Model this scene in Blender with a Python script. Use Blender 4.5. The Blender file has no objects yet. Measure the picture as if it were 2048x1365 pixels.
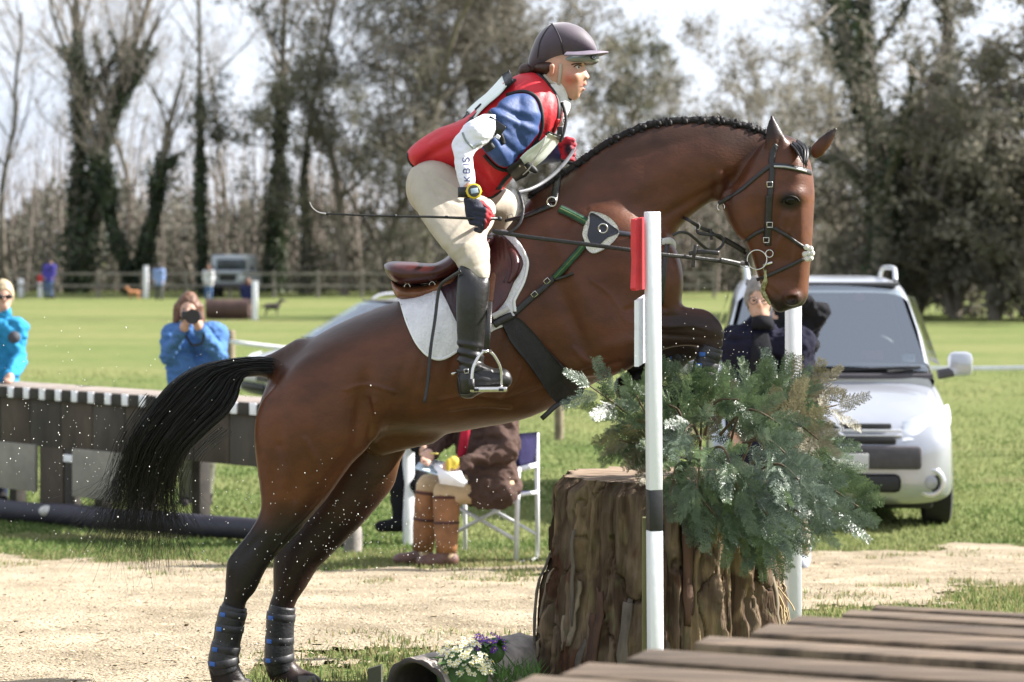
import bpy, bmesh, math, random
import numpy as np
from mathutils import Vector, Matrix
R = math.radians
random.seed(7); rng = np.random.default_rng(7)
scene = bpy.context.scene
COL = scene.collection

# ---------------------------------------------------------------- camera, sky, sun, exposure
F = 4860.0            # focal length in pixels of the 2048 px wide photograph
HZ = 509.0            # row of the horizon
ZC = 1.58             # eye height above the ground under the horse
cam = bpy.data.objects.new('camera', bpy.data.cameras.new('camera'))
COL.objects.link(cam); scene.camera = cam
cam.location = (0, 0, ZC); cam.rotation_euler = (R(90), 0, 0)
cam.data.sensor_width = 36.0
cam.data.lens = F * 36.0 / 2048.0
cam.data.shift_y = -(682.5 - HZ) / 2048.0
cam.data.clip_start = 0.2; cam.data.clip_end = 3000
cam.data.dof.use_dof = True
cam.data.dof.focus_distance = 8.9
cam.data.dof.aperture_fstop = 4.0

SUN = Vector((0.80, 0.12, 0.56)).normalized()
world = bpy.data.worlds.new('World'); scene.world = world; world.use_nodes = True
def build_world():
    nt = world.node_tree; n = nt.nodes; L = nt.links
    bg = n['Background']; bg.inputs[1].default_value = 0.052
    sky = n.new('ShaderNodeTexSky'); sky.sky_type = 'NISHITA'; sky.sun_disc = False
    sky.sun_elevation = math.asin(SUN.z)
    sky.sun_rotation = math.atan2(SUN.x, SUN.y)
    sky.air_density = 1.0; sky.dust_density = 1.2; sky.ozone_density = 1.0
    tc = n.new('ShaderNodeTexCoord')
    mp = n.new('ShaderNodeMapping'); mp.inputs['Scale'].default_value = (1, 1, 1.9)
    L.new(tc.outputs['Generated'], mp.inputs['Vector'])
    no = n.new('ShaderNodeTexNoise'); no.inputs['Scale'].default_value = 5.0
    no.inputs['Detail'].default_value = 9; no.inputs['Roughness'].default_value = 0.58
    L.new(mp.outputs[0], no.inputs['Vector'])
    cr = n.new('ShaderNodeValToRGB'); cr.color_ramp.elements[0].position = 0.27; cr.color_ramp.elements[1].position = 0.46
    L.new(no.outputs['Fac'], cr.inputs['Fac'])
    cl = n.new('ShaderNodeMixRGB'); cl.inputs['Color1'].default_value = (5.6, 6.3, 7.8, 1); cl.inputs['Color2'].default_value = (7.3, 7.75, 8.7, 1)
    L.new(cr.outputs['Color'], cl.inputs['Fac'])
    mx = n.new('ShaderNodeMixRGB'); mx.inputs['Fac'].default_value = .82
    L.new(sky.outputs[0], mx.inputs['Color1']); L.new(cl.outputs[0], mx.inputs['Color2'])
    L.new(mx.outputs[0], bg.inputs[0])
build_world()
sl = bpy.data.lights.new('sun', 'SUN'); sl.energy = 5.0; sl.angle = R(0.53); sl.color = (1.0, 0.955, 0.90)
so = bpy.data.objects.new('sun', sl); COL.objects.link(so)
so.rotation_euler = SUN.to_track_quat('Z', 'Y').to_euler(); so.location = (20, 10, 30)
vs = scene.view_settings
vs.view_transform = 'Standard'; vs.look = 'None'; vs.gamma = 1; vs.exposure = 1.6; vs.use_curve_mapping = False
scene.cycles.use_denoising = True
scene.cycles.max_bounces = 6; scene.cycles.diffuse_bounces = 3; scene.cycles.transparent_max_bounces = 8

# ---------------------------------------------------------------- helpers
def P(u, v, d):
    """photograph pixel at distance d -> point"""
    return Vector(((u - 1024) * d / F, d, ZC - (v - HZ) * d / F))
def gz(y):
    """height of the ground at distance y"""
    t = np.clip((np.asarray(y, float) - 9.3) / 8.5, 0, 1)
    return -0.04 - 0.38 * t * t * (3 - 2 * t)
def on_ground(u, v):
    lo, hi = 6.0, 400.0
    for _ in range(60):
        m = (lo + hi) / 2
        if HZ + (ZC - float(gz(m))) * F / m > v: lo = m
        else: hi = m
    return Vector(((u - 1024) * m / F, m, float(gz(m))))
def GP(u, d):
    return Vector(((u - 1024) * d / F, d, float(gz(d))))

MATS = {}
def mat(name, col=(.5, .5, .5), rough=.6, var=.18, scale=14, bump=.15, bscale=60, metal=0, attr=False, spec=.5,
        coat=0, stretch=(1, 1, 1), col2=None, trans=0, sheen=0, c2pos=(.35, .65), alpha=None, detail=5, bdist=.004):
    if name in MATS: return MATS[name]
    m = bpy.data.materials.new(name); m.use_nodes = True; MATS[name] = m
    nt = m.node_tree; n = nt.nodes; L = nt.links; b = n['Principled BSDF']
    b.inputs['Roughness'].default_value = rough; b.inputs['Metallic'].default_value = metal
    b.inputs['Specular IOR Level'].default_value = spec
    b.inputs['Coat Weight'].default_value = coat; b.inputs['Coat Roughness'].default_value = .08
    b.inputs['Sheen Weight'].default_value = sheen
    tc = n.new('ShaderNodeTexCoord'); mp = n.new('ShaderNodeMapping'); mp.inputs['Scale'].default_value = stretch
    L.new(tc.outputs['Object'], mp.inputs['Vector'])
    no = n.new('ShaderNodeTexNoise'); no.inputs['Scale'].default_value = scale; no.inputs['Detail'].default_value = detail
    no.inputs['Roughness'].default_value = .6
    L.new(mp.outputs[0], no.inputs['Vector'])
    mr = n.new('ShaderNodeMapRange'); mr.inputs['From Min'].default_value = c2pos[0]; mr.inputs['From Max'].default_value = c2pos[1]
    L.new(no.outputs['Fac'], mr.inputs['Value'])
    mx = n.new('ShaderNodeMixRGB')
    if attr:
        at = n.new('ShaderNodeAttribute'); at.attribute_name = 'Col'
        mu = n.new('ShaderNodeMixRGB'); mu.blend_type = 'MULTIPLY'; mu.inputs['Fac'].default_value = 1
        mu.inputs['Color2'].default_value = (1 - var, 1 - var, 1 - var, 1)
        L.new(at.outputs['Color'], mu.inputs['Color1'])
        L.new(mu.outputs[0], mx.inputs['Color1'])
        mu2 = n.new('ShaderNodeMixRGB'); mu2.blend_type = 'MULTIPLY'; mu2.inputs['Fac'].default_value = 1
        mu2.inputs['Color2'].default_value = (1 + var, 1 + var, 1 + var, 1)
        L.new(at.outputs['Color'], mu2.inputs['Color1']); L.new(mu2.outputs[0], mx.inputs['Color2'])
    else:
        c1 = [c * (1 - var) for c in col]; c2 = col2 if col2 else [min(1, c * (1 + var)) for c in col]
        mx.inputs['Color1'].default_value = (*c1, 1); mx.inputs['Color2'].default_value = (*c2, 1)
    L.new(mr.outputs[0], mx.inputs['Fac']); L.new(mx.outputs[0], b.inputs['Base Color'])
    if bump > 0:
        nb = n.new('ShaderNodeTexNoise'); nb.inputs['Scale'].default_value = bscale; nb.inputs['Detail'].default_value = 4
        L.new(mp.outputs[0], nb.inputs['Vector'])
        bp = n.new('ShaderNodeBump'); bp.inputs['Strength'].default_value = bump; bp.inputs['Distance'].default_value = bdist
        L.new(nb.outputs['Fac'], bp.inputs['Height']); L.new(bp.outputs[0], b.inputs['Normal'])
    if trans:
        out = n['Material Output']; tr = n.new('ShaderNodeBsdfTranslucent'); ms = n.new('ShaderNodeMixShader')
        ms.inputs[0].default_value = trans; L.new(mx.outputs[0], tr.inputs['Color'])
        L.new(b.outputs[0], ms.inputs[1]); L.new(tr.outputs[0], ms.inputs[2]); L.new(ms.outputs[0], out.inputs['Surface'])
    return m

def tag(o, label=None, cat=None, group=None, kind=None):
    if label: o['label'] = label
    if cat: o['category'] = cat
    if group: o['group'] = group
    if kind: o['kind'] = kind
    return o
def thing(name, loc, label, cat, group=None):
    o = bpy.data.objects.new(name, None); COL.objects.link(o); o.location = loc; o.empty_display_size = .1
    return tag(o, label, cat, group)
def world_loc(o):
    v = Vector(o.location)
    while o.parent: o = o.parent; v = v + Vector(o.location)
    return v
def mesh_obj(name, verts, faces, m, parent=None, smooth=True, cols=None, origin=None):
    verts = np.asarray(verts, dtype=np.float64).reshape(-1, 3)
    off = np.array(world_loc(parent)) if parent else (np.array(origin) if origin is not None else np.zeros(3))
    me = bpy.data.meshes.new(name)
    if isinstance(faces, np.ndarray):
        k = faces.shape[1]; nf = len(faces)
        me.vertices.add(len(verts)); me.vertices.foreach_set('co', (verts - off).astype(np.float32).ravel())
        me.loops.add(nf * k); me.loops.foreach_set('vertex_index', faces.astype(np.int32).ravel())
        me.polygons.add(nf); me.polygons.foreach_set('loop_start', np.arange(0, nf * k, k, dtype=np.int32))
        me.polygons.foreach_set('loop_total', np.full(nf, k, dtype=np.int32))
        me.update(calc_edges=True); me.validate()
    else:
        me.from_pydata((verts - off).tolist(), [], faces); me.update()
    if smooth: me.polygons.foreach_set('use_smooth', np.ones(len(me.polygons), dtype=bool))
    if cols is not None:
        a = me.color_attributes.new('Col', 'FLOAT_COLOR', 'POINT')
        c4 = np.ones((len(verts), 4), dtype=np.float32); c4[:, :3] = cols
        a.data.foreach_set('color', c4.ravel())
    if m is not None: me.materials.append(m)
    o = bpy.data.objects.new(name, me); COL.objects.link(o)
    if parent: o.parent = parent
    elif origin is not None: o.location = origin
    return o
def copy_thing(o, parent=None):
    c = o.copy(); COL.objects.link(c); c.parent = parent
    for ch in o.children: copy_thing(ch, c)
    return c

class MB:
    """collects simple shapes for one mesh"""
    def __init__(s): s.v = []; s.f = []
    def add(s, v, f):
        o = len(s.v); s.v += [tuple(p) for p in v]; s.f += [tuple(i + o for i in q) for q in f]; return s
    def box(s, c, size, rot=None, bev=0.0):
        bm = bmesh.new(); bmesh.ops.create_cube(bm, size=1)
        for v in bm.verts: v.co = Vector((v.co.x * size[0], v.co.y * size[1], v.co.z * size[2]))
        if bev: bmesh.ops.bevel(bm, geom=bm.edges[:], offset=bev, segments=2, affect='EDGES', profile=.5)
        M = rot if rot is not None else Matrix.Identity(3)
        bm.verts.index_update()
        s.add([M @ v.co + Vector(c) for v in bm.verts], [[v.index for v in f.verts] for f in bm.faces]); bm.free(); return s
    def tube(s, pts, rad, n=8, caps=True, flat=None):
        """tube along points; rad number or list; flat=(normal, ratio): flattened strap"""
        pts = [Vector(p) for p in pts]; m = len(pts)
        rs = rad if hasattr(rad, '__len__') else [rad] * m
        v = []; f = []; prev = None
        for i, p in enumerate(pts):
            t = (pts[min(i + 1, m - 1)] - pts[max(i - 1, 0)])
            t = t.normalized() if t.length > 1e-9 else Vector((0, 0, 1))
            if flat is not None:
                w = flat[0]; w = w(i) if callable(w) else w
                a = t.cross(Vector(w)); a = a.normalized() if a.length > 1e-6 else t.orthogonal().normalized()
                b = a.cross(t).normalized()
                ra, rb = rs[i], rs[i] * flat[1]
            else:
                if prev is None: a = t.orthogonal().normalized()
                else:
                    a = prev - t * prev.dot(t); a = a.normalized() if a.length > 1e-6 else t.orthogonal().normalized()
                prev = a; b = t.cross(a); ra = rb = rs[i]
            for k in range(n):
                an = 2 * math.pi * (k + .5) / n
                v.append(p + a * (math.cos(an) * ra) + b * (math.sin(an) * rb))
        for i in range(m - 1):
            for k in range(n):
                f.append((i * n + k, i * n + (k + 1) % n, (i + 1) * n + (k + 1) % n, (i + 1) * n + k))
        if caps: f.append(tuple(range(n - 1, -1, -1))); f.append(tuple((m - 1) * n + k for k in range(n)))
        return s.add(v, f)
    def ring(s, c, r, minor, axis=(0, 1, 0), n=24, k=6, arc=(0, 2 * math.pi), sx=1, sy=1):
        ax = Vector(axis).normalized(); a = ax.orthogonal().normalized()
        if abs(ax.y) > .7: a = Vector((1, 0, 0)) - ax * ax.x; a.normalize()
        b = ax.cross(a)
        full = abs(arc[1] - arc[0] - 2 * math.pi) < 1e-6
        pts = [Vector(c) + a * (math.cos(t) * r * sx) + b * (math.sin(t) * r * sy) for t in np.linspace(arc[0], arc[1], n + 1)]
        return s.tube(pts, minor, k, caps=not full)
    def ball(s, c, r, seg=10, rings=7, rot=None):
        r = r if hasattr(r, '__len__') else (r, r, r); v = []; f = []
        M = rot if rot is not None else Matrix.Identity(3)
        for i in range(rings + 1):
            th = math.pi * i / rings
            for k in range(seg):
                ph = 2 * math.pi * k / seg
                v.append(M @ Vector((r[0] * math.sin(th) * math.cos(ph), r[1] * math.sin(th) * math.sin(ph), r[2] * math.cos(th))) + Vector(c))
        for i in range(rings):
            for k in range(seg):
                f.append((i * seg + k, (i + 1) * seg + k, (i + 1) * seg + (k + 1) % seg, i * seg + (k + 1) % seg))
        return s.add(v, f)
    def prism(s, poly, d0, d1, bev=0):
        """polygon of 3-D points, extruded by vector d1 from offset d0"""
        n = len(poly); a = [Vector(p) + Vector(d0) for p in poly]; b = [p + Vector(d1) for p in a]
        return s.add(a + b, [tuple(range(n))] + [tuple(range(2 * n - 1, n - 1, -1))] + [(i, n + i, n + (i + 1) % n, (i + 1) % n) for i in range(n)])
    def build(s, name, m, parent=None, smooth=True, origin=None):
        return mesh_obj(name, s.v, s.f, m, parent, smooth, origin=origin)
def auto_smooth(o, ang=35):
    me = o.data
    me.polygons.foreach_set('use_smooth', np.ones(len(me.polygons), dtype=bool))
    bm = bmesh.new(); bm.from_mesh(me); bmesh.ops.recalc_face_normals(bm, faces=bm.faces)
    for e in bm.edges:
        if len(e.link_faces) == 2 and e.calc_face_angle(0) > R(ang): e.smooth = False
    bm.to_mesh(me); bm.free(); return o

def spline(pts, n=6, closed=False):
    """Catmull-Rom through points (arrays of any dimension)"""
    p = np.asarray([list(q) for q in pts], float); out = []; m = len(p)
    rngi = range(m) if closed else range(m - 1)
    for i in rngi:
        if closed: a, b, c, d = p[i - 1], p[i], p[(i + 1) % m], p[(i + 2) % m]
        else: a, b, c, d = p[max(i - 1, 0)], p[i], p[i + 1], p[min(i + 2, m - 1)]
        for t in np.arange(n) / n:
            out.append(.5 * ((2 * b) + (-a + c) * t + (2 * a - 5 * b + 4 * c - d) * t * t + (-a + 3 * b - 3 * c + d) * t ** 3))
    if not closed: out.append(p[-1])
    return np.array(out)

# ---- value noise for shaping
_perm = np.random.default_rng(3).random((64, 64, 64)).astype(np.float32)
def vnoise(p, scale=1.0):
    q = np.asarray(p, float) * scale; i = np.floor(q).astype(int); f = q - i; f = f * f * (3 - 2 * f); i &= 63; j = (i + 1) & 63
    def g(a, b, c): return _perm[a[..., 0], b[..., 1], c[..., 2]]
    x0 = g(i, i, i) * (1 - f[..., 0]) + g(j, i, i) * f[..., 0]; x1 = g(i, j, i) * (1 - f[..., 0]) + g(j, j, i) * f[..., 0]
    x2 = g(i, i, j) * (1 - f[..., 0]) + g(j, i, j) * f[..., 0]; x3 = g(i, j, j) * (1 - f[..., 0]) + g(j, j, j) * f[..., 0]
    y0 = x0 * (1 - f[..., 1]) + x1 * f[..., 1]; y1 = x2 * (1 - f[..., 1]) + x3 * f[..., 1]
    return y0 * (1 - f[..., 2]) + y1 * f[..., 2]
def fbm(p, scale=1.0, oct=4):
    s = 0; a = .5
    for k in range(oct): s = s + a * vnoise(np.asarray(p) + 7.3 * k, scale * 2 ** k); a *= .5
    return s

# ---- smooth implicit modelling: bodies are one continuous surface
class Field:
    def __init__(s, lo, hi, vox):
        s.lo = np.array(lo, float); s.vox = vox
        s.n = np.ceil((np.array(hi, float) - s.lo) / vox).astype(int) + 1
        s.d = np.full(s.n, 1.0, np.float32)
        s.ax = [s.lo[i] + vox * np.arange(s.n[i]) for i in range(3)]
    def _box(s, lo, hi):
        a = np.clip(np.floor((np.array(lo) - s.lo) / s.vox).astype(int), 0, s.n - 2)
        b = np.clip(np.ceil((np.array(hi) - s.lo) / s.vox).astype(int) + 1, a + 2, s.n)
        return tuple(slice(i, j) for i, j in zip(a, b))
    def _merge(s, sl, phi, k, sub=False):
        a = s.d[sl]; b = phi.astype(np.float32)
        if sub:
            s.d[sl] = np.maximum(a, -b)
        elif k > 0:
            h = np.clip(.5 + .5 * (b - a) / k, 0, 1)
            s.d[sl] = b * (1 - h) + a * h - k * h * (1 - h)
        else: s.d[sl] = np.minimum(a, b)
    def grid(s, sl):
        return np.meshgrid(s.ax[0][sl[0]], s.ax[1][sl[1]], s.ax[2][sl[2]], indexing='ij', sparse=True)
    def cone(s, p1, r1, p2, r2, k=.02, sy=1.0, sub=False):
        """tapered capsule; sy squeezes it along y"""
        p1 = np.array(p1, float); p2 = np.array(p2, float); m = max(r1, r2) * max(1, sy) + k + .03
        sl = s._box(np.minimum(p1, p2) - m, np.maximum(p1, p2) + m); X, Y, Z = s.grid(sl)
        ba = p2 - p1; ba2 = ba.copy(); ba2[1] /= sy; l2 = (ba2 ** 2).sum() + 1e-12
        ax, ay, az = X - p1[0], (Y - p1[1]) / sy, Z - p1[2]
        t = np.clip((ax * ba2[0] + ay * ba2[1] + az * ba2[2]) / l2, 0, 1)
        d = np.sqrt((ax - t * ba2[0]) ** 2 + (ay - t * ba2[1]) ** 2 + (az - t * ba2[2]) ** 2) - (r1 + (r2 - r1) * t)
        s._merge(sl, d * min(1, sy), k, sub); return s
    def chain(s, pts, rs, k=.02, sy=1.0):
        for i in range(len(pts) - 1): s.cone(pts[i], rs[i], pts[i + 1], rs[i + 1], k, sy)
        return s
    def ell(s, c, r, k=.02, rot=None, sub=False):
        r = np.array(r, float); m = r.max() + k + .03
        sl = s._box(np.array(c) - m, np.array(c) + m); X, Y, Z = s.grid(sl)
        x, y, z = X - c[0], Y - c[1], Z - c[2]
        if rot is not None:
            M = np.array(rot.transposed()); x, y, z = (M[i][0] * x + M[i][1] * y + M[i][2] * z for i in range(3))
        q = np.sqrt((x / r[0]) ** 2 + (y / r[1]) ** 2 + (z / r[2]) ** 2); g = np.sqrt((x / r[0] ** 2) ** 2 + (y / r[1] ** 2) ** 2 + (z / r[2] ** 2) ** 2) + 1e-6
        s._merge(sl, q * (q - 1) / g, k, sub); return s
    def poly(s, px, depth, kasp, blend=.03, yc=None, smooth=True, cap=None, nsub=4):
        """body part whose side outline is px (photograph pixels at distance depth); half width = kasp * half thickness.
        kasp, yc may be functions of (x, z)"""
        q = spline(px, nsub, True) if smooth else np.array(px, float)
        X2 = (q[:, 0] - 1024) * depth / F; Z2 = ZC - (q[:, 1] - HZ) * depth / F
        pad = max(.04, blend * 1.3 + .02)
        lo = [X2.min() - pad, s.lo[1], Z2.min() - pad]; hi = [X2.max() + pad, s.ax[1][-1], Z2.max() + pad]
        sl = s._box(lo, hi); gx = s.ax[0][sl[0]]; gzz = s.ax[2][sl[2]]
        GX, GZ = np.meshgrid(gx, gzz, indexing='ij')
        best = np.full(GX.shape, 1e9); ins = np.zeros(GX.shape, bool); m = len(X2)
        for i in range(m):
            x1, z1, x2, z2 = X2[i], Z2[i], X2[(i + 1) % m], Z2[(i + 1) % m]
            dx, dz = x2 - x1, z2 - z1; t = np.clip(((GX - x1) * dx + (GZ - z1) * dz) / (dx * dx + dz * dz + 1e-15), 0, 1)
            best = np.minimum(best, (GX - x1 - t * dx) ** 2 + (GZ - z1 - t * dz) ** 2)
            if abs(dz) > 1e-12:
                c = ((z1 > GZ) != (z2 > GZ)) & (GX < (x2 - x1) * (GZ - z1) / dz + x1); ins ^= c
        dist = np.sqrt(best); h = s.vox
        u = np.where(ins, dist * dist * .5, 0.0); f4 = 2.0 * h * h / 4; nits = int(2.2 * max(GX.shape)) + 60
        par = (np.add.outer(np.arange(GX.shape[0]), np.arange(GX.shape[1])) & 1).astype(bool)
        def sor(u, fixed, its):
            masks = [ins & par, ins & ~par]; masks = [mm[1:-1, 1:-1] for mm in masks]; w = 2 / (1 + math.sin(math.pi / max(GX.shape)) * 2)
            for _ in range(its):
                for mm in masks:
                    avg = (u[:-2, 1:-1] + u[2:, 1:-1] + u[1:-1, :-2] + u[1:-1, 2:]) * .25 + f4
                    c = u[1:-1, 1:-1]; c += np.where(mm, w * (avg - c), 0)
            return u
        u = sor(u, None, nits)
        gx_, gz_ = np.gradient(u, h); g = np.sqrt(gx_ ** 2 + gz_ ** 2)
        G = np.where(ins & (dist < 2.5 * h), g, 0); Wt = (G > 0).astype(float)
        for _ in range(int(pad / h) + 3):
            Gs = np.zeros_like(G); Ws = np.zeros_like(G)
            for ax_, sh in ((0, 1), (0, -1), (1, 1), (1, -1)):
                Gs += np.roll(G * Wt, sh, ax_); Ws += np.roll(Wt, sh, ax_)
            nw = (Wt == 0) & (Ws > 0); G[nw] = Gs[nw] / Ws[nw]; Wt[nw] = 1
        G = np.maximum(G, .004)
        u = np.where(ins, u, -G * dist); u = sor(u, None, nits // 2)
        gx_, gz_ = np.gradient(u, h); g2 = gx_ ** 2 + gz_ ** 2
        K = kasp(GX, GZ) if callable(kasp) else kasp; YC = yc(GX, GZ) if callable(yc) else (depth if yc is None else yc)
        if cap is not None:   # limit the half width softly
            cap = cap(GX, GZ) if callable(cap) else cap
            hw = K * np.sqrt(np.maximum(u, 1e-9)); K = np.where(u > 0, K / (1 + (hw / cap) ** 4) ** .25, K)
        Y = s.ax[1][sl[1]][None, :, None]
        if not np.isscalar(K): K = K[:, None, :]
        if not np.isscalar(YC): YC = YC[:, None, :]
        yy = (Y - YC) / K; U = u[:, None, :]
        gg = np.sqrt((2 * yy / K) ** 2 + g2[:, None, :]); phi = (yy * yy - U) / np.maximum(gg, np.sqrt(np.maximum(U, 0)) + 1e-3)
        phi = np.maximum(phi, np.where(ins, -1.0, dist)[:, None, :])
        s._merge(sl, phi, blend); return s
    def mesh(s, smooth=2):
        d = s.d; neg = d < 0; nx, ny, nz = s.n
        c = np.zeros((nx - 1, ny - 1, nz - 1), np.uint8)
        for i in (0, 1):
            for j in (0, 1):
                for k in (0, 1): c += neg[i:nx - 1 + i, j:ny - 1 + j, k:nz - 1 + k]
        act = (c > 0) & (c < 8); idx = np.full(act.shape, -1, np.int64); ii = np.argwhere(act); idx[act] = np.arange(len(ii))
        acc = np.zeros((len(ii), 3)); cnt = np.zeros(len(ii))
        cor = [np.array((i, j, k)) for i in (0, 1) for j in (0, 1) for k in (0, 1)]
        for a in range(8):
            for b in range(a + 1, 8):
                df = cor[b] - cor[a]
                if np.abs(df).sum() != 1: continue
                pa = ii + cor[a]; pb = ii + cor[b]; da = d[pa[:, 0], pa[:, 1], pa[:, 2]]; db = d[pb[:, 0], pb[:, 1], pb[:, 2]]
                m = (da < 0) != (db < 0); t = da[m] / (da[m] - db[m]); acc[m] += pa[m] + t[:, None] * df; cnt[m] += 1
        v = s.lo + s.vox * acc / cnt[:, None]
        F_ = []
        for ax in range(3):
            o1, o2 = [(1, 2), (2, 0), (0, 1)][ax]
            e = np.zeros(3, int); e[ax] = 1
            sla = tuple(slice(0, -1) if i == ax else slice(1, -1) for i in range(3)); slb = tuple(slice(1, None) if i == ax else slice(1, -1) for i in range(3))
            A = neg[sla]; B = neg[slb]; w = np.argwhere(A != B)
            if len(w) == 0: continue
            base = w.copy()
            for i in range(3):
                if i != ax: base[:, i] += 1
            q = []
            for (p_, q_) in ((0, 0), (1, 0), (1, 1), (0, 1)):
                cc = base.copy(); cc[:, o1] -= p_; cc[:, o2] -= q_; q.append(idx[cc[:, 0], cc[:, 1], cc[:, 2]])
            q = np.stack(q, 1); fl = A[w[:, 0], w[:, 1], w[:, 2]]
            q[~fl] = q[~fl][:, ::-1]; F_.append(q)
        f = np.concatenate(F_); f = f[(f >= 0).all(1)]
        return smooth_mesh(v, f, smooth), f
def edges_of(f):
    k = f.shape[1]; e = np.concatenate([f[:, [i, (i + 1) % k]] for i in range(k)]); e.sort(1); return np.unique(e, axis=0)
def smooth_mesh(v, f, it):
    if it <= 0: return v
    e = edges_of(f); n = len(v); deg = np.bincount(e.ravel(), minlength=n).clip(1)
    for k in range(it):
        for lam in (.5, -.52):
            a = np.stack([np.bincount(e[:, 0], v[e[:, 1], i], n) + np.bincount(e[:, 1], v[e[:, 0], i], n) for i in range(3)], 1) / deg[:, None]
            v = v + lam * (a - v)
    return v
def vnormals(v, f):
    fn = np.cross(v[f[:, 2]] - v[f[:, 0]], v[f[:, 3]] - v[f[:, 1]]) if f.shape[1] == 4 else np.cross(v[f[:, 1]] - v[f[:, 0]], v[f[:, 2]] - v[f[:, 0]])
    n = np.zeros_like(v)
    for k in range(f.shape[1]): np.add.at(n, f[:, k], fn)
    return n / (np.linalg.norm(n, axis=1, keepdims=True) + 1e-12)
def pixels_of(v):
    """photograph pixel of each point, for placing features of a built surface"""
    return 1024 + v[:, 0] * F / v[:, 1], HZ + (ZC - v[:, 2]) * F / v[:, 1]
def sstep(a, b, x):
    t = np.clip((x - a) / (b - a), 0, 1); return t * t * (3 - 2 * t)
# ---------------------------------------------------------------- the setting
def grid_sheet(xs, ys, zf):
    X, Y = np.meshgrid(xs, ys, indexing='ij'); v = np.stack([X, Y, zf(X, Y)], -1).reshape(-1, 3); nx, ny = len(xs), len(ys)
    i = np.arange(nx - 1)[:, None] * ny + np.arange(ny - 1)[None, :]; f = np.stack([i, i + ny, i + ny + 1, i + 1], -1).reshape(-1, 4); return v, f
def zfield(x, y): return gz(y) + .02 * (fbm(np.stack([x, y, x * 0], -1), .35, 3) - .45) * sstep(10, 30, y)
xs = np.concatenate([np.linspace(-260, -9, 12), np.linspace(-8, 8, 40), np.linspace(9, 260, 12)]); ys = np.concatenate([np.linspace(-25, 5, 6), np.linspace(6, 30, 60), np.linspace(33, 120, 22), np.linspace(140, 600, 10)])
v, f = grid_sheet(xs, ys, zfield)
def ground_mat():
    m = bpy.data.materials.new('meadow'); m.use_nodes = True; nt = m.node_tree; n = nt.nodes; L = nt.links; b = n['Principled BSDF']
    b.inputs['Roughness'].default_value = .95; b.inputs['Specular IOR Level'].default_value = .05
    tc = n.new('ShaderNodeTexCoord')
    def noise(sc, st=(1, 1, 1), det=6):
        mp = n.new('ShaderNodeMapping'); mp.inputs['Scale'].default_value = st; L.new(tc.outputs['Object'], mp.inputs[0])
        t = n.new('ShaderNodeTexNoise'); t.inputs['Scale'].default_value = sc; t.inputs['Detail'].default_value = det; L.new(mp.outputs[0], t.inputs['Vector']); return t
    def ramp(t, a, b_, ca, cb):
        r = n.new('ShaderNodeValToRGB'); e = r.color_ramp.elements; e[0].position = a; e[1].position = b_; e[0].color = (*ca, 1); e[1].color = (*cb, 1); L.new(t.outputs['Fac'], r.inputs['Fac']); return r
    r1 = ramp(noise(.16, (.6, 1.4, 1)), .38, .62, (.095, .148, .042), (.25, .235, .105)); r2 = ramp(noise(2.2), .35, .65, (.09, .142, .038), (.215, .22, .09)); r3 = ramp(noise(26, det=3), .3, .7, (.08, .115, .032), (.21, .215, .09))
    m1 = n.new('ShaderNodeMixRGB'); m1.inputs[0].default_value = .5; L.new(r1.outputs[0], m1.inputs[1]); L.new(r2.outputs[0], m1.inputs[2])
    m2 = n.new('ShaderNodeMixRGB'); m2.inputs[0].default_value = .4; L.new(m1.outputs[0], m2.inputs[1]); L.new(r3.outputs[0], m2.inputs[2]); L.new(m2.outputs[0], b.inputs['Base Color'])
    bp = n.new('ShaderNodeBump'); bp.inputs['Strength'].default_value = .8; bp.inputs['Distance'].default_value = .05; L.new(noise(30, det=3).outputs['Fac'], bp.inputs['Height']); L.new(bp.outputs[0], b.inputs['Normal']); return m
tag(mesh_obj('ground', v, f, ground_mat()), kind='structure')
# sandy track: ragged sheet a little above the meadow
def sand_mask(x, y):
    u = 1024 + x * F / y
    far = np.interp(u, [-800, 0, 200, 420, 640, 1080, 1500, 1650, 2048, 2900], [16.2, 16.0, 15.6, 14.7, 14.3, 14.3, 15.2, 16.2, 16.3, 16.5]); near = np.interp(u, [-800, 420, 520, 800, 1000, 1500, 1600, 1750, 2048, 2900], [7.5, 8.0, 9.3, 9.6, 9.2, 10.5, 11.2, 12.0, 12.6, 13.0])
    nz = fbm(np.stack([x, y, x * 0], -1), 1.6, 4) - .47; nz2 = fbm(np.stack([x, y, x * 0 + 5], -1), 6, 3) - .45
    return np.minimum(far - y, y - near) + 2.0 * nz + 1.0 * nz2
v, f = grid_sheet(np.arange(-6.5, 6.5, .045), np.arange(7.0, 17.4, .045), lambda X, Y: zfield(X, Y) + .008 + .034 * (fbm(np.stack([X, Y, X * 0], -1), 4.5, 4) - .38))
c = v[f].mean(1); keep = sand_mask(c[:, 0], c[:, 1]) > 0; f = f[keep]; used = np.unique(f); re = np.full(len(v), -1); re[used] = np.arange(len(used)); v = v[used]; f = re[f]
M_SAND = mat('sandy_track', (.27, .222, .155), .95, .16, 2.2, .9, 70, spec=.05, col2=(.39, .33, .24), bdist=.015, detail=9)
tag(mesh_obj('sandy_track', v, f, M_SAND), kind='structure')
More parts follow.
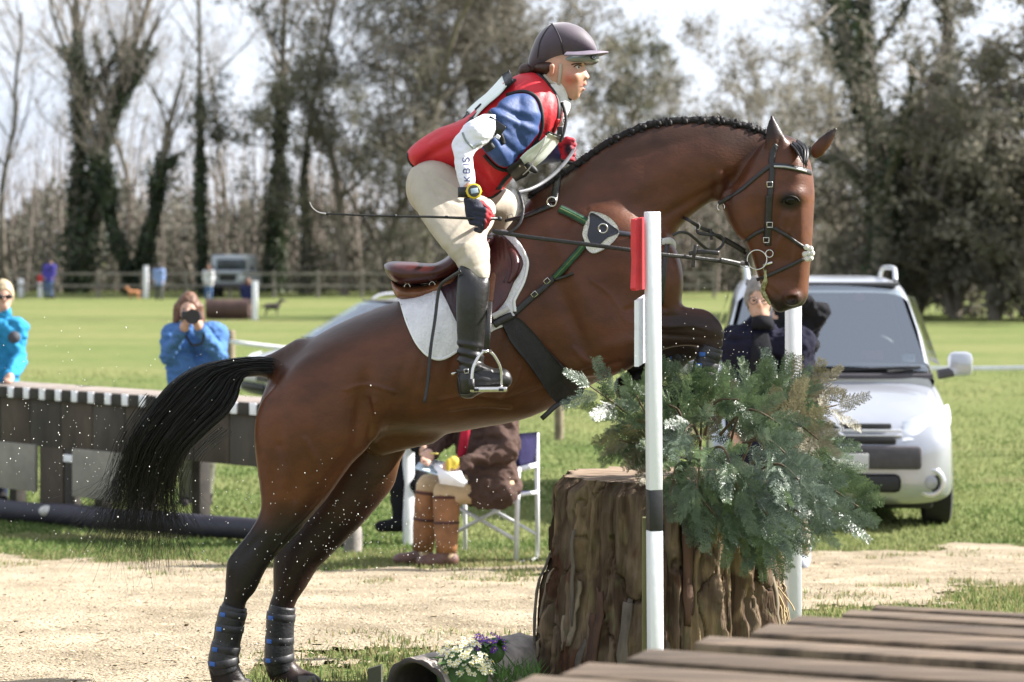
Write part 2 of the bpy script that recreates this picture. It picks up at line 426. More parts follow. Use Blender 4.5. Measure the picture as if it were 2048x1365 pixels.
def blades(n, region, name, colf, hmin, hmax, wid, seed, lean=.5):
    r = np.random.default_rng(seed); u, d = region(n, r); x = (u - 1024) * d / F; y = d
    z = zfield(x, y); h = r.uniform(hmin, hmax, len(x)); a = r.uniform(0, 6.28, len(x)); l = r.uniform(0, lean, len(x)) * h
    p = np.stack([x, y, z - .004], -1); w = wid * r.uniform(.6, 1.4, len(x)); t = np.stack([np.cos(a + 1.57), np.sin(a + 1.57), a * 0], -1)
    mid = p + np.stack([np.cos(a) * l * .35, np.sin(a) * l * .35, h * .6], -1); tip = p + np.stack([np.cos(a) * l, np.sin(a) * l, h], -1)
    V = np.stack([p - t * w[:, None], p + t * w[:, None], mid + t * w[:, None] * .7, mid - t * w[:, None] * .7, tip], 1).reshape(-1, 3)
    i = np.arange(len(x))[:, None] * 5; Fq = np.concatenate([i + np.array([[0, 1, 2]]), i + np.array([[0, 2, 3]]), i + np.array([[3, 2, 4]])]); cc = np.repeat(colf(x, y, r), 5, 0)
    o = mesh_obj(name, V, Fq, mat('grass_blade', attr=True, rough=.7, var=.1, scale=3, bump=0, spec=.15, trans=.35), smooth=False, cols=cc); return o
def gcol(x, y, r):
    t = np.clip(fbm(np.stack([x, y, x * 0], -1), .8, 3) * 2.4 - .65 + r.normal(0, .25, len(x)), 0, 1)[:, None]; dry = sstep(.52, .66, fbm(np.stack([x * .7, y * 1.3, x * 0 + 3], -1), .9, 3) + r.normal(0, .03, len(x)))[:, None] * .6; return (np.array([.095, .148, .042]) * (1 - t) + np.array([.26, .275, .115]) * t) * (1 - dry) + np.array([.33, .29, .16]) * dry
def reg_field(n, r):
    d = 14.0 / (1 - r.random(n) * (1 - 14.0 / 42.0)); u = r.uniform(-60, 2110, n); x = (u - 1024) * d / F; k = sand_mask(x, d) < .05 * r.normal(0, 2, n); return u[k], d[k]
tag(blades(150000, reg_field, 'meadow_grass', gcol, .012, .042, .007, 5), 'short bright green meadow grass beyond the track', 'grass', kind='stuff')
def reg_edge(n, r):
    d = r.uniform(8.6, 16, n); u = r.uniform(-60, 2110, n); x = (u - 1024) * d / F; sm = sand_mask(x, d); k = (sm < .12 * r.normal(0, 1, n)) | ((sm < 1.1) & (fbm(np.stack([x, d, x * 0], -1), 4, 3) + .06 * r.normal(0, 1, n) > .56)); return u[k], d[k]
def gcol2(x, y, r):
    t = np.clip(r.normal(.5, .3, len(x)), 0, 1)[:, None]; c = np.array([.09, .145, .04]) * (1 - t) + np.array([.24, .25, .10]) * t; s = (r.random(len(x)) < .25)[:, None]; return np.where(s, np.array([.34, .28, .15]), c)
tag(blades(90000, reg_edge, 'track_grass', gcol2, .015, .05, .0035, 6, .8), 'thin worn grass growing at the edges of the sandy track', 'grass', kind='stuff')
def chips(n):
    r = np.random.default_rng(8); d = 8.3 / (1 - r.random(n) * (1 - 8.3 / 15.8)); u = r.uniform(-60, 2110, n); x = (u - 1024) * d / F; k = sand_mask(x, d) > -.15; x = x[k]; y = d[k]; m = len(x)
    z = zfield(x, y) + .010 + .034 * (fbm(np.stack([x, y, x * 0], -1), 4.5, 4) - .38); a = r.uniform(0, 6.28, m); l = r.uniform(.002, .008, m) * np.where(r.random(m) < .05, 2.2, 1); w = l * r.uniform(.3, .7, m); tl = r.normal(0, .25, m); t2 = r.normal(0, .2, m)
    A = np.stack([np.cos(a), np.sin(a), tl], -1) * l[:, None]; B = np.stack([-np.sin(a), np.cos(a), t2], -1) * w[:, None]; p = np.stack([x, y, z], -1); up = np.array([0, 0, 1.]) * (l * .3)[:, None]
    V = np.stack([p - A - B, p + A - B * .7, p + A + B, p - A * .8 + B, p + up], 1).reshape(-1, 3); i = np.arange(m)[:, None] * 5
    Fq = np.concatenate([i + np.array([[q, (q + 1) % 4, 4]]) for q in range(4)]); t = r.random(m)[:, None]
    c = np.where(t < .62, np.array([.42, .35, .235]), np.where(t < .9, np.array([.32, .25, .16]), np.array([.18, .135, .09]))) * r.uniform(.8, 1.15, (m, 1))
    tag(mesh_obj('track_chippings', V, Fq, mat('chippings', attr=True, rough=.9, var=.1, bump=0, spec=.1), smooth=False, cols=np.repeat(c, 5, 0)), 'loose pale stones and chippings lying on the sandy track', 'chippings', kind='stuff')
chips(42000)

# ---- trees
def prisms(seg, n=3):
    s = np.array(seg, float); p0 = s[:, :3]; p1 = s[:, 3:6]; r0 = s[:, 6:7]; r1 = s[:, 7:8]; t = p1 - p0; t /= np.linalg.norm(t, axis=1, keepdims=True) + 1e-9
    a = np.cross(t, np.where(np.abs(t[:, 2:3]) < .9, [[0, 0, 1.]], [[1., 0, 0]])); a /= np.linalg.norm(a, axis=1, keepdims=True) + 1e-9; b = np.cross(t, a)
    V = []
    for k in range(n):
        an = 2 * math.pi * k / n; o = a * math.cos(an) + b * math.sin(an); V += [p0 + o * r0, p1 + o * r1]
    V = np.stack(V, 1).reshape(-1, 3); i = np.arange(len(s))[:, None] * (2 * n)
    Fq = np.concatenate([i + np.array([[2 * k, 2 * ((k + 1) % n), 2 * ((k + 1) % n) + 1, 2 * k + 1]]) for k in range(n)]); return V, Fq
def leaf_cloud(pts, size, r, flat=1.0):
    m = len(pts); a = r.normal(0, 1, (m, 3)); a /= np.linalg.norm(a, axis=1, keepdims=True); b = np.cross(a, r.normal(0, 1, (m, 3))); b /= np.linalg.norm(b, axis=1, keepdims=True) + 1e-9
    s = size * r.uniform(.6, 1.5, (m, 1)); p = np.asarray(pts)
    V = np.stack([p - a * s, p + b * s * .7, p + a * s, p - b * s * .7], 1).reshape(-1, 3); return V, np.arange(m * 4).reshape(-1, 4)
def grow(r, base, h, rad, lean=(0, 0), fork=.3, spread=.55, levels=5, kids=(3, 5), up=.25, wander=.10, first=.35, forks=None):
    """bare tree: list of segments per level"""
    segs = [[] for _ in range(levels)]
    def run(p, d, length, r0, lv, frac0):
        n = max(3, int(5 - lv * .5) + (5 if lv == 0 else 0)); step = length / n; pts = [p]; rr = r0
        for i in range(n):
            d = d + r.normal(0, wander * (1 + .5 * lv), 3); d[2] += up * .12 * (lv > 0); d /= np.linalg.norm(d); q = p + d * step; r1 = r0 * (1 - .72 * (i + 1) / n) if lv else r0 * (1 - .6 * (i + 1) / n)
            segs[lv].append((*p, *q, rr, r1)); p = q; rr = r1; pts.append(p)
        if lv < levels - 1:
            k = int(r.integers(kids[0], kids[1] + 1)) + (6 if lv == 0 else 0)
            for j in range(k):
                t = frac0 + (1 - frac0) * (j + r.random()) / k; i = min(int(t * n), n - 1); q = pts[i] + (pts[i + 1] - pts[i]) * r.random(); ax = r.normal(0, 1, 3); ax -= d * ax.dot(d); ax /= np.linalg.norm(ax); dd = d * (1 - spread) + ax * spread + np.array([0, 0, up]); dd /= np.linalg.norm(dd)
                run(q, dd, length * r.uniform(.35, .62) * (1.0 if lv else .75), max(r0 * (1 - .7 * t) * .55, .008), lv + 1, .15)
    for (dx, dy, hh, rf) in (forks or [(lean[0], lean[1], 1, 1)]): run(np.array(base, float), np.array([dx, dy, 1.0]) / math.sqrt(dx * dx + dy * dy + 1), h * hh, rad * rf, 0, first)
    return segs
M_BARK = mat('bark', (.15, .13, .10), .9, .3, 1.5, .6, 8, bdist=.05); M_TWIG = mat('twigs', (.26, .225, .19), .9, .2, .5, 0); M_TWIG2 = mat('brown_twigs', (.19, .16, .135), .9, .25, .4, 0); M_IVY = mat('ivy', (.030, .050, .026), .55, .4, .9, 0, col2=(.07, .095, .045), trans=.25)
def tree(u, d, h, rad, label, seed, ivy=0, ivy_top=.6, ivy_w=.6, leaves=0, leafmat=None, leafsize=.1, twm=None, cat='tree', group=None, **kw):
    r = np.random.default_rng(seed); b = GP(u, d); b.z -= .1; t = thing('bare_tree' if not leaves else 'dense_tree', b, label, cat, group); S = grow(r, b, h, rad, **kw)
    V, Fq = prisms(S[0] + S[1], 7); mesh_obj('trunk', V, Fq, M_BARK, t)
    tw = [s for l in S[2:] for s in l]
    if tw: 
        V, Fq = prisms([(*s[:6], max(s[6], .011), max(s[7], .007)) for s in tw], 3); mesh_obj('crown', V, Fq, twm or M_TWIG, t)
    if ivy:
        A = np.array(S[0] + S[1]); z0 = b.z; A = A[A[:, 5] < z0 + h * ivy_top]; wts = np.maximum(A[:, 6], .04); wts = wts / wts.sum(); i = r.choice(len(A), ivy, p=wts); s = r.random((ivy, 1)); p = A[i, :3] * (1 - s) + A[i, 3:6] * s
        clump = (fbm(p, .9, 2) ** 2) * 3.2; sp = r.normal(0, 1, (ivy, 3)); sp /= np.linalg.norm(sp, axis=1, keepdims=True); sp = sp * (A[i, 6:7] * r.uniform(.9, 1.2, (ivy, 1)) + np.abs(r.normal(0, .55, (ivy, 1))) * ivy_w * np.clip(A[i, 6:7] / rad, .3, 1) * clump[:, None]); V, Fq = leaf_cloud(p + sp, .11 if d > 90 else .07, r); mesh_obj('ivy', V, Fq, M_IVY, t, False)
    if leaves:
        A = np.array(tw); i = r.integers(0, len(A), leaves); s = r.random((leaves, 1)); p = A[i, :3] * (1 - s) + A[i, 3:6] * s + r.normal(0, .18, (leaves, 3)); V, Fq = leaf_cloud(p, leafsize, r); mesh_obj('leaves', V, Fq, leafmat, t, False)
    return t
TR = 'bare trees at the far edge of the field'
tree(150, 124, 19, .36, 'tall twin-stemmed ivy-clad tree at the left edge of the wood', 21, ivy=15000, ivy_top=.72, ivy_w=1.5, forks=[(-.12, 0, 1, 1), (.17, .05, .97, .9), (.02, .1, .8, .7)], first=.42, spread=.42, up=.35, group=TR, levels=5)
tree(272, 121, 11.5, .30, 'stubby ivy-covered pollard tree left of the tall thin trunk', 22, ivy=9000, ivy_top=.62, ivy_w=1.25, forks=[(-.10, 0, .9, .9), (.20, 0, .95, .9)], first=.5, spread=.6, up=.4, group=TR)
tree(403, 118, 19.5, .16, 'tall thin straight trunk with a narrow sleeve of ivy', 23, ivy=3500, ivy_top=.55, ivy_w=.50, levels=4, kids=(1, 2), spread=.7, first=.55, wander=.02, group=TR)
tree(545, 126, 18, .26, 'tall tree with ivy up its stem right of the thin trunk', 24, ivy=8000, ivy_top=.62, ivy_w=.95, first=.5, spread=.5, up=.4, wander=.04, group=TR)
tree(612, 122, 19, .19, 'slender leaning bare tree with a forked stem beside the brown thicket', 25, ivy=1200, ivy_top=.4, ivy_w=.4, forks=[(.02, 0, 1, 1), (-.05, 0, .8, .6)], first=.45, wander=.06, group=TR)
tree(20, 128, 15, .17, 'pale bare tree with fine twigs at the left picture edge', 26, first=.3, group=TR)
tree(250, 136, 17, .18, 'pale bare tree with a wide crown behind the ivy pollard', 27, first=.3, up=.2, group=TR)
tree(480, 140, 13, .16, 'small bare tree in the gap behind the field fence', 28, first=.25, group=TR)
M_OLIVE = mat('olive_leaves', (.16, .145, .11), .85, .35, .35, 0, col2=(.30, .28, .225), trans=.42); M_DKL = mat('dark_leaves', (.07, .085, .055), .8, .4, .4, 0, col2=(.20, .19, .13), trans=.4)
for k, (u, d, h, sd, lb) in enumerate(((690, 118, 14.0, 31, 'brown dense thicket tree left of the rider'), (765, 122, 17.0, 32, 'tall brown dense tree directly behind the rider back'), (850, 117, 17.5, 33, 'olive brown dense tree behind the rider seat'), (940, 121, 19, 34, 'tallest olive dense tree behind the rider helmet'), (1030, 118, 17, 35, 'olive dense tree behind the rider chest'), (1120, 123, 13.5, 36, 'lower olive tree behind the plaited neck'), (1215, 120, 10.5, 38, 'low rounded olive tree behind the middle of the horse neck'))):
    tree(u, d, h, .22, lb, sd, leaves=17000, leafmat=M_OLIVE if k % 3 else M_DKL, leafsize=.075, twm=M_TWIG2, levels=5, kids=(4, 6), first=.12, spread=.68, up=.16, group='dense brown trees in the middle of the wood')
for k, (u, d, h, sd, lb) in enumerate(((1330, 132, 9.5, 41, 'rounded pale bare tree behind the crest of the horse'), (1400, 138, 8, 42, 'small pale bare tree behind the poll of the horse'), (1505, 126, 11, 43, 'pale bare tree left of the ears of the horse'), (1590, 120, 9, 44, 'pale bare tree right behind the ears of the horse'), (1660, 110, 10, 45, 'bare twiggy tree beside the big ivy tree on the right'))):
    tree(u, d, h, .15, lb, sd, first=.2, kids=(3, 5), group=TR, up=.25, leaves=5000, leafmat=M_OLIVE, leafsize=.08, twm=M_TWIG)
RT = 'trees on the right side of the field'
tree(1770, 76, 13.5, .42, 'big dark ivy-clad tree right of the head of the horse', 51, ivy=16000, ivy_top=.95, ivy_w=.95, first=.25, spread=.6, up=.1, forks=[(-.03, 0, 1, 1), (.07, .05, .95, .7)], kids=(3, 4), group=RT)
tree(1905, 80, 13.5, .30, 'ivy-hung tree with long dark limbs at the upper right', 52, ivy=9000, ivy_top=.95, ivy_w=.8, first=.3, spread=.75, up=.0, wander=.14, kids=(3, 5), group=RT, leaves=6000, leafmat=M_OLIVE, leafsize=.07)
tree(2060, 74, 12.5, .28, 'bare spreading tree at the right picture edge', 53, ivy=3000, ivy_top=.6, ivy_w=.6, first=.25, spread=.75, up=.02, wander=.14, kids=(3, 5), group=RT, leaves=17000, leafmat=M_OLIVE, leafsize=.07)
for k, (u, d, h, sd, lb) in enumerate(((1725, 82, 5.2, 61, 'olive bush under the big ivy tree'), (1830, 78, 7.0, 62, 'tall olive bush behind the roof of the silver car'), (1910, 76, 6.0, 63, 'dense olive bush right of the silver car'), (1990, 74, 7.4, 64, 'large olive bush near the right picture edge'), (2070, 73, 6.2, 65, 'brown bush cut by the right picture edge'))):
    tree(u, d, h, .22, lb, sd, leaves=9000, leafmat=M_OLIVE, leafsize=.085, twm=M_TWIG2, kids=(4, 6), first=.05, spread=.7, up=.2, cat='bush', group='olive bushes at the right', forks=[(0, 0, 1, 1), (.35, 0, .8, .7), (-.35, .1, .8, .7)], levels=4)
def wood():
    r = np.random.default_rng(77); V = []; n = 96000; u = np.where(r.random(n) < .48, r.uniform(-150, 2200, n), r.uniform(-1500, 3600, n)); d = r.uniform(128, 165, n); t = r.random(n) ** 1.25; top = 4.4 + 3.0 * (fbm(np.stack([u / 60, d / 30, u * 0], -1), 1, 3) - .4) * 2 + 5 * sstep(-150, -400, u) + 5 * sstep(2250, 2500, u); p = np.stack([(u - 1024) * d / F, d, -.42 + t * top], -1)
    Vl, Fl = leaf_cloud(p, .16, r); seg = []
    for k in range(1500):
        uu = r.uniform(-150, 2200) if k < 550 else r.uniform(-1500, 3600); dd = r.uniform(126, 160); x = (uu - 1024) * dd / F; h = r.uniform(4, 11); a = r.normal(0, .1, 2); q = np.array([x, dd, -.5]); rad = r.uniform(.03, .13)
        for i in range(4): w = q + np.array([a[0] * h / 4 + r.normal(0, .12), a[1], h / 4]); seg.append((*q, *w, rad * (1 - i * .22), rad * (1 - (i + 1) * .22))); q = w
        for j in range(9): tq = r.random(); b0 = np.array([x + a[0] * h * tq, dd, h * tq]); seg.append((*b0, *(b0 + r.normal(0, .9, 3) + [0, 0, .8]), .02, .006))
    Vs, Fs = prisms(seg, 3); 
    tag(mesh_obj('wood_undergrowth', Vl, Fl, mat('undergrowth', (.07, .072, .05), .9, .4, .12, 0, col2=(.20, .19, .15), trans=.35), smooth=False), 'dim mass of scrub and branches under the far trees', 'undergrowth', kind='stuff')
    tag(mesh_obj('wood_stems', Vs, Fs, M_TWIG2, smooth=False), 'countless thin stems standing in the far wood', 'stems', kind='stuff')
wood()
# ---------------------------------------------------------------- horse
from mathutils.bvhtree import BVHTree
class Surf:
    """finds points on a built surface so that tack and clothes lie on it"""
    def __init__(s, *vf):
        V = []; Fc = []; o = 0
        for v, f in vf: V += v.tolist(); Fc += (f + o).tolist(); o += len(v)
        s.b = BVHTree.FromPolygons(V, Fc)
    def hit(s, u, v, off=.004, fallback=8.9):
        d = (P(u, v, 1) - cam.location).normalized()
        loc, nor, i, dist = s.b.ray_cast(cam.location, d)
        if loc is None: return None, None
        if nor.dot(d) > 0: nor = -nor
        return loc + nor * off, nor
    def path(s, px, n=6, off=.004, closed=False):
        q = spline(px, n, closed); out = []; nn = []
        for u, v in q:
            l, m = s.hit(u, v, off)
            out.append(l); nn.append(m)
        ok = [i for i, l in enumerate(out) if l is not None]
        if not ok: raise ValueError('path misses the surface')
        for i in range(len(out)):
            if out[i] is None:
                j = min(ok, key=lambda t: abs(t - i)); out[i] = P(q[i][0], q[i][1], out[j].y); nn[i] = nn[j]
        # even out depth jumps
        ys = np.array([p.y for p in out])
        for _ in range(4): ys[1:-1] = np.minimum(ys[1:-1], (ys[:-2] + ys[2:]) / 2)
        out = [P(q[i][0], q[i][1], ys[i]) for i in range(len(out))]
        return out, nn
    def strap(s, mb, px, width, thick=.003, n=6, off=.004, closed=False):
        p, nn = s.path(px, n, off, closed)
        mb.tube(p, width / 2, 8, flat=(lambda i: nn[i], thick / (width / 2))); return p, nn
    def sheet(s, px, off=.006, thick=.006, step=.012, sub=3):
        """patch of cloth or leather laid over the surface: outline in pixels -> verts, faces"""
        q = spline(px, sub, True); d0 = 8.75
        X2 = (q[:, 0] - 1024) * d0 / F; Z2 = ZC - (q[:, 1] - HZ) * d0 / F
        bm = bmesh.new(); vs = [bm.verts.new((x, 0, z)) for x, z in zip(X2, Z2)]
        f = bm.faces.new(vs); bmesh.ops.triangulate(bm, faces=[f])
        for _ in range(12):
            le = [e for e in bm.edges if e.calc_length() > step * 1.5]
            if not le: break
            bmesh.ops.subdivide_edges(bm, edges=le, cuts=1); bmesh.ops.triangulate(bm, faces=bm.faces[:])
        for _ in range(3): bmesh.ops.smooth_vert(bm, verts=[v for v in bm.verts if not v.is_boundary], factor=.5, use_axis_x=True, use_axis_z=True)
        bm.verts.index_update(); V = []; N = []; miss = []
        for v in bm.verts:
            u = 1024 + v.co.x * F / d0; w = HZ + (ZC - v.co.z) * F / d0
            l, m = s.hit(u, w, off)
            if l is None: miss.append(v.index); V.append((u, w)); N.append(Vector((0, -1, 0)))
            else: V.append(l); N.append(m)
        good = [i for i in range(len(V)) if isinstance(V[i], Vector)]
        ga = np.array([[bm.verts[i].co.x, bm.verts[i].co.z] for i in good]) if (bm.verts.ensure_lookup_table() or True) else 0
        for i in miss:
            j = good[int(((ga - np.array([bm.verts[i].co.x, bm.verts[i].co.z])) ** 2).sum(1).argmin())]
            V[i] = P(V[i][0], V[i][1], V[j].y + .01)
        v = np.array([list(p) for p in V]); fc = np.array([[x.index for x in f.verts] for f in bm.faces])
        bd = [(e.verts[0].index, e.verts[1].index) for e in bm.edges if e.is_boundary]; 
        # even out
        e = np.array([(a.verts[0].index, a.verts[1].index) for a in bm.edges]); n = len(v); deg = np.bincount(e.ravel(), minlength=n).clip(1)
        for _ in range(3):
            av = (np.bincount(e[:, 0], v[e[:, 1], 1], n) + np.bincount(e[:, 1], v[e[:, 0], 1], n)) / deg
            v[:, 1] = np.minimum(v[:, 1], .5 * v[:, 1] + .5 * av)
        bm.free()
        nn = vnormals(v, fc); 
        if nn[:, 1].mean() > 0: nn = -nn; fc = fc[:, ::-1]
        out = v + nn * thick; k = len(v)
        faces = [tuple(t) for t in (fc + k)] + [tuple(t[::-1]) for t in fc] + [(a, b, b + k, a + k) for a, b in bd]
        return np.concatenate([v, out]), faces

HD = 9.0
def ux(u, d=HD): return (u - 1024) * d / F
def build_horse_field():
    fd = Field((-1.18, 8.52, -.12), (1.17, 9.46, 2.13), .0066)
    trunk = [(560,725),(600,694),(650,663),(700,638),(760,614),(800,602),(850,588),(900,566),(950,530),(1000,475),(1040,424),(1070,388),(1110,362),(1150,335),(1190,306),(1240,276),(1290,256),(1340,246),(1400,243),(1450,246),(1500,257),(1540,275),(1558,310),(1520,355),(1475,385),(1449,402),(1422,404),(1395,422),(1371,443),(1355,462),(1349,482),(1352,505),(1352,537),(1357,557),(1358,577),(1354,604),(1345,635),(1328,672),(1305,705),(1276,728),(1229,750),(1185,768),(1151,790),(1107,814),(1040,840),(939,860),(900,866),(832,868),(791,868),(761,873),(720,888),(650,900),(560,895),(518,875),(512,846),(526,790),(545,750)]
    ks = np.array([[520, 1.05], [700, 1.2], [850, 1.12], [980, .86], [1080, .60], [1200, .47], [1300, .44], [1400, .5], [1560, .5]])
    fd.poly(trunk, HD, lambda x, z: np.interp(1024 + x * F / HD, ks[:, 0], ks[:, 1]), .02, cap=.36)
    sh = [(1170,440),(1240,430),(1310,480),(1342,540),(1346,600),(1318,672),(1260,722),(1190,752),(1135,730),(1105,640),(1120,530)]
    for s_ in (-1, 1): fd.poly(sh, HD + .13 * s_, .42, .07)
    for s_ in (-1, 1): fd.ell(P(1318, 560, HD + .10 * s_), (.085, .105, .15), .05)
    nh = [(556,770),(620,720),(700,745),(752,820),(745,880),(701,931),(676,966),(651,1001),(616,1041),(591,1071),(556,1107),(531,1142),(511,1182),(493,1204),(489,1227),(483,1267),(474,1312),(479,1337),(494,1362),(503,1385),(510,1412),(436,1414),(428,1385),(421,1354),(417,1328),(423,1297),(433,1240),(444,1212),(450,1187),(453,1145),(457,1120),(478,1090),(500,1061),(518,1030),(522,1001),(515,941),(510,891),(511,846),(526,800)]
    kl = lambda top: (lambda x, z: np.interp(z, [0, .35, .5, .75, 1.2], [.72, .72, .62, .62, top]))
    fd.poly(nh, HD - .15, kl(.62), .045, cap=.155)
    fh = [(700,800),(780,840),(816,868),(812,900),(800,925),(787,971),(761,1006),(726,1046),(691,1082),(651,1122),(636,1137),(611,1177),(594,1202),(587,1227),(587,1272),(586,1315),(601,1337),(635,1352),(652,1378),(648,1404),(556,1404),(546,1372),(533,1342),(531,1307),(533,1240),(541,1202),(547,1182),(546,1122),(556,1085),(600,1030),(640,960),(680,880)]
    fd.poly(fh, HD + .15, kl(.6), .04, cap=.15)
    # sheath and groin
    fd.cone(P(760, 880, HD), .06, P(850, 862, HD), .05, .06)
    # forelegs
    nf = [(1170,612),(1255,606),(1320,619),(1377,616),(1404,618),(1421,625),(1437,641),(1446,658),(1448,676),(1440,694),(1425,700),(1400,695),(1370,692),(1330,698),(1290,716),(1240,740),(1190,735),(1150,690)]
    fd.poly(nf, HD - .13, .6, .05, cap=.1)
    fd.poly([(1404,672),(1444,684),(1434,715),(1426,745),(1421,768),(1406,780),(1388,770),(1392,745),(1398,712)], HD - .13, .8, .012)
    fd.cone(P(1404, 768, HD - .13), .031, P(1366, 786, HD - .13), .032, .015); fd.cone(P(1366, 786, HD - .13), .038, P(1330, 800, HD - .13), .052, .012)
    fd.cone(P(1225, 690, HD + .12), .10, P(1372, 688, HD + .13), .050, .04); fd.cone(P(1372, 688, HD + .13), .052, P(1384, 692, HD + .13), .046, .02)
    fd.cone(P(1378, 700, HD + .13), .040, P(1302, 742, HD + .13), .032, .015)
    fd.cone(P(1302, 742, HD + .13), .036, P(1272, 756, HD + .13), .034, .015); fd.cone(P(1272, 756, HD + .13), .038, P(1255, 775, HD + .13), .052, .012)
    # head
    hy = lambda x, z: 8.93 - .15 * (x - ux(1540))
    head = [(1545,270),(1572,272),(1600,290),(1615,322),(1622,352),(1625,389),(1623,436),(1619,503),(1615,537),(1613,571),(1612,593),(1602,611),(1575,619),(1556,625),(1543,619),(1535,604),(1521,577),(1512,550),(1503,520),(1492,493),(1476,470),(1459,449),(1450,429),(1449,405),(1470,365),(1500,318),(1524,285)]
    fd.poly(head, 8.93, 1.05, .022, yc=hy, cap=lambda x, z: np.interp(HZ + (ZC - z) * F / 8.93, [270, 330, 390, 450, 520, 560, 620], [.075, .098, .100, .080, .058, .062, .066]))
    return fd
fdH = build_horse_field()
# small features: brow, facial crest, jaw, nostril, mouth, ears, tail dock
hy0 = lambda u: 8.93 - .15 * (ux(u) - ux(1540))
fdH.ell(P(1596, 391, hy0(1596) - .062), (.040, .034, .024), .03)
fdH.ell(P(1590, 390, hy0(1590) + .07), (.036, .030, .024), .03)
fdH.cone(P(1586, 436, hy0(1586) - .064), .012, P(1570, 492, hy0(1570) - .048), .008, .03)
fdH.cone(P(1470, 400, hy0(1470) - .045), .05, P(1492, 455, hy0(1490) - .04), .04, .03)
fdH.ell(P(1592, 596, hy0(1592) - .044), (.033, .026, .028), .015)
fdH.ell(P(1592, 600, hy0(1592) - .068), (.026, .02, .013), 0, Matrix.Rotation(R(-12), 3, 'Y'), sub=True)
fdH.cone(P(1528, 572, hy0(1528) - .058), .006, P(1560, 606, hy0(1560) - .055), .005, 0, sub=True)
fdH.poly([(1551,230),(1561,246),(1574,270),(1585,296),(1575,312),(1553,314),(1541,300),(1538,280),(1542,252)], 8.87, .62, .012)
fdH.poly([(1657,255),(1653,272),(1643,292),(1627,312),(1612,318),(1604,300),(1616,283),(1636,266)], 8.99, .6, .012)
fdH.ell(P(1570, 282, 8.845), (.008, .014, .045), 0, Matrix.Rotation(R(14), 3, 'Y'), sub=True)
fdH.cone(P(600, 712, HD), .06, P(535, 733, HD), .034, .04)
fdH.cone(P(535, 733, HD), .034, P(470, 742, HD), .028, .02)
hv, hf = fdH.mesh(4)
def turn_head(v):
    u, w = pixels_of(v); k = sstep(1430, 1545, u) * sstep(700, 640, w); v = v.copy(); v[:, 0] += .36 * (v[:, 1] - 8.905) * k; return v
hv = turn_head(hv)
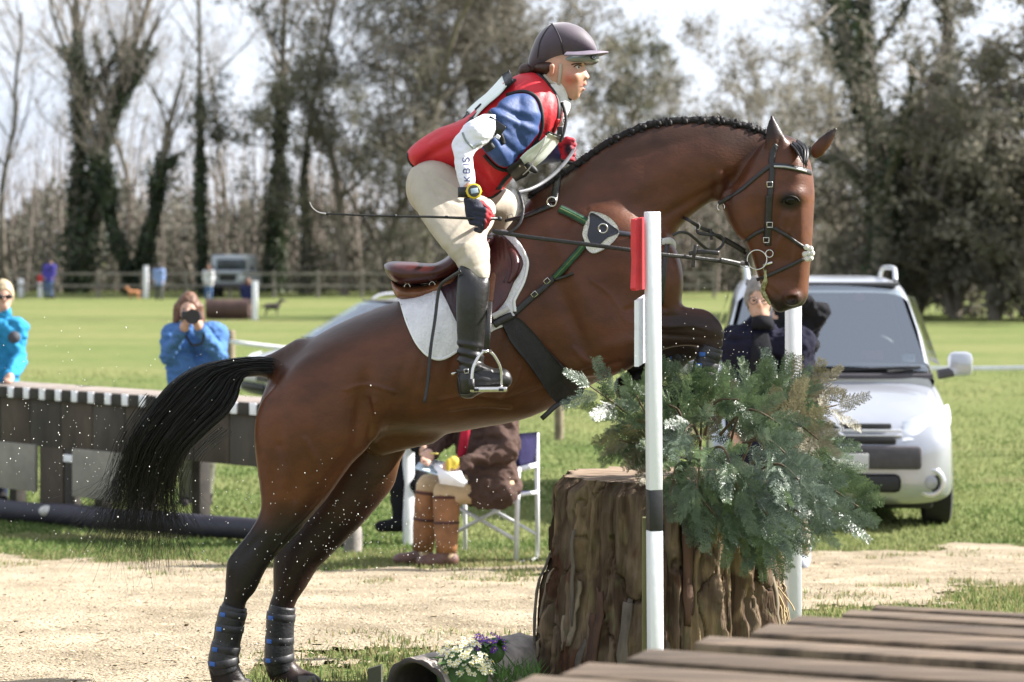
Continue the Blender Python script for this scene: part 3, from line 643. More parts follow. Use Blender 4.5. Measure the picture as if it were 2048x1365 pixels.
def relief(v, f):
    n = vnormals(v, f); u, w = pixels_of(v); near = sstep(.1, -.35, n[:, 1])
    d = np.zeros(len(v))
    def g(cu, cw, su, sw, a, ang=0):
        nonlocal d
        c, s = math.cos(R(ang)), math.sin(R(ang)); x = (u - cu) * c + (w - cw) * s; y = -(u - cu) * s + (w - cw) * c
        d += a * np.exp(-(x / su) ** 2 - (y / sw) ** 2) * near
    g(722, 815, 16, 75, -.022, 8); g(770, 800, 26, 60, .010, 5); g(690, 870, 40, 50, .008)     # flank fold, stifle
    g(660, 700, 45, 22, .010, -20); g(600, 830, 40, 90, .010, 0); g(555, 900, 14, 110, -.008, 4)  # hip, thigh muscles
    g(660, 960, 12, 70, -.008, 35); g(575, 1010, 16, 60, -.006, 20)
    for k in range(7): g(800 + 34 * k, 760 - 8 * k, 7, 80, -.0028, 14)                         # ribs
    g(1145, 640, 16, 110, -.012, -24); g(1195, 640, 36, 80, .008, -24); g(1150, 735, 40, 22, .012, -20)   # shoulder and elbow
    g(1130, 520, 14, 90, .009, -28); g(1260, 610, 22, 60, -.007, -30); g(1235, 690, 60, 14, .006, -14)
    g(1395, 395, 90, 9, -.009, -28); g(1330, 340, 120, 30, .007, -22); g(1240, 400, 90, 22, .006, -35); g(1440, 320, 30, 50, .006, 10)  # neck
    g(1462, 380, 12, 40, -.012, 20); g(1300, 300, 120, 10, -.004, -15)
    g(1550, 420, 7, 60, .004, 5); g(1528, 470, 8, 50, -.006, -20); g(1590, 440, 8, 40, -.006, 4); g(1560, 560, 30, 12, -.004, 0)
    g(1590, 350, 14, 26, .004); g(1600, 480, 10, 50, .003)
    g(1330, 650, 60, 5, .005, 4); g(1350, 672, 60, 5, -.006, 4); g(1330, 632, 50, 4, -.004, 2); g(1425, 660, 8, 18, .006)
    g(500, 1095, 8, 34, -.006, 40); g(462, 1135, 7, 20, .005, 10); g(470, 1250, 4, 40, -.004, 8)
    v = v + n * d[:, None]
    v = v + n * ((fbm(v, 7, 3) - .45) * .006)[:, None]
    # veins and skin folds
    n = vnormals(v, f); u, w = pixels_of(v); dd = np.zeros(len(v))
    def vein(px, wd, a):
        nonlocal dd
        q = spline(px, 6); best = np.full(len(v), 1e9)
        sel = (u > q[:, 0].min() - 20) & (u < q[:, 0].max() + 20) & (w > q[:, 1].min() - 20) & (w < q[:, 1].max() + 20); us, ws = u[sel], w[sel]; b = np.full(len(us), 1e9)
        for i in range(len(q) - 1):
            dx, dy = q[i + 1] - q[i]; t = np.clip(((us - q[i][0]) * dx + (ws - q[i][1]) * dy) / (dx * dx + dy * dy + 1e-9), 0, 1); b = np.minimum(b, np.hypot(us - q[i][0] - t * dx, ws - q[i][1] - t * dy))
        dd[sel] += a * np.exp(-(b / wd) ** 2)
    for px in ([(880,800),(940,790),(1000,796),(1060,780),(1110,760)], [(900,820),(960,812),(1020,815)], [(1000,796),(1030,770),(1040,740)], [(1415,418),(1380,452),(1350,480)], [(1590,430),(1578,462),(1560,480),(1548,510)], [(1578,462),(1590,490),(1588,520)], [(640,1000),(610,1035),(575,1070),(548,1105)], [(1290,640),(1330,655),(1380,650),(1415,660)], [(690,780),(735,770),(790,785)], [(1180,560),(1220,590),(1250,640)]): vein(px, 3.2, .0042)
    for px, a in (([(735,800),(742,840),(735,885)], -.006), ([(748,805),(756,845),(750,880)], .005), ([(1455,345),(1462,375),(1455,400)], -.006), ([(1440,350),(1446,378),(1440,400)], .005), ([(1425,345),(1432,375),(1426,402)], -.004), ([(1165,745),(1200,735),(1240,725)], -.007), ([(1150,700),(1172,722),(1205,728)], .006), ([(1520,565),(1535,575),(1552,590)], -.004), ([(1250,622),(1290,612),(1330,618)], -.006), ([(560,890),(580,950),(590,1000)], -.005), ([(610,880),(640,940),(640,990)], .004)): vein(px, 6, a)
    dd *= sstep(.1, -.3, n[:, 1]); v = v + n * dd[:, None]
    return v
hv = relief(hv, hf)
def horse_cols(v):
    u, w = pixels_of(v); y = v[:, 1]
    c = np.tile(np.array([.112, .039, .018]), (len(v), 1))
    def mixc(m, col):
        nonlocal c; m = np.clip(m, 0, 1)[:, None]; c = c * (1 - m) + np.array(col) * m
    nz = fbm(v, 5, 3) - .47
    mixc(sstep(760, 600, u + 140 * nz) * sstep(720, 820, w) * .8, (.125, .043, .017))       # redder quarters, bounced light put into the coat colour
    back = np.interp(u, [560, 700, 800, 950, 1070, 1240, 1400, 1540], [712, 638, 602, 530, 388, 276, 243, 275])
    mixc(sstep(85, 8, w - back) * .75 * (u < 1540), (.030, .015, .010))                        # dark topline
    bel = np.interp(u, [700, 800, 940, 1107, 1230], [900, 868, 860, 814, 750])
    mixc(sstep(75, 0, bel - w) * (u > 740) * (u < 1200) * .7, (.125, .058, .022))
    mixc(sstep(985, 1085, w + 90 * nz + (u - 520) * .15), (.017, .012, .011))                  # black points behind
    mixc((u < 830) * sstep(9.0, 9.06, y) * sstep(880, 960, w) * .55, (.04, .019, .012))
    mixc(sstep(1225, 1330, u + 60 * nz) * sstep(600, 640, w) * (u < 1452) * .9, (.022, .013, .012))
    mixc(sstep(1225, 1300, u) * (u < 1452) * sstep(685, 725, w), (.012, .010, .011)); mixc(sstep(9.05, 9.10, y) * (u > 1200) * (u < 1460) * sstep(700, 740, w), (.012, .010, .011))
    mixc(sstep(1490, 1560, u) * (w < 640) * .35, (.115, .040, .018))
    mixc(sstep(575, 605, w + 40 * nz) * (u > 1500) * .93, (.016, .013, .013))                  # muzzle
    mixc(sstep(34, 13, np.hypot(u - 1580, (w - 402) * 1.25)) * .92, (.016, .011, .010))          # eye surround
    mixc((w < 300) * (u > 1530) * sstep(300, 262, w) * .92, (.014, .011, .011))                # ear tips
    mixc(sstep(60, 20, np.hypot(u - 1440, w - 400)) * .5, (.05, .02, .011))
    mixc(sstep(550, 515, u) * (w < 760) * (w > 690), (.012, .010, .010))
    c = c * .82
    mixc(sstep(.55, .72, fbm(v, 40, 2)) * .25 * (w > 1100), (.12, .09, .06))                   # mud flecks
    return c
horse = thing('horse', (0.0, HD, 0.0), 'bay horse with black tail and plaited mane leaping over the tree stump', 'horse')
M_COAT = mat('horse_coat', attr=True, rough=.42, var=.24, scale=11, bump=.35, bscale=150, spec=.26, stretch=(.55, 1, 1), bdist=.003, detail=9)
M_COAT.node_tree.nodes['Principled BSDF'].inputs['Coat Weight'].default_value = .05; M_COAT.node_tree.nodes['Principled BSDF'].inputs['Coat Roughness'].default_value = .24
mesh_obj('body', hv, hf, M_COAT, horse, cols=horse_cols(hv))
HS = Surf((hv, hf))
M_BLACKHAIR = mat('black_hair', (.012, .010, .010), .38, .3, 30, .0, spec=.6)
M_EYE = mat('eye_dark', (.005, .0035, .0035), .22, .1, 30, 0, spec=.25)
e_, n_ = HS.hit(1580, 404, -.013); MB().ball(e_, (.024, .020, .019), 18, 12).build('eye', M_EYE, horse)
mb = MB(); HS.strap(mb, [(1563, 405), (1569, 397), (1580, 393), (1592, 396), (1598, 403)], .008, .005, off=.0); mb.build('eyelid', mat('eyelid', (.008, .006, .006), .6, .1, spec=.2), horse)
# mane: one button plait after another along the crest
M_MANE = mat('plaited_mane', (.010, .008, .008), .6, .35, 60, .6, 160, spec=.25)
crest = spline([(1062,392),(1110,362),(1150,335),(1190,306),(1240,276),(1290,256),(1340,246),(1400,243),(1450,246),(1500,257),(1535,272)], 12)
mb = MB(); mb.tube([P(u + random.uniform(-1, 1), v - 1.5 + random.uniform(-1.2, 1.2), HD - .012) for u, v in crest], [.014 + .004 * random.random() for _ in crest], 9); mb.build('mane_base', M_MANE, horse)
for k in range(21):
    t = min(1, max(0, k / 20 + random.uniform(-.012, .012))); q = crest[min(int(t * (len(crest) - 3)) + 1, len(crest) - 1)]; q2 = crest[min(int(t * (len(crest) - 3)) + 3, len(crest) - 1)]
    an = math.atan2(-(q2[1] - q[1]), q2[0] - q[0])
    mb = MB(); rot = Matrix.Rotation(-an, 3, 'Y'); c = P(q[0], q[1] + random.uniform(-.5, 2.5), HD - .014)
    sx = random.uniform(.5, .95)
    for j, (ox, oz, r) in enumerate(((-.013, .002, .015), (.012, .004, .016), (0, .012, .014), (-.004, -.010, .015), (.010, -.008, .013))):
        mb.ball(c + rot @ Vector((ox * sx + random.uniform(-.003, .003), -.008 * (j % 2), oz + random.uniform(-.003, .002))), (r * 1.1 * sx, r * .9, r * random.uniform(.6, .95)), 8, 6, rot)
    for _ in range(7): a0 = c + rot @ Vector((random.uniform(-.02, .02), -.004, .012)); mb.tube([a0, a0 + rot @ Vector((random.uniform(-.012, .004), 0, random.uniform(.006, .014))), a0 + rot @ Vector((random.uniform(-.024, .004), 0, random.uniform(.01, .022)))], [.0009, .0007, .0003], 3)
    mb.build('plait', M_MANE, horse)
# forelock
mb = MB()
for k in range(26):
    a = random.uniform(-.5, .5); u0 = 1580 + random.uniform(-6, 20)
    pts = spline([P(u0, 285 + random.uniform(-4, 4), 8.90 + a * .04), P(u0 + 16 + 6 * a, 300, 8.84 + a * .04), P(1612 + 8 * a, 325 + random.uniform(-8, 15), 8.80 + a * .03)], 3)
    mb.tube([Vector(p) for p in pts], [.005, .006, .006, .005, .004, .003, .0012], 4)
mb.build('forelock', M_BLACKHAIR, horse)
# green froth at the mouth
mb = MB(); fp, _ = HS.path([(1530, 540), (1531, 560), (1526, 580), (1533, 596), (1541, 610)], 5, .004)
mb.tube(fp, [.003 + .006 * math.sin(i / len(fp) * 3.1) + .003 * random.random() for i in range(len(fp))], 7)
mb.build('froth', mat('froth', (.20, .20, .06), .4, .35, 80, .4, 120, col2=(.40, .39, .22)), horse)
# tail: strands
def tail():
    O = spline([(566,716),(520,714),(472,717),(404,730),(364,750),(337,771),(310,804),(283,842),(259,882),(247,916),(238,950),(228,985),(212,1025),(196,1070)], 6)
    I = spline([(560,748),(525,747),(497,748),(482,764),(474,794),(455,826),(425,852),(394,880),(372,905),(358,935),(348,965),(345,1000),(352,1040),(356,1085)], 6)
    n = len(O); V = []; Fc = []
    r2 = np.random.default_rng(11)
    for k in range(2000):
        t = r2.beta(.85, .85); dy = r2.normal(0, 1); end = int(n * (1 if k < 800 else r2.uniform(.45, .97))) - 1; st = int(n * min(.5, abs(r2.normal(0, .18))))
        if k >= 1950: end = n - 1; t = r2.choice([r2.uniform(-.28, 0), r2.uniform(1, 1.35)]); st = int(n * .45)
        end = max(end, st + 12)
        ph = r2.uniform(0, 6.28); amp = r2.uniform(0, 5) * (1.0 if k < 1700 else 2.0); rad = r2.uniform(.0007, .0015); spread = r2.normal(0, .26); pull = r2.normal(-6, 20)
        idx = np.unique(np.linspace(st, end, 15).astype(int)); m = len(idx); s_ = idx / (n - 1)
        tt = t + spread * np.clip((s_ - .55) / .45, 0, 1) ** 2
        p = O[idx] * (1 - tt[:, None]) + I[idx] * tt[:, None]
        p[:, 0] += amp * np.sin(s_ * 7 + ph) * s_ + pull * np.clip((s_ - .75) / .25, 0, 1) ** 2
        p[:, 1] += amp * np.cos(s_ * 6 + ph) * s_ + np.clip(s_ - .72, 0, 1) * r2.normal(10, 130)
        w = .028 + .05 * np.sin(np.clip(s_ * 1.1, 0, 1) * 3.0); dep = HD + dy * w * .55 - .02
        C = np.array([list(P(a, b, c)) for (a, b), c in zip(p, dep)])
        T = np.gradient(C, axis=0); T /= np.linalg.norm(T, axis=1, keepdims=True) + 1e-9
        A = np.cross(T, [0, 1, .2]); A /= np.linalg.norm(A, axis=1, keepdims=True) + 1e-9; B = np.cross(T, A)
        rr = rad * np.clip(1.3 - s_, .35, 1)[:, None]; o = len(V) * 1
        ring = np.stack([C + A * rr, C - .5 * A * rr + .87 * B * rr, C - .5 * A * rr - .87 * B * rr], 1).reshape(-1, 3)
        V.extend(ring.tolist())
        for i in range(m - 1):
            for j in range(3): Fc.append((o + i * 3 + j, o + i * 3 + (j + 1) % 3, o + (i + 1) * 3 + (j + 1) % 3, o + (i + 1) * 3 + j))
    mesh_obj('tail_hair', V, np.array(Fc), mat('tail_hair', (.009, .008, .008), .34, .4, 30, 0, spec=.5), horse)
    fd = Field((-1.55, 8.80, .60), (-.80, 9.2, 1.28), .009)
    core = [(566,718),(520,717),(472,721),(410,735),(370,757),(345,780),(320,812),(293,850),(274,888),(268,915),(275,935),(295,938),(318,922),(338,905),(358,888),(386,870),(418,847),(449,822),(466,792),(475,764),(492,747),(525,745),(560,744)]
    fd.poly(core, HD, .42, 0, cap=.085); v, f = fd.mesh(2); n_ = vnormals(v, f); v = v + n_ * ((fbm(v * [1, 1, .35], 60, 2) - .4) * .004)[:, None]
    mesh_obj('tail_core', v, f, mat('tail_core', (.006, .0055, .006), .7, .4, 40, .8, 160, spec=.2, stretch=(1.5, 1, .4)), horse)
tail()
# hooves
M_HOOF = mat('hoof', (.035, .03, .028), .45, .4, 30, .3, col2=(.14, .12, .10))
def hoof(c, tilt, sy=1):
    mb = MB(); rot = Matrix.Rotation(R(tilt), 3, 'Y'); v = []; f = []; n = 18
    for i, (z, r, ox) in enumerate(((0, .067, .012), (.012, .066, .010), (.07, .052, -.012), (.08, .047, -.016))):
        for k in range(n):
            a = 2 * math.pi * k / n; back = .78 if math.cos(a) < 0 else 1
            v.append(rot @ Vector((ox + r * math.cos(a) * back, r * .9 * math.sin(a), z)) + Vector(c))
    for i in range(3):
        for k in range(n): f.append((i * n + k, i * n + (k + 1) % n, (i + 1) * n + (k + 1) % n, (i + 1) * n + k))
    f.append(tuple(range(n - 1, -1, -1))); f.append(tuple(3 * n + k for k in range(n))); mb.add(v, f); return mb.build('hoof', M_HOOF, horse)
hoof(P(480, 1403, HD - .15), 6); hoof(P(612, 1392, HD + .15), 4)

# brushing boots on the legs
M_BOOT = mat('neoprene', (.013, .013, .015), .45, .3, 40, .5, 120); M_BLUE = mat('blue_tape', (.03, .12, .42), .5, .2)
def leg_boot(pts, rads, d, label, n_straps, group='brushing boots on the legs of the horse'):
    t = thing('brushing_boot', P(pts[-1][0], pts[-1][1], d), label, 'horse boot', group)
    q = spline([(a, b, r) for (a, b), r in zip(pts, rads)], 5); mb = MB()
    mb.tube([P(a, b, d) for a, b, r in q], [r * (1 + .015 * math.sin(i * 1.7)) for i, (a, b, r) in enumerate(q)], 20); mb.build('shell', M_BOOT, t)
    sb = MB()
    for k in range(n_straps):
        a, b, r = q[int((k + .8) / (n_straps + .6) * (len(q) - 1))]; a2, b2, _ = q[min(int((k + .8) / (n_straps + .6) * (len(q) - 1)) + 1, len(q) - 1)]
        ax = (P(a2, b2, d) - P(a, b, d)).normalized()
        mb = MB(); mb.tube([P(a, b, d) - ax * .014, P(a, b, d) - ax * .012, P(a, b, d) + ax * .012, P(a, b, d) + ax * .014], [r + .0005, r + .0025, r + .0025, r + .0005], 20); mb.build('strap', mat('boot_strap', (.018, .018, .02), .5, .3, 50, .4), t)
        c = P(a, b, d) + Vector((-(r + .001) * .64, -(r + .001) * .77, 0))
        mb = MB(); mb.box(c, (.026, .006, .016), Matrix.Rotation(R(-40), 3, 'Z'), .002); mb.build('tape_tab', M_BLUE, t)
    return t
leg_boot([(470,1212),(462,1240),(455,1280),(447,1318),(452,1345)], [.046,.052,.050,.056,.050], HD - .15, 'muddy black boot with blue tabs on the rearmost near hind leg', 4)
leg_boot([(566,1212),(561,1240),(559,1280),(558,1318),(566,1345)], [.048,.054,.053,.056,.048], HD + .15, 'muddy black boot with blue tabs on the far hind leg', 3)
leg_boot([(1424,694),(1415,720),(1408,745),(1404,762)], [.042,.044,.043,.042], HD - .13, 'black boot with blue tabs on the folded near foreleg', 3)
leg_boot([(1366,706),(1340,722),(1312,738)], [.044,.045,.042], HD + .13, 'black boot on the folded far foreleg behind the white post', 2)
# ---------------------------------------------------------------- tack
M_LEATHER = mat('black_leather', (.016, .014, .014), .42, .3, 60, .35, 150); M_STEEL = mat('steel', (.62, .60, .58), .22, .1, 40, .05, metal=1)
M_BURG = mat('burgundy_leather', (.060, .013, .013), .30, .25, 25, .25, 130, spec=.5); M_PURP = mat('dark_leather', (.035, .017, .022), .38, .2, 25, .3, 130)
M_TAN = mat('tan_leather', (.20, .075, .03), .42, .3, 22, .3, 130); M_PAD = mat('quilted_white', (.74, .73, .76), .85, .08, 20, .9, 90, bdist=.006)
M_FLEECE = mat('sheepskin', (.70, .68, .62), .95, .15, 60, 1, 180, bdist=.01)
pad = thing('saddle_pad', P(915, 600, 8.9), 'white quilted saddle pad under the burgundy saddle', 'saddle pad')
v, f = HS.sheet([(798,592),(806,620),(815,648),(831,683),(846,703),(860,714),(875,720),(892,717),(915,702),(950,682),(990,660),(1012,650),(1031,626),(1029,604),(1034,592),(1049,562),(1056,528),(1050,508),(1037,484),(1018,464),(985,464),(950,500),(900,545),(850,572)], .004, .010)
mesh_obj('cloth', v, f, M_PAD, pad)
mb = MB(); HS.strap(mb, [(800,598),(806,620),(815,648),(831,683),(846,703),(860,714),(875,719),(892,716),(915,702)], .010, .004, off=.014); mb.build('binding', mat('white_binding', (.78, .78, .78), .7, .05, bump=0), pad)
mb = MB(); HS.strap(mb, [(1018,466),(1036,486),(1049,508),(1055,528),(1048,562),(1033,592),(1028,604),(1030,624)], .012, .006, off=.014); mb.build('binding', MATS['white_binding'], pad)

sad = thing('saddle', P(900, 560, 9.0), 'burgundy leather jumping saddle with steel stirrups under the rider', 'saddle')
fd = Field((-.50, 8.74, 1.36), (.02, 9.26, 1.72), .007)
fd.poly([(768,533),(776,526),(790,523),(828,525),(868,527),(892,516),(905,503),(940,484),(975,470),(1000,474),(992,492),(955,516),(910,548),(880,562),(851,567),(807,570),(781,558)], 9.0, 5.5, 0, cap=.185)
v, f = fd.mesh(3); mesh_obj('seat', v, f, M_BURG, sad)
fd = Field((-.48, 8.74, 1.34), (.02, 9.26, 1.60), .007)
fd.poly([(783,560),(800,572),(850,570),(900,552),(930,545),(930,580),(871,592),(841,603),(807,602),(790,591)], 9.0, 4.5, 0, cap=.172)
v, f = fd.mesh(3); mesh_obj('panel', v, f, M_TAN, sad); SS = Surf((v, f))
mb = MB(); SS.strap(mb, [(783,557),(800,569),(830,572),(860,569),(885,556),(905,545)], .012, .006, 8, .004); mb.build('welt', M_PURP, sad)
for (u, w) in ((815, 580), (866, 575)):
    l, n_ = SS.hit(u, w, .010)
    if l is None: l = P(u, w, 8.82)
    mb = MB(); mb.ring(l, .0105, .0017, (0, 1, 0), 14, 6, (math.pi, 2 * math.pi), 1, 1.3)
    mb.tube([l + Vector((-.0105, 0, 0)), l + Vector((-.0105, 0, .008))], .0017, 6); mb.tube([l + Vector((.0105, 0, 0)), l + Vector((.0105, 0, .008))], .0017, 6); mb.build('d_ring', M_STEEL, sad)
v, f = HS.sheet([(872,560),(905,520),(945,495),(985,500),(990,620),(975,655),(935,668),(915,650),(897,612),(884,585)], .016, .006); mesh_obj('rear_flap', v, f, M_PURP, sad)
v, f = HS.sheet([(958,480),(985,472),(1010,476),(1032,498),(1046,527),(1040,548),(1026,570),(1010,604),(992,624),(970,640),(955,600),(950,540)], .024, .006); mesh_obj('front_flap', v, f, M_BURG, sad)
mb = MB(); p, _ = HS.path([(1003,482),(1021,500),(1031,524),(1028,545),(1017,566)], 6, .034); mb.tube(p, [.006 + .010 * math.sin(math.pi * i / (len(p) - 1)) for i in range(len(p))], 10); mb.build('knee_roll', M_BURG, sad)
mb = MB(); p, _ = HS.path([(994,486),(1010,510),(1017,536),(1008,566)], 6, .032); mb.tube(p, .004, 8); mb.build('seam_welt', M_PURP, sad)
mb = MB(); HS.strap(mb, [(984,474),(988,500),(988,535),(984,570),(980,604)], .024, .004, off=.040); mb.build('stirrup_leather', M_TAN, sad)
mb = MB(); mb.tube([P(979, 604, 8.62), P(977, 650, 8.56), P(973, 703, 8.545)], .011, 8, flat=((0, -1, 0), .25)); mb.build('stirrup_leather', M_LEATHER, sad)
# stirrup iron turned half sideways, the foot goes through it
ic = P(973, 703, 8.545); di = Vector((math.cos(R(38)), math.sin(R(38)), 0)); hw = .066
iron = spline([ic - di * .012, ic - di * .035 + Vector((0, 0, -.018)), ic - di * (hw - .006) + Vector((0, 0, -.062)), ic - di * hw + Vector((0, 0, -.125))], 6)
iron2 = spline([ic + di * .012, ic + di * .035 + Vector((0, 0, -.018)), ic + di * (hw - .004) + Vector((0, 0, -.062)), ic + di * hw + Vector((0, 0, -.125))], 6)
mb = MB(); mb.tube([Vector(q) for q in iron], .0062, 8); mb.tube([Vector(q) for q in iron2], .0062, 8); mb.tube([ic - di * .02, ic + di * .02], .0065, 8); st_i = mb.build('stirrup_iron', M_STEEL, sad)
tr = ic + Vector((0.004, 0, -.133)); rz = Matrix.Rotation(R(8), 3, 'Z')
mb = MB(); mb.box(tr, (.132, .062, .018), rz, .004); mb.build('tread', M_STEEL, st_i)
for k in (-1, 1): mb = MB(); mb.box(tr + rz @ Vector((k * .044, -.0315, -.001)), (.018, .003, .010), rz, .001); mb.build('tread_slot', M_LEATHER, st_i)
mb = MB(); mb.tube([Vector(iron[-1]) + Vector((0, 0, .03)), Vector(iron[-1]) - Vector((0, 0, .008))], .011, 10); mb.build('rubber_band', M_LEATHER, st_i)
# girth
v, f = HS.sheet([(1000,640),(1020,632),(1040,640),(1075,676),(1105,708),(1135,738),(1165,766),(1158,786),(1128,802),(1108,800),(1078,760),(1050,722),(1020,684)], .008, .010); g_ = mesh_obj('girth', v, f, mat('girth', (.017, .016, .017), .75, .25, 30, .5, 120), sad)
mb = MB(); mb.tube([P(1128, 800, 8.86), P(1108, 815, 8.84), P(1092, 830, 8.84), P(1083, 838, 8.84)], .010, 8, flat=((0, -1, .4), .3)); mb.build('girth_strap', M_LEATHER, sad)
mb = MB(); HS.strap(mb, [(985,634),(1004,624),(1018,617)], .022, .005, off=.030); mb.build('billet_strap', mat('grey_webbing', (.5, .49, .47), .8, .1), sad)
mb = MB(); HS.strap(mb, [(988,650),(1005,640),(1024,632)], .030, .006, off=.024); mb.build('billet_strap', M_LEATHER, sad)

bp = thing('breastplate', P(1200, 480, 8.7), 'black and green elastic breastplate with a sheepskin pad on the shoulder', 'breastplate')
v, f = HS.sheet([(1181,427),(1197,428),(1212,433),(1227,444),(1236,457),(1237,470),(1226,485),(1212,497),(1198,505),(1185,508),(1174,499),(1171,486),(1166,471),(1168,454),(1175,440)], .004, .016, .010); mesh_obj('fleece_pad', v, f, M_FLEECE, bp)
v, f = HS.sheet([(1183,432),(1200,438),(1224,456),(1234,463),(1234,470),(1215,478),(1198,492),(1184,490),(1176,474),(1180,452)], .020, .004, .010); mesh_obj('leather_yoke', v, f, mat('navy_leather', (.02, .02, .032), .5, .2), bp)
def elastic(pts, w):
    mb = MB(); HS.strap(mb, pts, w, .003, off=.012); mb.build('strap', M_LEATHER, bp)
    mb = MB(); HS.strap(mb, pts, w * .72, .003, off=.0145); mb.build('elastic', mat('green_elastic', (.016, .075, .032), .8, .25, 30, .5, 200), bp)
    mb = MB(); HS.strap(mb, pts, w * .16, .003, off=.0165); mb.build('stripe', mat('olive_stripe', (.10, .14, .05), .8, .2), bp)
elastic([(1119,417),(1142,428),(1165,440),(1186,452)], .036); elastic([(1184,470),(1160,500),(1135,528),(1108,558)], .030)
mb = MB(); HS.strap(mb, [(1108,556),(1080,582),(1050,608),(1028,628)], .026, .004, off=.012); mb.build('strap', M_LEATHER, bp)
mb = MB(); HS.strap(mb, [(1110,560),(1135,552),(1147,547)], .012, .004, off=.016); mb.build('strap_end', M_LEATHER, bp)
mb = MB(); HS.strap(mb, [(1104,410),(1080,420),(1050,432),(1010,442)], .022, .004, off=.008); mb.build('strap', M_LEATHER, bp)
mb = MB(); HS.strap(mb, [(1107,405),(1110,385),(1114,366),(1117,352)], .030, .004, off=.008); mb.build('strap', M_LEATHER, bp)
mb = MB(); HS.strap(mb, [(1235,466),(1265,470),(1300,474),(1330,480),(1343,485)], .020, .004, off=.010); mb.build('strap', mat('navy_leather'), bp)
def buckle(srf, u, w, sx, sz, ang, parent, off=.018):
    l, n_ = srf.hit(u, w, off)
    if l is None: return
    mb = MB(); c, s = math.cos(R(ang)), math.sin(R(ang)); pts = []
    for a, b in ((-1, -1), (1, -1), (1, 1), (-1, 1), (-1, -1)): pts.append(l + Vector(((a * sx * c - b * sz * s), 0, (a * sx * s + b * sz * c))))
    mb.tube(pts, .0022, 6); mb.build('buckle', M_STEEL, parent)
for u, w, a in ((1066, 590, 40), (1093, 564, 40), (1028, 440, 15)): buckle(HS, u, w, .010, .008, a, bp)
for u, w, r in ((1206, 461, .0165), (1107, 411, .017)):
    l, n_ = HS.hit(u, w, .028); mb = MB(); mb.ring(l, r, .003, (.1, 1, .1), 22); mb.build('ring', M_STEEL, bp)
# chest end of the breastplate
l1 = P(1330, 486, 8.78); mb = MB(); mb.tube(spline([P(1325,484,8.80), P(1340,482,8.86), P(1350,490,8.95), P(1350,495,9.05)], 4), .013, 8, flat=((1, -.4, 0), .25)); mb.build('chest_strap', mat('grey_webbing'), bp)
mb = MB(); mb.tube(spline([P(1335,490,8.80), P(1330,520,8.78), P(1327,560,8.77), P(1322,610,8.80)], 5), .011, 8, flat=((.6, -1, 0), .25)); mb.build('chest_strap', M_LEATHER, bp)

br = thing('bridle', P(1540, 400, 8.85), 'black leather bridle with loose ring bit and reins on the horse head', 'bridle')
def bs(pts, w=.020, name='strap', off=.004, m=None):
    mb = MB(); HS.strap(mb, pts, w, .0035, off=off, n=8); return mb.build(name, m or M_LEATHER, br)
bs([(1543,322),(1544,345),(1541,380),(1538,420),(1537,455),(1536,492)], .022, 'cheekpiece', .005)
bs([(1537,392),(1536,420),(1534,455),(1533,480)], .022, 'cheekpiece', .009)
bs([(1543,330),(1515,352),(1485,377),(1460,394),(1437,408)], .016, 'throat_lash')
bs([(1543,330),(1560,332),(1585,336),(1608,341),(1622,346)], .022, 'browband', .006)
bs([(1548,333),(1570,334),(1592,338),(1612,343)], .007, 'browband_piping', .014, mat('grey_trim', (.42, .42, .42), .35, .1))
bs([(1553,290),(1546,305),(1543,325)], .024, 'headpiece')
bs([(1537,457),(1515,466),(1497,478),(1488,486)], .014, 'noseband'); bs([(1548,457),(1572,471),(1595,487),(1614,499)], .014, 'noseband'); bs([(1617,514),(1590,527),(1560,541),(1533,553),(1514,560)], .014, 'noseband')
bs([(1537,457),(1548,457)], .014, 'noseband')
mb = MB(); l = P(1617, 507, 8.83)
for a, b in ((0, 0), (-4, -12), (4, -9), (-3, 11), (4, 10), (7, 0), (-7, 2)): mb.ball(P(1617 + a, 507 + b, 8.83), .011, 8, 6)
mb.build('noseband_disc', M_FLEECE, br)
for u, w in ((1540, 370), (1541, 449), (1535, 479)): buckle(HS, u, w, .010, .009, 0, br, .014)
def at_head(u, w, off=.012):
    l, n_ = HS.hit(u, w, off); return l if l is not None else P(u, w, 8.84)
bit = P(1514, 520, min(at_head(1506, 520).y, at_head(1528, 520).y) - .004)
mb = MB(); mb.ring(bit, .0355, .0026, (.05, 1, 0), 30); mb.build('bit_ring', M_STEEL, br)
mb = MB(); mb.ring(at_head(1539, 507, .014), .0135, .0022, (.05, 1, 0), 20); mb.build('bit_ring', M_STEEL, br)
mb = MB(); mb.tube([P(1545, 525, bit.y), P(1528, 530, bit.y + .01), P(1528, 548, bit.y + .03)], .006, 8); mb.build('mouthpiece', M_STEEL, br)
mb = MB(); mb.ring(P(1442, 414, 8.90), .014, .003, (.3, 1, 0), 16, 6, (math.pi * .6, math.pi * 2.2)); mb.build('throat_buckle', M_STEEL, br)
def rein(pts, w, name='rein', m=None, n=6):
    q = spline([P(a, b, c) for a, b, c in pts], n); mb = MB(); mb.tube([Vector(t) for t in q], w / 2, 8, flat=((0, -1, 0), .22)); return mb.build(name, m or M_LEATHER, br)
r1 = rein([(1497,528,bit.y),(1470,526,8.74),(1420,520,8.70),(1370,514,8.66),(1320,509,8.62),(1250,499,8.58),(1180,490,8.57),(1100,480,8.57),(1040,472,8.57),(985,462,8.57)], .016)
for a, b in ((1493, 530), (1485, 528)):
    mb = MB(); mb.ring(P(a, b, bit.y - .003), .010, .0016, (.2, 1, 0), 16); mb.build('rein_ring', M_STEEL, br)
rein([(1378,508,8.66),(1392,505,8.655),(1410,504,8.65),(1438,507,8.66)], .017, 'rein_buckle_end'); rein([(1392,490,8.645),(1389,505,8.64),(1387,522,8.645),(1386,535,8.645)], .014, 'rein_keeper'); rein([(1440,521,8.70),(1465,526,8.73),(1480,530,8.75)], .021, 'rein_buckle_end')
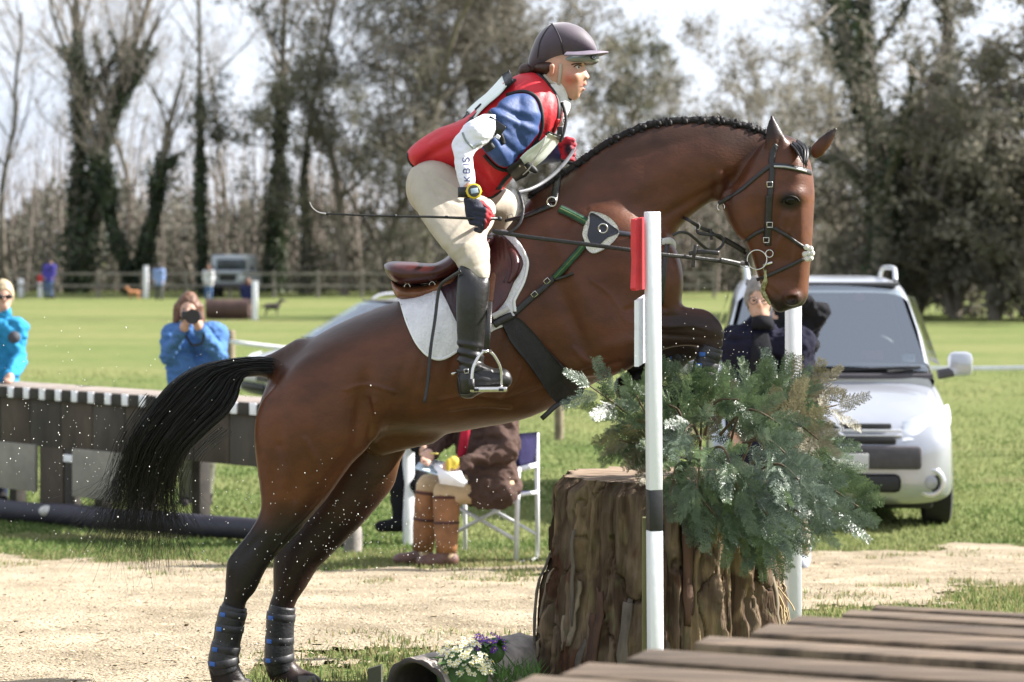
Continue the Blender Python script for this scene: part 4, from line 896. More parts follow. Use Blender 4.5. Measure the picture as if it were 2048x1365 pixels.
# rein from the far side and martingale
rein([(1492,508,8.98),(1470,494,8.97),(1445,480,8.96),(1420,464,8.95),(1398,454,8.94),(1374,439,8.93),(1345,425,9.05)], .013)
rein([(1395,455,8.93),(1396,466,8.93),(1415,470,8.93),(1440,472,8.94),(1447,486,8.94),(1435,500,8.93),(1420,502,8.92),(1405,492,8.90),(1390,478,8.88),(1375,467,8.86),(1360,465,8.85),(1345,471,8.84)], .011, 'martingale')
rein([(1447,478,8.95),(1468,490,8.96),(1490,503,8.97)], .020, 'rein_buckle_end'); rein([(1421,458,8.94),(1422,470,8.94),(1423,480,8.94)], .012, 'rein_keeper')
mb = MB(); mb.ring(P(1395, 453, 8.93), .013, .002, (.6, 1, 0), 18, sx=.8); mb.build('martingale_ring', M_STEEL, br)
# loop of spare rein at the hand
rein([(985,462,8.57),(1000,468,8.57),(1022,464,8.57),(1040,446,8.58),(1046,420,8.60),(1041,395,8.62),(1037,385,8.64)], .011)
rein([(1037,385,8.64),(1060,379,8.70),(1085,366,8.78),(1110,347,8.90),(1133,322,9.05),(1147,300,9.16),(1146,288,9.19)], .015, 'rein', mat('grey_rein', (.05, .05, .055), .4, .2))
rein([(1122,322,9.14),(1140,326,9.14),(1158,330,9.14)], .014, 'rein_keeper')
# ---------------------------------------------------------------- rider
rider = thing('person', P(870, 520, 9.0), 'rider in red vest, beige breeches and dark helmet, crouched over the leaping horse', 'person')
M_SKIN = mat('skin', attr=True, rough=.48, var=.06, scale=40, bump=.12, bscale=300, spec=.4, bdist=.001)
M_RED = mat('red_nylon', (.52, .012, .022), .55, .12, 9, .45, 45, bdist=.006); M_TRIM = mat('black_trim', (.012, .012, .014), .6, .2)
M_BEIGE = mat('beige_cotton', (.43, .38, .305), .85, .08, 9, .35, 40, bdist=.005); M_SHIRT = mat('blue_shirt', (.023, .058, .18), .6, .18, 10, .5, 40, bdist=.006)
M_WHITE = mat('white_sleeve', (.74, .74, .82), .6, .05, 20, .35, 45, bdist=.004); M_RBOOT = mat('riding_boot', (.014, .013, .013), .36, .3, 18, .35, 60, spec=.5)
M_NAVYV = mat('helmet_silk', (.058, .038, .060), .62, .15, 20, .1, 200, sheen=.5)
LD = 8.62     # distance of the near boot
def rider_body():
    fd = Field((-.44, 8.48, 1.0), (.36, 9.46, 2.46), .0042)
    fd.poly([(1080,108),(1112,98),(1150,102),(1169,116),(1172,128),(1170.5,136),(1174,145),(1179,152.5),(1178,157),(1172,160),(1173,166),(1171,170),(1165,174),(1168,179),(1166,184),(1161,188),(1159,194),(1151,200),(1142,200),(1129,191),(1117,179),(1106,165),(1092,150),(1078,132)], 8.99, lambda x, z: np.interp(1024 + x * F / 9, [1080, 1120, 1150, 1165, 1179], [.95, .92, .86, .85, .9]), .004, nsub=5)
    fd.ell(P(1146, 152, 8.945), (.022, .018, .018), .02); fd.ell(P(1160, 127, 8.955), (.016, .012, .005), .012); fd.ell(P(1156, 135, 8.933), (.010, .010, .006), .006, sub=True)
    fd.ell(P(1173, 156, 8.972), (.008, .009, .006), .006); fd.ell(P(1168, 179, 8.99), (.006, .018, .004), .005); fd.ell(P(1170, 170, 8.99), (.005, .017, .0035), .005)
    fd.cone(P(1104, 133, 8.915), .010, P(1103, 150, 8.925), .007, .006); fd.ell(P(1102, 140, 8.908), (.004, .006, .010), 0, sub=True)
    fd.cone(P(1105, 160, 9.0), .050, P(1076, 190, 9.0), .056, .03)
    fd.cone(P(1062, 208, 9.0), .055, P(985, 275, 9.0), .06, .03, 1.3); fd.cone(P(985, 275, 9.0), .06, P(885, 345, 9.0), .05, .03, 1.3)
    for s_ in (-1, 1): fd.cone(P(875, 378, 9 + .09 * s_), .06, P(935, 480, 9 + .27 * s_), .03, .03); fd.cone(P(935, 480, 9 + .27 * s_), .03, P(945, 560, 9 + .37 * s_), .028, .02); fd.cone(P(945, 560, 9 + .37 * s_), .028, P(940, 720, 9 + .38 * s_), .022, .02); fd.cone(P(938, 745, 9 + .38 * s_), .022, P(1000, 760, 9 + .38 * s_), .014, .015)
    fd.chain([P(1035, 225, 8.86), P(925, 283, 8.72), P(938, 385, 8.645), P(948, 430, 8.618)], [.03, .024, .02, .016], .02)
    fd.chain([P(1075, 225, 9.15), P(1075, 300, 9.28), P(1120, 306, 9.20), P(1132, 300, 9.19)], [.03, .024, .018, .014], .02)
    for k in range(4): fd.chain([P(950, 420 + 9 * k, 8.605), P(967 - 2 * k, 427 + 8 * k, 8.598)], [.006, .005], .004)
    v, f = fd.mesh(2); u, w = pixels_of(v)
    c = np.tile(np.array([.52, .29, .205]), (len(v), 1))
    def mixc(m, col):
        nonlocal c; m = np.clip(m, 0, 1)[:, None]; c = c * (1 - m) + np.array(col) * m
    mixc(.75 * np.exp(-((u - 1140) / 15) ** 2 - ((w - 160) / 16) ** 2), (.50, .13, .10)); mixc(.5 * np.exp(-((u - 1102) / 8) ** 2 - ((w - 142) / 12) ** 2), (.5, .15, .10))
    mixc(.8 * np.exp(-((u - 1170) / 5) ** 4 - ((w - 174) / 7) ** 4), (.38, .09, .085)); mixc(.4 * np.exp(-((u - 1177) / 5) ** 2 - ((w - 154) / 5) ** 2), (.5, .16, .12))
    mixc(.95 * np.exp(-((u - 1163) / 4.5) ** 2 - ((w - 174) / 1.6) ** 2), (.05, .015, .015))
    mesh_obj('body', v, f, M_SKIN, rider, cols=c); return Surf((v, f))
RS = rider_body()
l, n_ = RS.hit(1156, 135, -.006)
if l: 
    e = MB().ball(l, .0095, 12, 8).build('eyeball', mat('eye_white', (.6, .57, .55), .2, .05, bump=0), rider)
    mb = MB(); mb.ball(l + Vector((.0055, -.0068, .0002)), (.0032, .003, .0042), 10, 6); mb.build('iris', M_EYE, e)
mb = MB(); RS.strap(mb, [(1148,134.5),(1152,131),(1158,130.5),(1163,132.5)], .004, .003, off=.001); mb.build('eyelash', mat('lash', (.05, .03, .025), .6, .1), rider)
mb = MB(); RS.strap(mb, [(1143,130),(1152,127.5),(1163,128)], .005, .003, off=.001); mb.build('eyebrow', mat('brow_hair', (.07, .035, .02), .7, .1), rider)
M_HAIR = mat('brown_hair', (.045, .018, .012), .5, .4, 60, .5, 200)
fd = Field((.02, 8.84, 2.1), (.22, 9.16, 2.36), .005); fd.ell(P(1052, 141, 9.0), (.028, .034, .026), .01); fd.poly([(1068,128),(1088,124),(1112,122),(1112,140),(1100,148),(1094,158),(1080,150),(1066,142)], 9.0, 3.2, .01, cap=.087)
fd.ell(P(1104, 142, 8.90), (.016, .03, .020), 0, sub=True)
v, f = fd.mesh(2); mesh_obj('hair', v, f, M_HAIR, rider)
# helmet
fd = Field((.04, 8.84, 2.2), (.36, 9.16, 2.46), .0045)
fd.poly([(1057,132),(1058,115),(1065,93),(1076,70),(1095,52),(1113,46),(1137,46),(1163,56),(1181,73),(1190,89),(1193,104),(1170,110),(1144,111),(1115,121),(1090,131),(1068,138)], 8.99, 1.25, .005, cap=.112)
v, f = fd.mesh(2); hel = mesh_obj('helmet', v, f, M_NAVYV, rider); HSf = Surf((v, f))
mb = MB(); 
for sgn in (-1, 1):
    pts = spline([P(1103, 48, 8.99 + .01 * sgn), P(1112, 60, 8.99 + .06 * sgn), P(1120, 80, 8.99 + .095 * sgn), P(1126, 105, 8.99 + .115 * sgn)], 5)
    if sgn < 0: HSf.strap(mb, [(1104,48),(1114,64),(1122,84),(1128,112)], .005, .003, off=.0005)
HSf.strap(mb, [(1104,49),(1092,62),(1080,85),(1075,115)], .005, .003, off=.0005); mb.build('seam', mat('seam', (.018, .013, .022), .7, .1), hel)
mb = MB(); mb.ball(P(1106, 48, 8.99), (.011, .011, .004), 10, 6); mb.build('button', M_NAVYV, hel)
V = []; Fc = []; nR = 22
for j, (r, dz, th) in enumerate(((.55, .004, 0), (.8, .003, 0), (1.0, 0, 0), (1.0, -.005, 1), (.8, -.003, 1), (.55, -.003, 1))):
    for k in range(nR + 1):
        a = -R(100) + R(200) * k / nR; x = math.cos(a); y = math.sin(a)
        V.append(P(1140, 106, 8.99) + Vector((.142 * r * x + .0, .104 * (.55 + .45 * r) * y, dz - .030 * (r - .55) * 0 - .02 * y * y * r + .004)))
for j in range(5):
    for k in range(nR): a = j * (nR + 1) + k; Fc.append((a, a + 1, a + nR + 2, a + nR + 1))
mesh_obj('peak', V, Fc, mat('peak', (.17, .14, .18), .6, .1, 30, .1, 200), hel)
fd = Field((.12, 8.84, 2.24), (.36, 9.16, 2.36), .004); fd.poly([(1108,121),(1125,115),(1145,110),(1180,107),(1196,109),(1198,118),(1195,126),(1182,131),(1150,129),(1122,130)], 8.99, 3.2, .005, cap=.103)
v, f = fd.mesh(2); u, w = pixels_of(v); lowm = (w > np.interp(u, [1108, 1125, 1150, 1182, 1198], [124, 127, 126, 127, 122]))
c = np.where(lowm[:, None], np.array([.04, .04, .045]), np.array([.23, .25, .25])); mesh_obj('helmet_band', v, f, mat('helmet_band', attr=True, rough=.5, var=.08, bump=.1), hel, cols=c); BSf = Surf((v, f))
l, n_ = BSf.hit(1186, 116, .002)
if l: mb = MB(); mb.ball(l, (.012, .006, .008), 12, 8, n_.to_track_quat('Y', 'Z').to_matrix()); lg = mb.build('badge', mat('badge', (.015, .015, .03), .4, .1), hel); mb = MB(); mb.ring(l + n_ * .0055, .006, .0009, n_, 14, 5, sx=1.2, sy=.7); mb.build('badge_ring', mat('badge_grey', (.4, .42, .5), .4, .1), hel)
def on(srf, pts, w, name, m, off=.003, th=.003, parent=rider, n=6):
    mb = MB(); srf.strap(mb, pts, w, th, n, off); return mb.build(name, m, parent)
on(RS, [(1121,128),(1120,145),(1118,162),(1117,178)], .014, 'harness_strap', mat('pale_webbing', (.42, .36, .30), .7, .1))
on(RS, [(1088,150),(1100,163),(1112,173),(1118,180)], .013, 'harness_strap', mat('pale_webbing'))
on(RS, [(1117,176),(1122,186),(1132,195),(1143,201)], .014, 'chin_strap', M_TRIM, .004)
# stock and collar
fd = Field((.05, 8.86, 1.98), (.25, 9.14, 2.24), .005); fd.chain([P(1110, 178, 9.0), P(1088, 200, 9.0)], [.058, .062], .02); fd.chain([P(1112, 190, 8.99), P(1122, 212, 8.985), P(1119, 240, 8.98)], [.028, .03, .026], .02); v, f = fd.mesh(1)
n_ = vnormals(v, f); v = v + n_ * ((fbm(v, 55, 2) - .4) * .010)[:, None]; mesh_obj('stock', v, f, mat('stock', (.62, .60, .60), .8, .15, 30, .5, 60), rider)
# breeches
fd = Field((-.44, 8.50, 1.28), (.10, 9.50, 1.98), .006)
yl = lambda x, z: np.interp(HZ + (ZC - z) * F / 8.8, [335, 430, 490, 560], [8.92, 8.80, 8.70, LD])
fd.poly([(828,335),(821,352),(820,384),(827,406),(841,435),(861,464),(882,490),(898,509),(912,525),(925,541),(950,557),(976,562),(981,520),(979,492),(974,472),(986,452),(992,425),(985,402),(950,385),(900,345),(860,330)], 8.82, lambda x, z: np.interp(1024 + x * F / 8.85, [830, 900, 970], [1.25, 1.05, .95]), .03, yc=yl, cap=.108)
fd.cone(P(868, 375, 9.10), .105, P(900, 400, 9.14), .10, .04); fd.cone(P(885, 385, 9.12), .10, P(1000, 410, 9.30), .058, .04); fd.cone(P(1000, 410, 9.30), .06, P(985, 560, 9.38), .05, .03)
fd.ell(P(872, 372, 9.0), (.10, .17, .10), .05)
v, f = fd.mesh(2); n_ = vnormals(v, f); u, w = pixels_of(v)
dd = np.zeros(len(v))
for (cu, cw, ang, L_, a) in ((880,365,-35,60,-.006),(900,372,-30,45,.006),(868,378,-60,40,-.004),(930,470,40,40,-.006),(938,482,38,40,.006),(948,500,35,36,-.006),(952,514,30,36,.004),(960,530,20,26,-.004),(930,440,50,50,.004),(905,400,-20,50,-.005)):
    c_, s_ = math.cos(R(ang)), math.sin(R(ang)); x = (u - cu) * c_ - (w - cw) * s_; y = (u - cu) * s_ + (w - cw) * c_; dd += a * np.exp(-(x / L_) ** 2 - (y / 4.5) ** 2)
v = v + n_ * (dd + (fbm(v, 12, 3) - .45) * .006)[:, None]; mesh_obj('breeches', v, f, M_BEIGE, rider); BR = Surf((v, f))
# boots
def rboot(dep, name):
    fd = Field((-.25, dep - .12, 1.0), (.05, dep + .12, 1.60), .005)
    fd.poly([(922,530),(915,552),(912.5,602),(913.5,643),(915,703),(917,737),(914,765),(917,788),(929,797),(945,797),(956,790),(985,779),(1012,777),(1024,765),(1022,750),(1010,738),(985,736),(968,722),(968,690),(973,653),(977,615),(978,557),(958,552),(945,538)], dep, lambda x, z: np.interp(HZ + (ZC - z) * F / dep, [530, 640, 720, 760], [.92, .92, .85, 1.15]), .01)
    v, f = fd.mesh(1); n_ = vnormals(v, f); u, w = pixels_of(v); dd = np.zeros(len(v))
    for (cw, a, sl_) in ((700,-.004,.2),(709,.004,.2),(718,-.005,.25),(728,.004,.3),(738,-.004,.4),(690,.003,.15)): dd += a * np.exp(-((w - cw - sl_ * (u - 940)) / 4) ** 2) * (u < 985)
    v = v + n_ * (dd + (fbm(v, 14, 2) - .4) * .005)[:, None]; o = mesh_obj(name, v, f, M_RBOOT, rider); return o, Surf((v, f))
bt, BT = rboot(LD - .0, 'riding_boot'); rboot(9.39, 'riding_boot')
on(BT, [(914,742),(930,742),(950,741),(966,737)], .012, 'spur_strap', M_LEATHER, .003); buckle(BT, 934.5, 743.5, .007, .007, 5, bt, .008)
mb = MB(); mb.tube([P(916, 745, LD), P(908, 747, LD), P(903, 749, LD)], [.004, .004, .005], 8); mb.build('spur', M_STEEL, bt)
on(BT, [(916,752),(920,775),(921,794)], .008, 'heel_seam', M_LEATHER, .001); on(BT, [(920,790),(935,791),(955,784)], .012, 'sole', mat('sole', (.05, .045, .035), .7, .2), .003)
# vest
fd = Field((-.42, 8.74, 1.72), (.22, 9.26, 2.28), .006)
fd.poly([(1052,147),(1018,162),(978,196),(940,230),(908,246),(877,257),(848,275),(824,293),(814,308),(818,325),(832,338),(857,341),(904,344),(935,362),(958,392),(983,396),(1005,381),(1030,352),(1053,328),(1078,300),(1102,275),(1124,246),(1127,222),(1119,198),(1102,170),(1080,149)], 9.0, lambda x, z: np.interp(1024 + x * F / 9, [815, 860, 950, 1120], [2.2, 1.45, 1.35, 1.5]), .01, cap=.205)
v, f = fd.mesh(2); n_ = vnormals(v, f); u, w = pixels_of(v); dd = np.zeros(len(v))
for (cu, cw, ang, L_, a, sg) in ((880,285,25,50,.008,9),(880,300,30,60,-.006,7),(850,305,40,40,.005,8),(960,350,-50,40,-.006,8),(985,355,-60,40,.006,8),(1090,190,70,30,-.004,6),(1000,180,40,50,.004,10),(920,270,35,50,-.006,9),(1100,235,80,40,.006,6)):
    c_, s_ = math.cos(R(ang)), math.sin(R(ang)); x = (u - cu) * c_ - (w - cw) * s_; y = (u - cu) * s_ + (w - cw) * c_; dd += a * np.exp(-(x / L_) ** 2 - (y / sg) ** 2)
v = v + n_ * (dd + (fbm(v, 9, 3) - .45) * .010)[:, None]; ve = mesh_obj('vest', v, f, M_RED, rider); VS = Surf((v, f))
on(VS, [(815,309),(819,324),(832,336),(857,340),(904,343),(930,358),(948,382),(960,393),(983,395),(1004,380)], .016, 'hem_binding', M_TRIM, .001, .005, ve)
on(VS, [(1080,150),(1098,168),(1112,190),(1119,212),(1117,240),(1108,262)], .034, 'collar_binding', M_TRIM, .002, .005, ve)
on(VS, [(1117,238),(1113,252),(1105,268)], .028, 'red_front', M_RED, .010, .006, ve)
on(VS, [(1020,350),(1008,362),(998,378)], .030, 'buckle_strap', M_TRIM, .004, .005, ve)
# shirt sleeve and arm
fd = Field((-.28, 8.56, 1.82), (.16, 9.0, 2.24), .0055)
fd.poly([(1015,193),(1047,187),(1069,198),(1079,225),(1077,262),(1053,297),(1018,332),(996,331),(974,309),(957,288),(949,266),(966,242),(990,214)], 8.84, lambda x, z: np.interp(1024 + x * F / 8.8, [950, 1010, 1080], [.75, .8, .75]), .01, yc=lambda x, z: np.interp(1024 + x * F / 8.8, [950, 1040], [8.735, 8.85]), cap=.095)
v, f = fd.mesh(1); n_ = vnormals(v, f); u, w = pixels_of(v); dd = np.zeros(len(v))
for (cu, cw, ang, L_, a, sg) in ((1020,225,-25,60,-.008,6),(1020,240,-25,60,.008,7),(1010,258,-35,60,-.008,7),(1030,270,-40,50,.006,7),(1020,295,-45,50,-.008,7),(1000,300,-60,40,.006,7),(1050,225,-10,40,.006,8),(985,240,-60,40,-.007,6),(1045,285,-60,40,-.005,6)):
    c_, s_ = math.cos(R(ang)), math.sin(R(ang)); x = (u - cu) * c_ - (w - cw) * s_; y = (u - cu) * s_ + (w - cw) * c_; dd += a * np.exp(-(x / L_) ** 2 - (y / sg) ** 2)
v = v + n_ * (dd + (fbm(v, 16, 3) - .45) * .008)[:, None]; sl_o = mesh_obj('shirt_sleeve', v, f, M_SHIRT, rider); SL = Surf((v, f))
on(VS, [(1013,190),(1046,183),(1073,195),(1084,224),(1082,265),(1057,302),(1022,338),(994,336),(968,311)], .014, 'armhole_binding', M_TRIM, .003, .006, ve)
fd = Field((-.26, 8.52, 1.72), (-.06, 8.86, 2.08), .0045)
fd.chain([P(985, 250, 8.77), P(950, 268, 8.72)], [.052, .050], .02)
fd.poly([(924,262),(905,278),(902,286),(906,313),(913,350),(919,373),(926,385),(940,382),(951,370),(948,335),(948,308),(966,292),(985,270),(960,250)], 8.69, .82, .015, yc=lambda x, z: np.interp(z, [1.80, 1.98], [8.645, 8.71]))
v, f = fd.mesh(1); n_ = vnormals(v, f); v = v + n_ * ((fbm(v, 22, 3) - .45) * .010 - np.abs(fbm(v * [1, 1, 1.8], 26, 2) - .4) * .012)[:, None]; mesh_obj('white_sleeve', v, f, M_WHITE, rider); WS = Surf((v, f))
AS = Surf((v, f))
# lettering on the sleeve: K B I S reading up the forearm
def letters():
    m = mat('sleeve_ink', (.05, .06, .16), .6, .05, bump=0); h = 18.0
    S = {'K': [[(0,0),(0,1)],[(.55,1),(0,.42)],[(.15,.55),(.6,0)]], 'B': [[(0,0),(0,1),(.35,1),(.5,.88),(.5,.66),(.35,.54),(0,.54)],[(.35,.54),(.55,.42),(.55,.14),(.38,0),(0,0)]], 'I': [[(.1,0),(.1,1)]], 'S': [[(.55,.82),(.4,1),(.15,1),(.02,.85),(.05,.65),(.5,.38),(.55,.18),(.4,0),(.12,0),(0,.16)]]}
    for ch, base in (('K', 362), ('B', 346), ('I', 331), ('S', 324)):
        mb = MB()
        for st in S[ch]:
            pts = []
            for a, b in st: # letter x runs up the arm, letter y runs to the left
                vv = base - a * h * .82; lean = (345 - vv) * -.06; pts.append((934 - (b - .5) * 13 + lean + 0, vv))
            p, nn = WS.path(pts, 4, .0012); mb.tube(p, .0020, 6, flat=(lambda i: nn[i], .5))
        mb.build('letter', m, rider)
letters()
on(SL, [(985,228),(972,243),(966,262),(972,284),(982,300)], .040, 'armband', M_TRIM, .003, .006, rider)
on(SL, [(962,236),(985,250),(1000,268),(1008,288)], .018, 'armband_strap', M_TRIM, .010, .005, rider)
l, n_ = SL.hit(985, 256, .012); 
if l: mb = MB(); mb.box(l, (.072, .012, .050), Matrix.Rotation(R(35), 3, 'Y'), .004); mb.build('armband_pocket', mat('black_vinyl', (.012, .012, .013), .18, .1, bump=.05), rider); mb = MB(); mb.box(l + Vector((.012, -.008, -.035)), (.016, .006, .014), Matrix.Rotation(R(35), 3, 'Y'), .002); mb.build('armband_label', M_WHITE, rider)
on(WS, [(925,266),(932,282),(944,294)], .008, 'sleeve_edge', mat('grey_edge', (.22, .25, .25), .6, .1), .002)
on(WS, [(944,296),(955,290),(964,286)], .014, 'sleeve_edge', mat('grey_edge'), .002)
# watch on the wrist
wc, n_ = WS.hit(943, 381, .010); wc = wc or P(943, 381, 8.60)
mb = MB(); mb.tube([P(925, 388, 8.645), P(948, 376, 8.645)], [.033, .033], 18); 
mb = MB(); axw = (P(947, 372, 8.645) - P(939, 392, 8.645)).normalized(); cw_ = P(938, 385, 8.642)
mb.tube([cw_ - Vector((.004, 0, .018)), cw_ - Vector((.004, 0, -.018))], .036, 20); mb.build('watch_strap', M_TRIM, rider)
wc = P(947.5, 383, 8.592); nd = Vector((.18, -1, .15)).normalized(); q = nd.to_track_quat('Z', 'Y').to_matrix()
def disc(c, r, th, m, name, par, n=28):
    mb = MB(); mb.tube([c - nd * th, c - nd * th * .2, c + nd * th * .8, c + nd * th], [r * .92, r, r, r * .93], n); return mb.build(name, m, par)
wt = disc(wc, .0275, .007, mat('yellow_plastic', (.62, .45, .02), .35, .1, bump=.02), 'stopwatch', rider)
disc(wc + nd * .0062, .0215, .0025, mat('dark_dial', (.03, .03, .03), .4, .1, bump=0), 'dial', wt)
mb = MB(); mb.box(wc + nd * .009 + Vector((.001, 0, .0005)), (.018, .026, .002), Matrix.Rotation(R(0), 3, 'X') @ q @ Matrix.Rotation(R(100), 3, 'Z'), .001); mb.build('display', mat('lcd', (.34, .42, .50), .25, .05, bump=0), wt)
for a in range(8):
    t = 2 * math.pi * a / 8; mb = MB(); mb.ball(wc + (q @ Vector((math.cos(t), math.sin(t), 0))) * .0268 + nd * .001, .0032, 6, 4); mb.build('stud', MATS['yellow_plastic'], wt)
# gloves
def glove(cols_fn, fd, name):
    v, f = fd.mesh(1); return mesh_obj(name, v, f, mat('glove', attr=True, rough=.75, var=.2, scale=40, bump=.5, bscale=150), rider, cols=cols_fn(v))
fd = Field((-.20, 8.50, 1.60), (-.02, 8.72, 1.80), .0033)
fd.poly([(928,397),(929,412),(931,430),(937,444),(948,452),(960,450),(968,436),(969,420),(961,402),(945,396)], 8.615, .8, .006, cap=.026)
for k, (kx, ky) in enumerate(((965,421),(966,431),(963,441),(957,449))):
    fd.chain([P(kx - 14, ky - 4, 8.598), P(kx + 4, ky, 8.592), P(kx + 14 - 2 * k, ky + 7, 8.600), P(kx + 12 - 3 * k, ky + 13, 8.622), P(kx + 1 - 2 * k, ky + 11, 8.634)], [.0105, .0105, .0098, .0092, .0085], .004)
fd.chain([P(945, 408, 8.63), P(963, 408, 8.645), P(976, 420, 8.64), P(984, 432, 8.63)], [.0125, .0115, .0105, .009], .006)
def gc(v):
    u, w = pixels_of(v); m = np.clip(sstep(969, 974, u + (w - 440) * .1) + sstep(8.625, 8.638, v[:, 1]) * (u > 950), 0, 1)[:, None]; return np.array([.012, .014, .032]) * (1 - m) + np.array([.42, .02, .03]) * m
glove(gc, fd, 'glove')
fd = Field((.12, 9.06, 1.86), (.28, 9.34, 2.06), .0036)
fd.ell(P(1128, 300, 9.2), (.026, .022, .034), .01); fd.cone(P(1112, 306, 9.22), .026, P(1126, 302, 9.2), .028, .012)
for k in range(4): fd.chain([P(1127, 288 + 9 * k, 9.175), P(1140 - k, 286 + 10 * k, 9.165), P(1148 - k, 290 + 10 * k, 9.18), P(1144 - k, 294 + 10 * k, 9.21)], [.0105, .010, .0095, .0088], .004)
fd.chain([P(1122, 288, 9.17), P(1134, 279, 9.165), P(1146, 281, 9.165)], [.012, .0105, .009], .005)
def gc2(v):
    u, w = pixels_of(v); m = np.clip(1 - np.exp(-((u - 1136) / 8) ** 2 - ((w - 298) / 13) ** 2) * 1.4, 0, 1)[:, None]; return np.array([.014, .014, .03]) * (1 - m) + np.array([.40, .02, .04]) * m
glove(gc2, fd, 'glove')
fd = Field((-.02, 8.98, 1.80), (.22, 9.42, 2.22), .007); fd.chain([P(1075, 225, 9.15), P(1075, 300, 9.28), P(1116, 306, 9.21)], [.075, .055, .036], .02); v, f = fd.mesh(1); mesh_obj('shirt_sleeve', v, f, M_SHIRT, rider)
# number bib, back and front panels
def panel4(a, b, c, d, th, name, m, par, n=8, bow=.012):
    V = []; Fc = []; nn = (b - a).cross(d - a).normalized()
    for side in (0, 1):
        for i in range(n + 1):
            for j in range(n + 1):
                s, t = i / n, j / n; p = a * (1 - s) * (1 - t) + b * s * (1 - t) + c * s * t + d * (1 - s) * t
                V.append(p + nn * (bow * math.sin(math.pi * s) * math.sin(math.pi * t) + .003 * math.sin(7 * s + 5 * t) + th * side))
    m1 = (n + 1) ** 2
    for i in range(n):
        for j in range(n):
            k = i * (n + 1) + j; Fc.append((k, k + 1, k + n + 2, k + n + 1)); Fc.append((m1 + k, m1 + k + n + 1, m1 + k + n + 2, m1 + k + 1))
    for i in range(n):
        for a_, b_ in (((i, 0), (i + 1, 0)), ((i, n), (i + 1, n)), ((0, i), (0, i + 1)), ((n, i), (n, i + 1))):
            x = a_[0] * (n + 1) + a_[1]; y = b_[0] * (n + 1) + b_[1]; Fc.append((x, y, y + m1, x + m1))
    return mesh_obj(name, V, Fc, m, par)
M_BIB = mat('bib_vinyl', (.66, .72, .66), .28, .06, 8, .3, 20, bdist=.006)
bk = panel4(P(1012, 172, 8.86), P(944, 240, 8.86), P(932, 224, 9.14), P(1008, 150, 9.14), .004, 'number_bib', M_BIB, rider, bow=-.010)
on(VS, [(1030,160),(1012,176),(978,206),(950,232),(934,248)], .016, 'bib_border', M_TRIM, .006, .006)
panel4(P(946, 236, 8.855), P(934, 250, 8.855), P(924, 240, 9.1), P(934, 222, 9.1), .008, 'bib_border', M_TRIM, rider, 3, 0)
panel4(P(1024, 160, 8.87), P(1010, 172, 8.87), P(1004, 150, 9.1), P(1018, 140, 9.1), .008, 'bib_border', M_TRIM, rider, 3, 0)
mb = MB(); mb.tube([P(962, 208, 8.93), P(956, 214, 8.93), P(950, 220, 8.93)], .008, 8, flat=((-.7, -.5, .7), .3)); mb.build('bib_mark', M_TRIM, rider)
panel4(P(1097, 266, 8.83), P(1030, 325, 8.83), P(1054, 350, 9.08), P(1124, 277, 9.08), .004, 'number_bib', M_BIB, rider, bow=.02)
panel4(P(1096, 262, 8.825), P(1090, 270, 8.825), P(1122, 282, 9.075), P(1127, 274, 9.075), .005, 'bib_border', M_TRIM, rider, 3, 0)
panel4(P(1040, 316, 8.815), P(1012, 338, 8.815), P(1030, 362, 9.06), P(1058, 344, 9.06), .007, 'bib_border', M_TRIM, rider, 3, 0)
on(VS, [(1080,282),(1060,303),(1035,328),(1015,346)], .022, 'bib_border', M_TRIM, .010, .006)
mb = MB(); mb.tube(spline([P(1092,272,8.81), P(1086,290,8.80), P(1074,312,8.81), P(1058,338,8.83), P(1046,350,8.86)], 5), .0022, 6); mb.build('lanyard', mat('grey_trim'), rider)
mb = MB(); mb.ball(P(1062, 336, 8.90), (.030, .010, .013), 12, 8, Matrix.Rotation(R(38), 3, 'Y')); mb.build('bib_mark', M_TRIM, rider)
mb = MB()
for k in range(5): mb.ring(P(1128 + (k % 2) * 2, 222 + 10 * k, 8.95), .006, .0018, (1, .4, 0), 10, 5)
mb.tube(spline([P(1124,205,8.94), P(1132,235,8.93), P(1128,262,8.92), P(1120,285,8.92)], 4), .006, 6); mb.build('front_zip', M_TRIM, rider)
mb = MB(); mb.box(P(1120, 262, 8.90), (.022, .016, .03), None, .003); mb.build('front_buckle', M_TRIM, rider)

# whip held in the near hand
whip = thing('riding_whip', P(935, 436, 8.6), 'thin black riding whip held level behind the rider', 'whip')
q = spline([P(619,404,8.56), P(625,416,8.56), P(637,425,8.56), P(652,428,8.56)], 5); mb = MB(); mb.tube([Vector(t) for t in q], [.0012 + .0015 * i / 15 for i in range(len(q))], 6); mb.build('lash', mat('whip_tip', (.35, .33, .33), .5, .1), whip)
mb = MB(); mb.tube([P(652,428,8.56), P(720,431,8.57), P(800,433,8.58), P(860,434,8.585), P(935,437,8.59), P(998,438,8.60)], [.0032,.0036,.004,.0046,.0055,.0065], 8); mb.build('shaft', M_LEATHER, whip)
mb = MB()
for u in (655, 790, 893): mb.tube([P(u - 3, 428 + (u - 652) * .028, 8.575), P(u + 3, 428.2 + (u - 652) * .028, 8.575)], .0058, 8)
mb.build('binding', M_TRIM, whip)
mb = MB(); mb.ball(P(999, 438, 8.60), (.010, .009, .009), 10, 7); mb.build('knob', M_TRIM, whip)
# long loose end of a strap hanging at the flank
ls = thing('hanging_strap', P(852, 700, 8.66), 'long loose black strap hanging behind the boot of the rider', 'strap')
mb = MB(); mb.tube(spline([P(921,543,8.57), P(900,556,8.63), P(882,570,8.67), P(876,590,8.68), P(870,640,8.67), P(861,700,8.65), P(856,760,8.64), P(849,806,8.63)], 5), .0065, 8, flat=((-.3, -1, 0), .35)); mb.build('strap', M_LEATHER, ls)
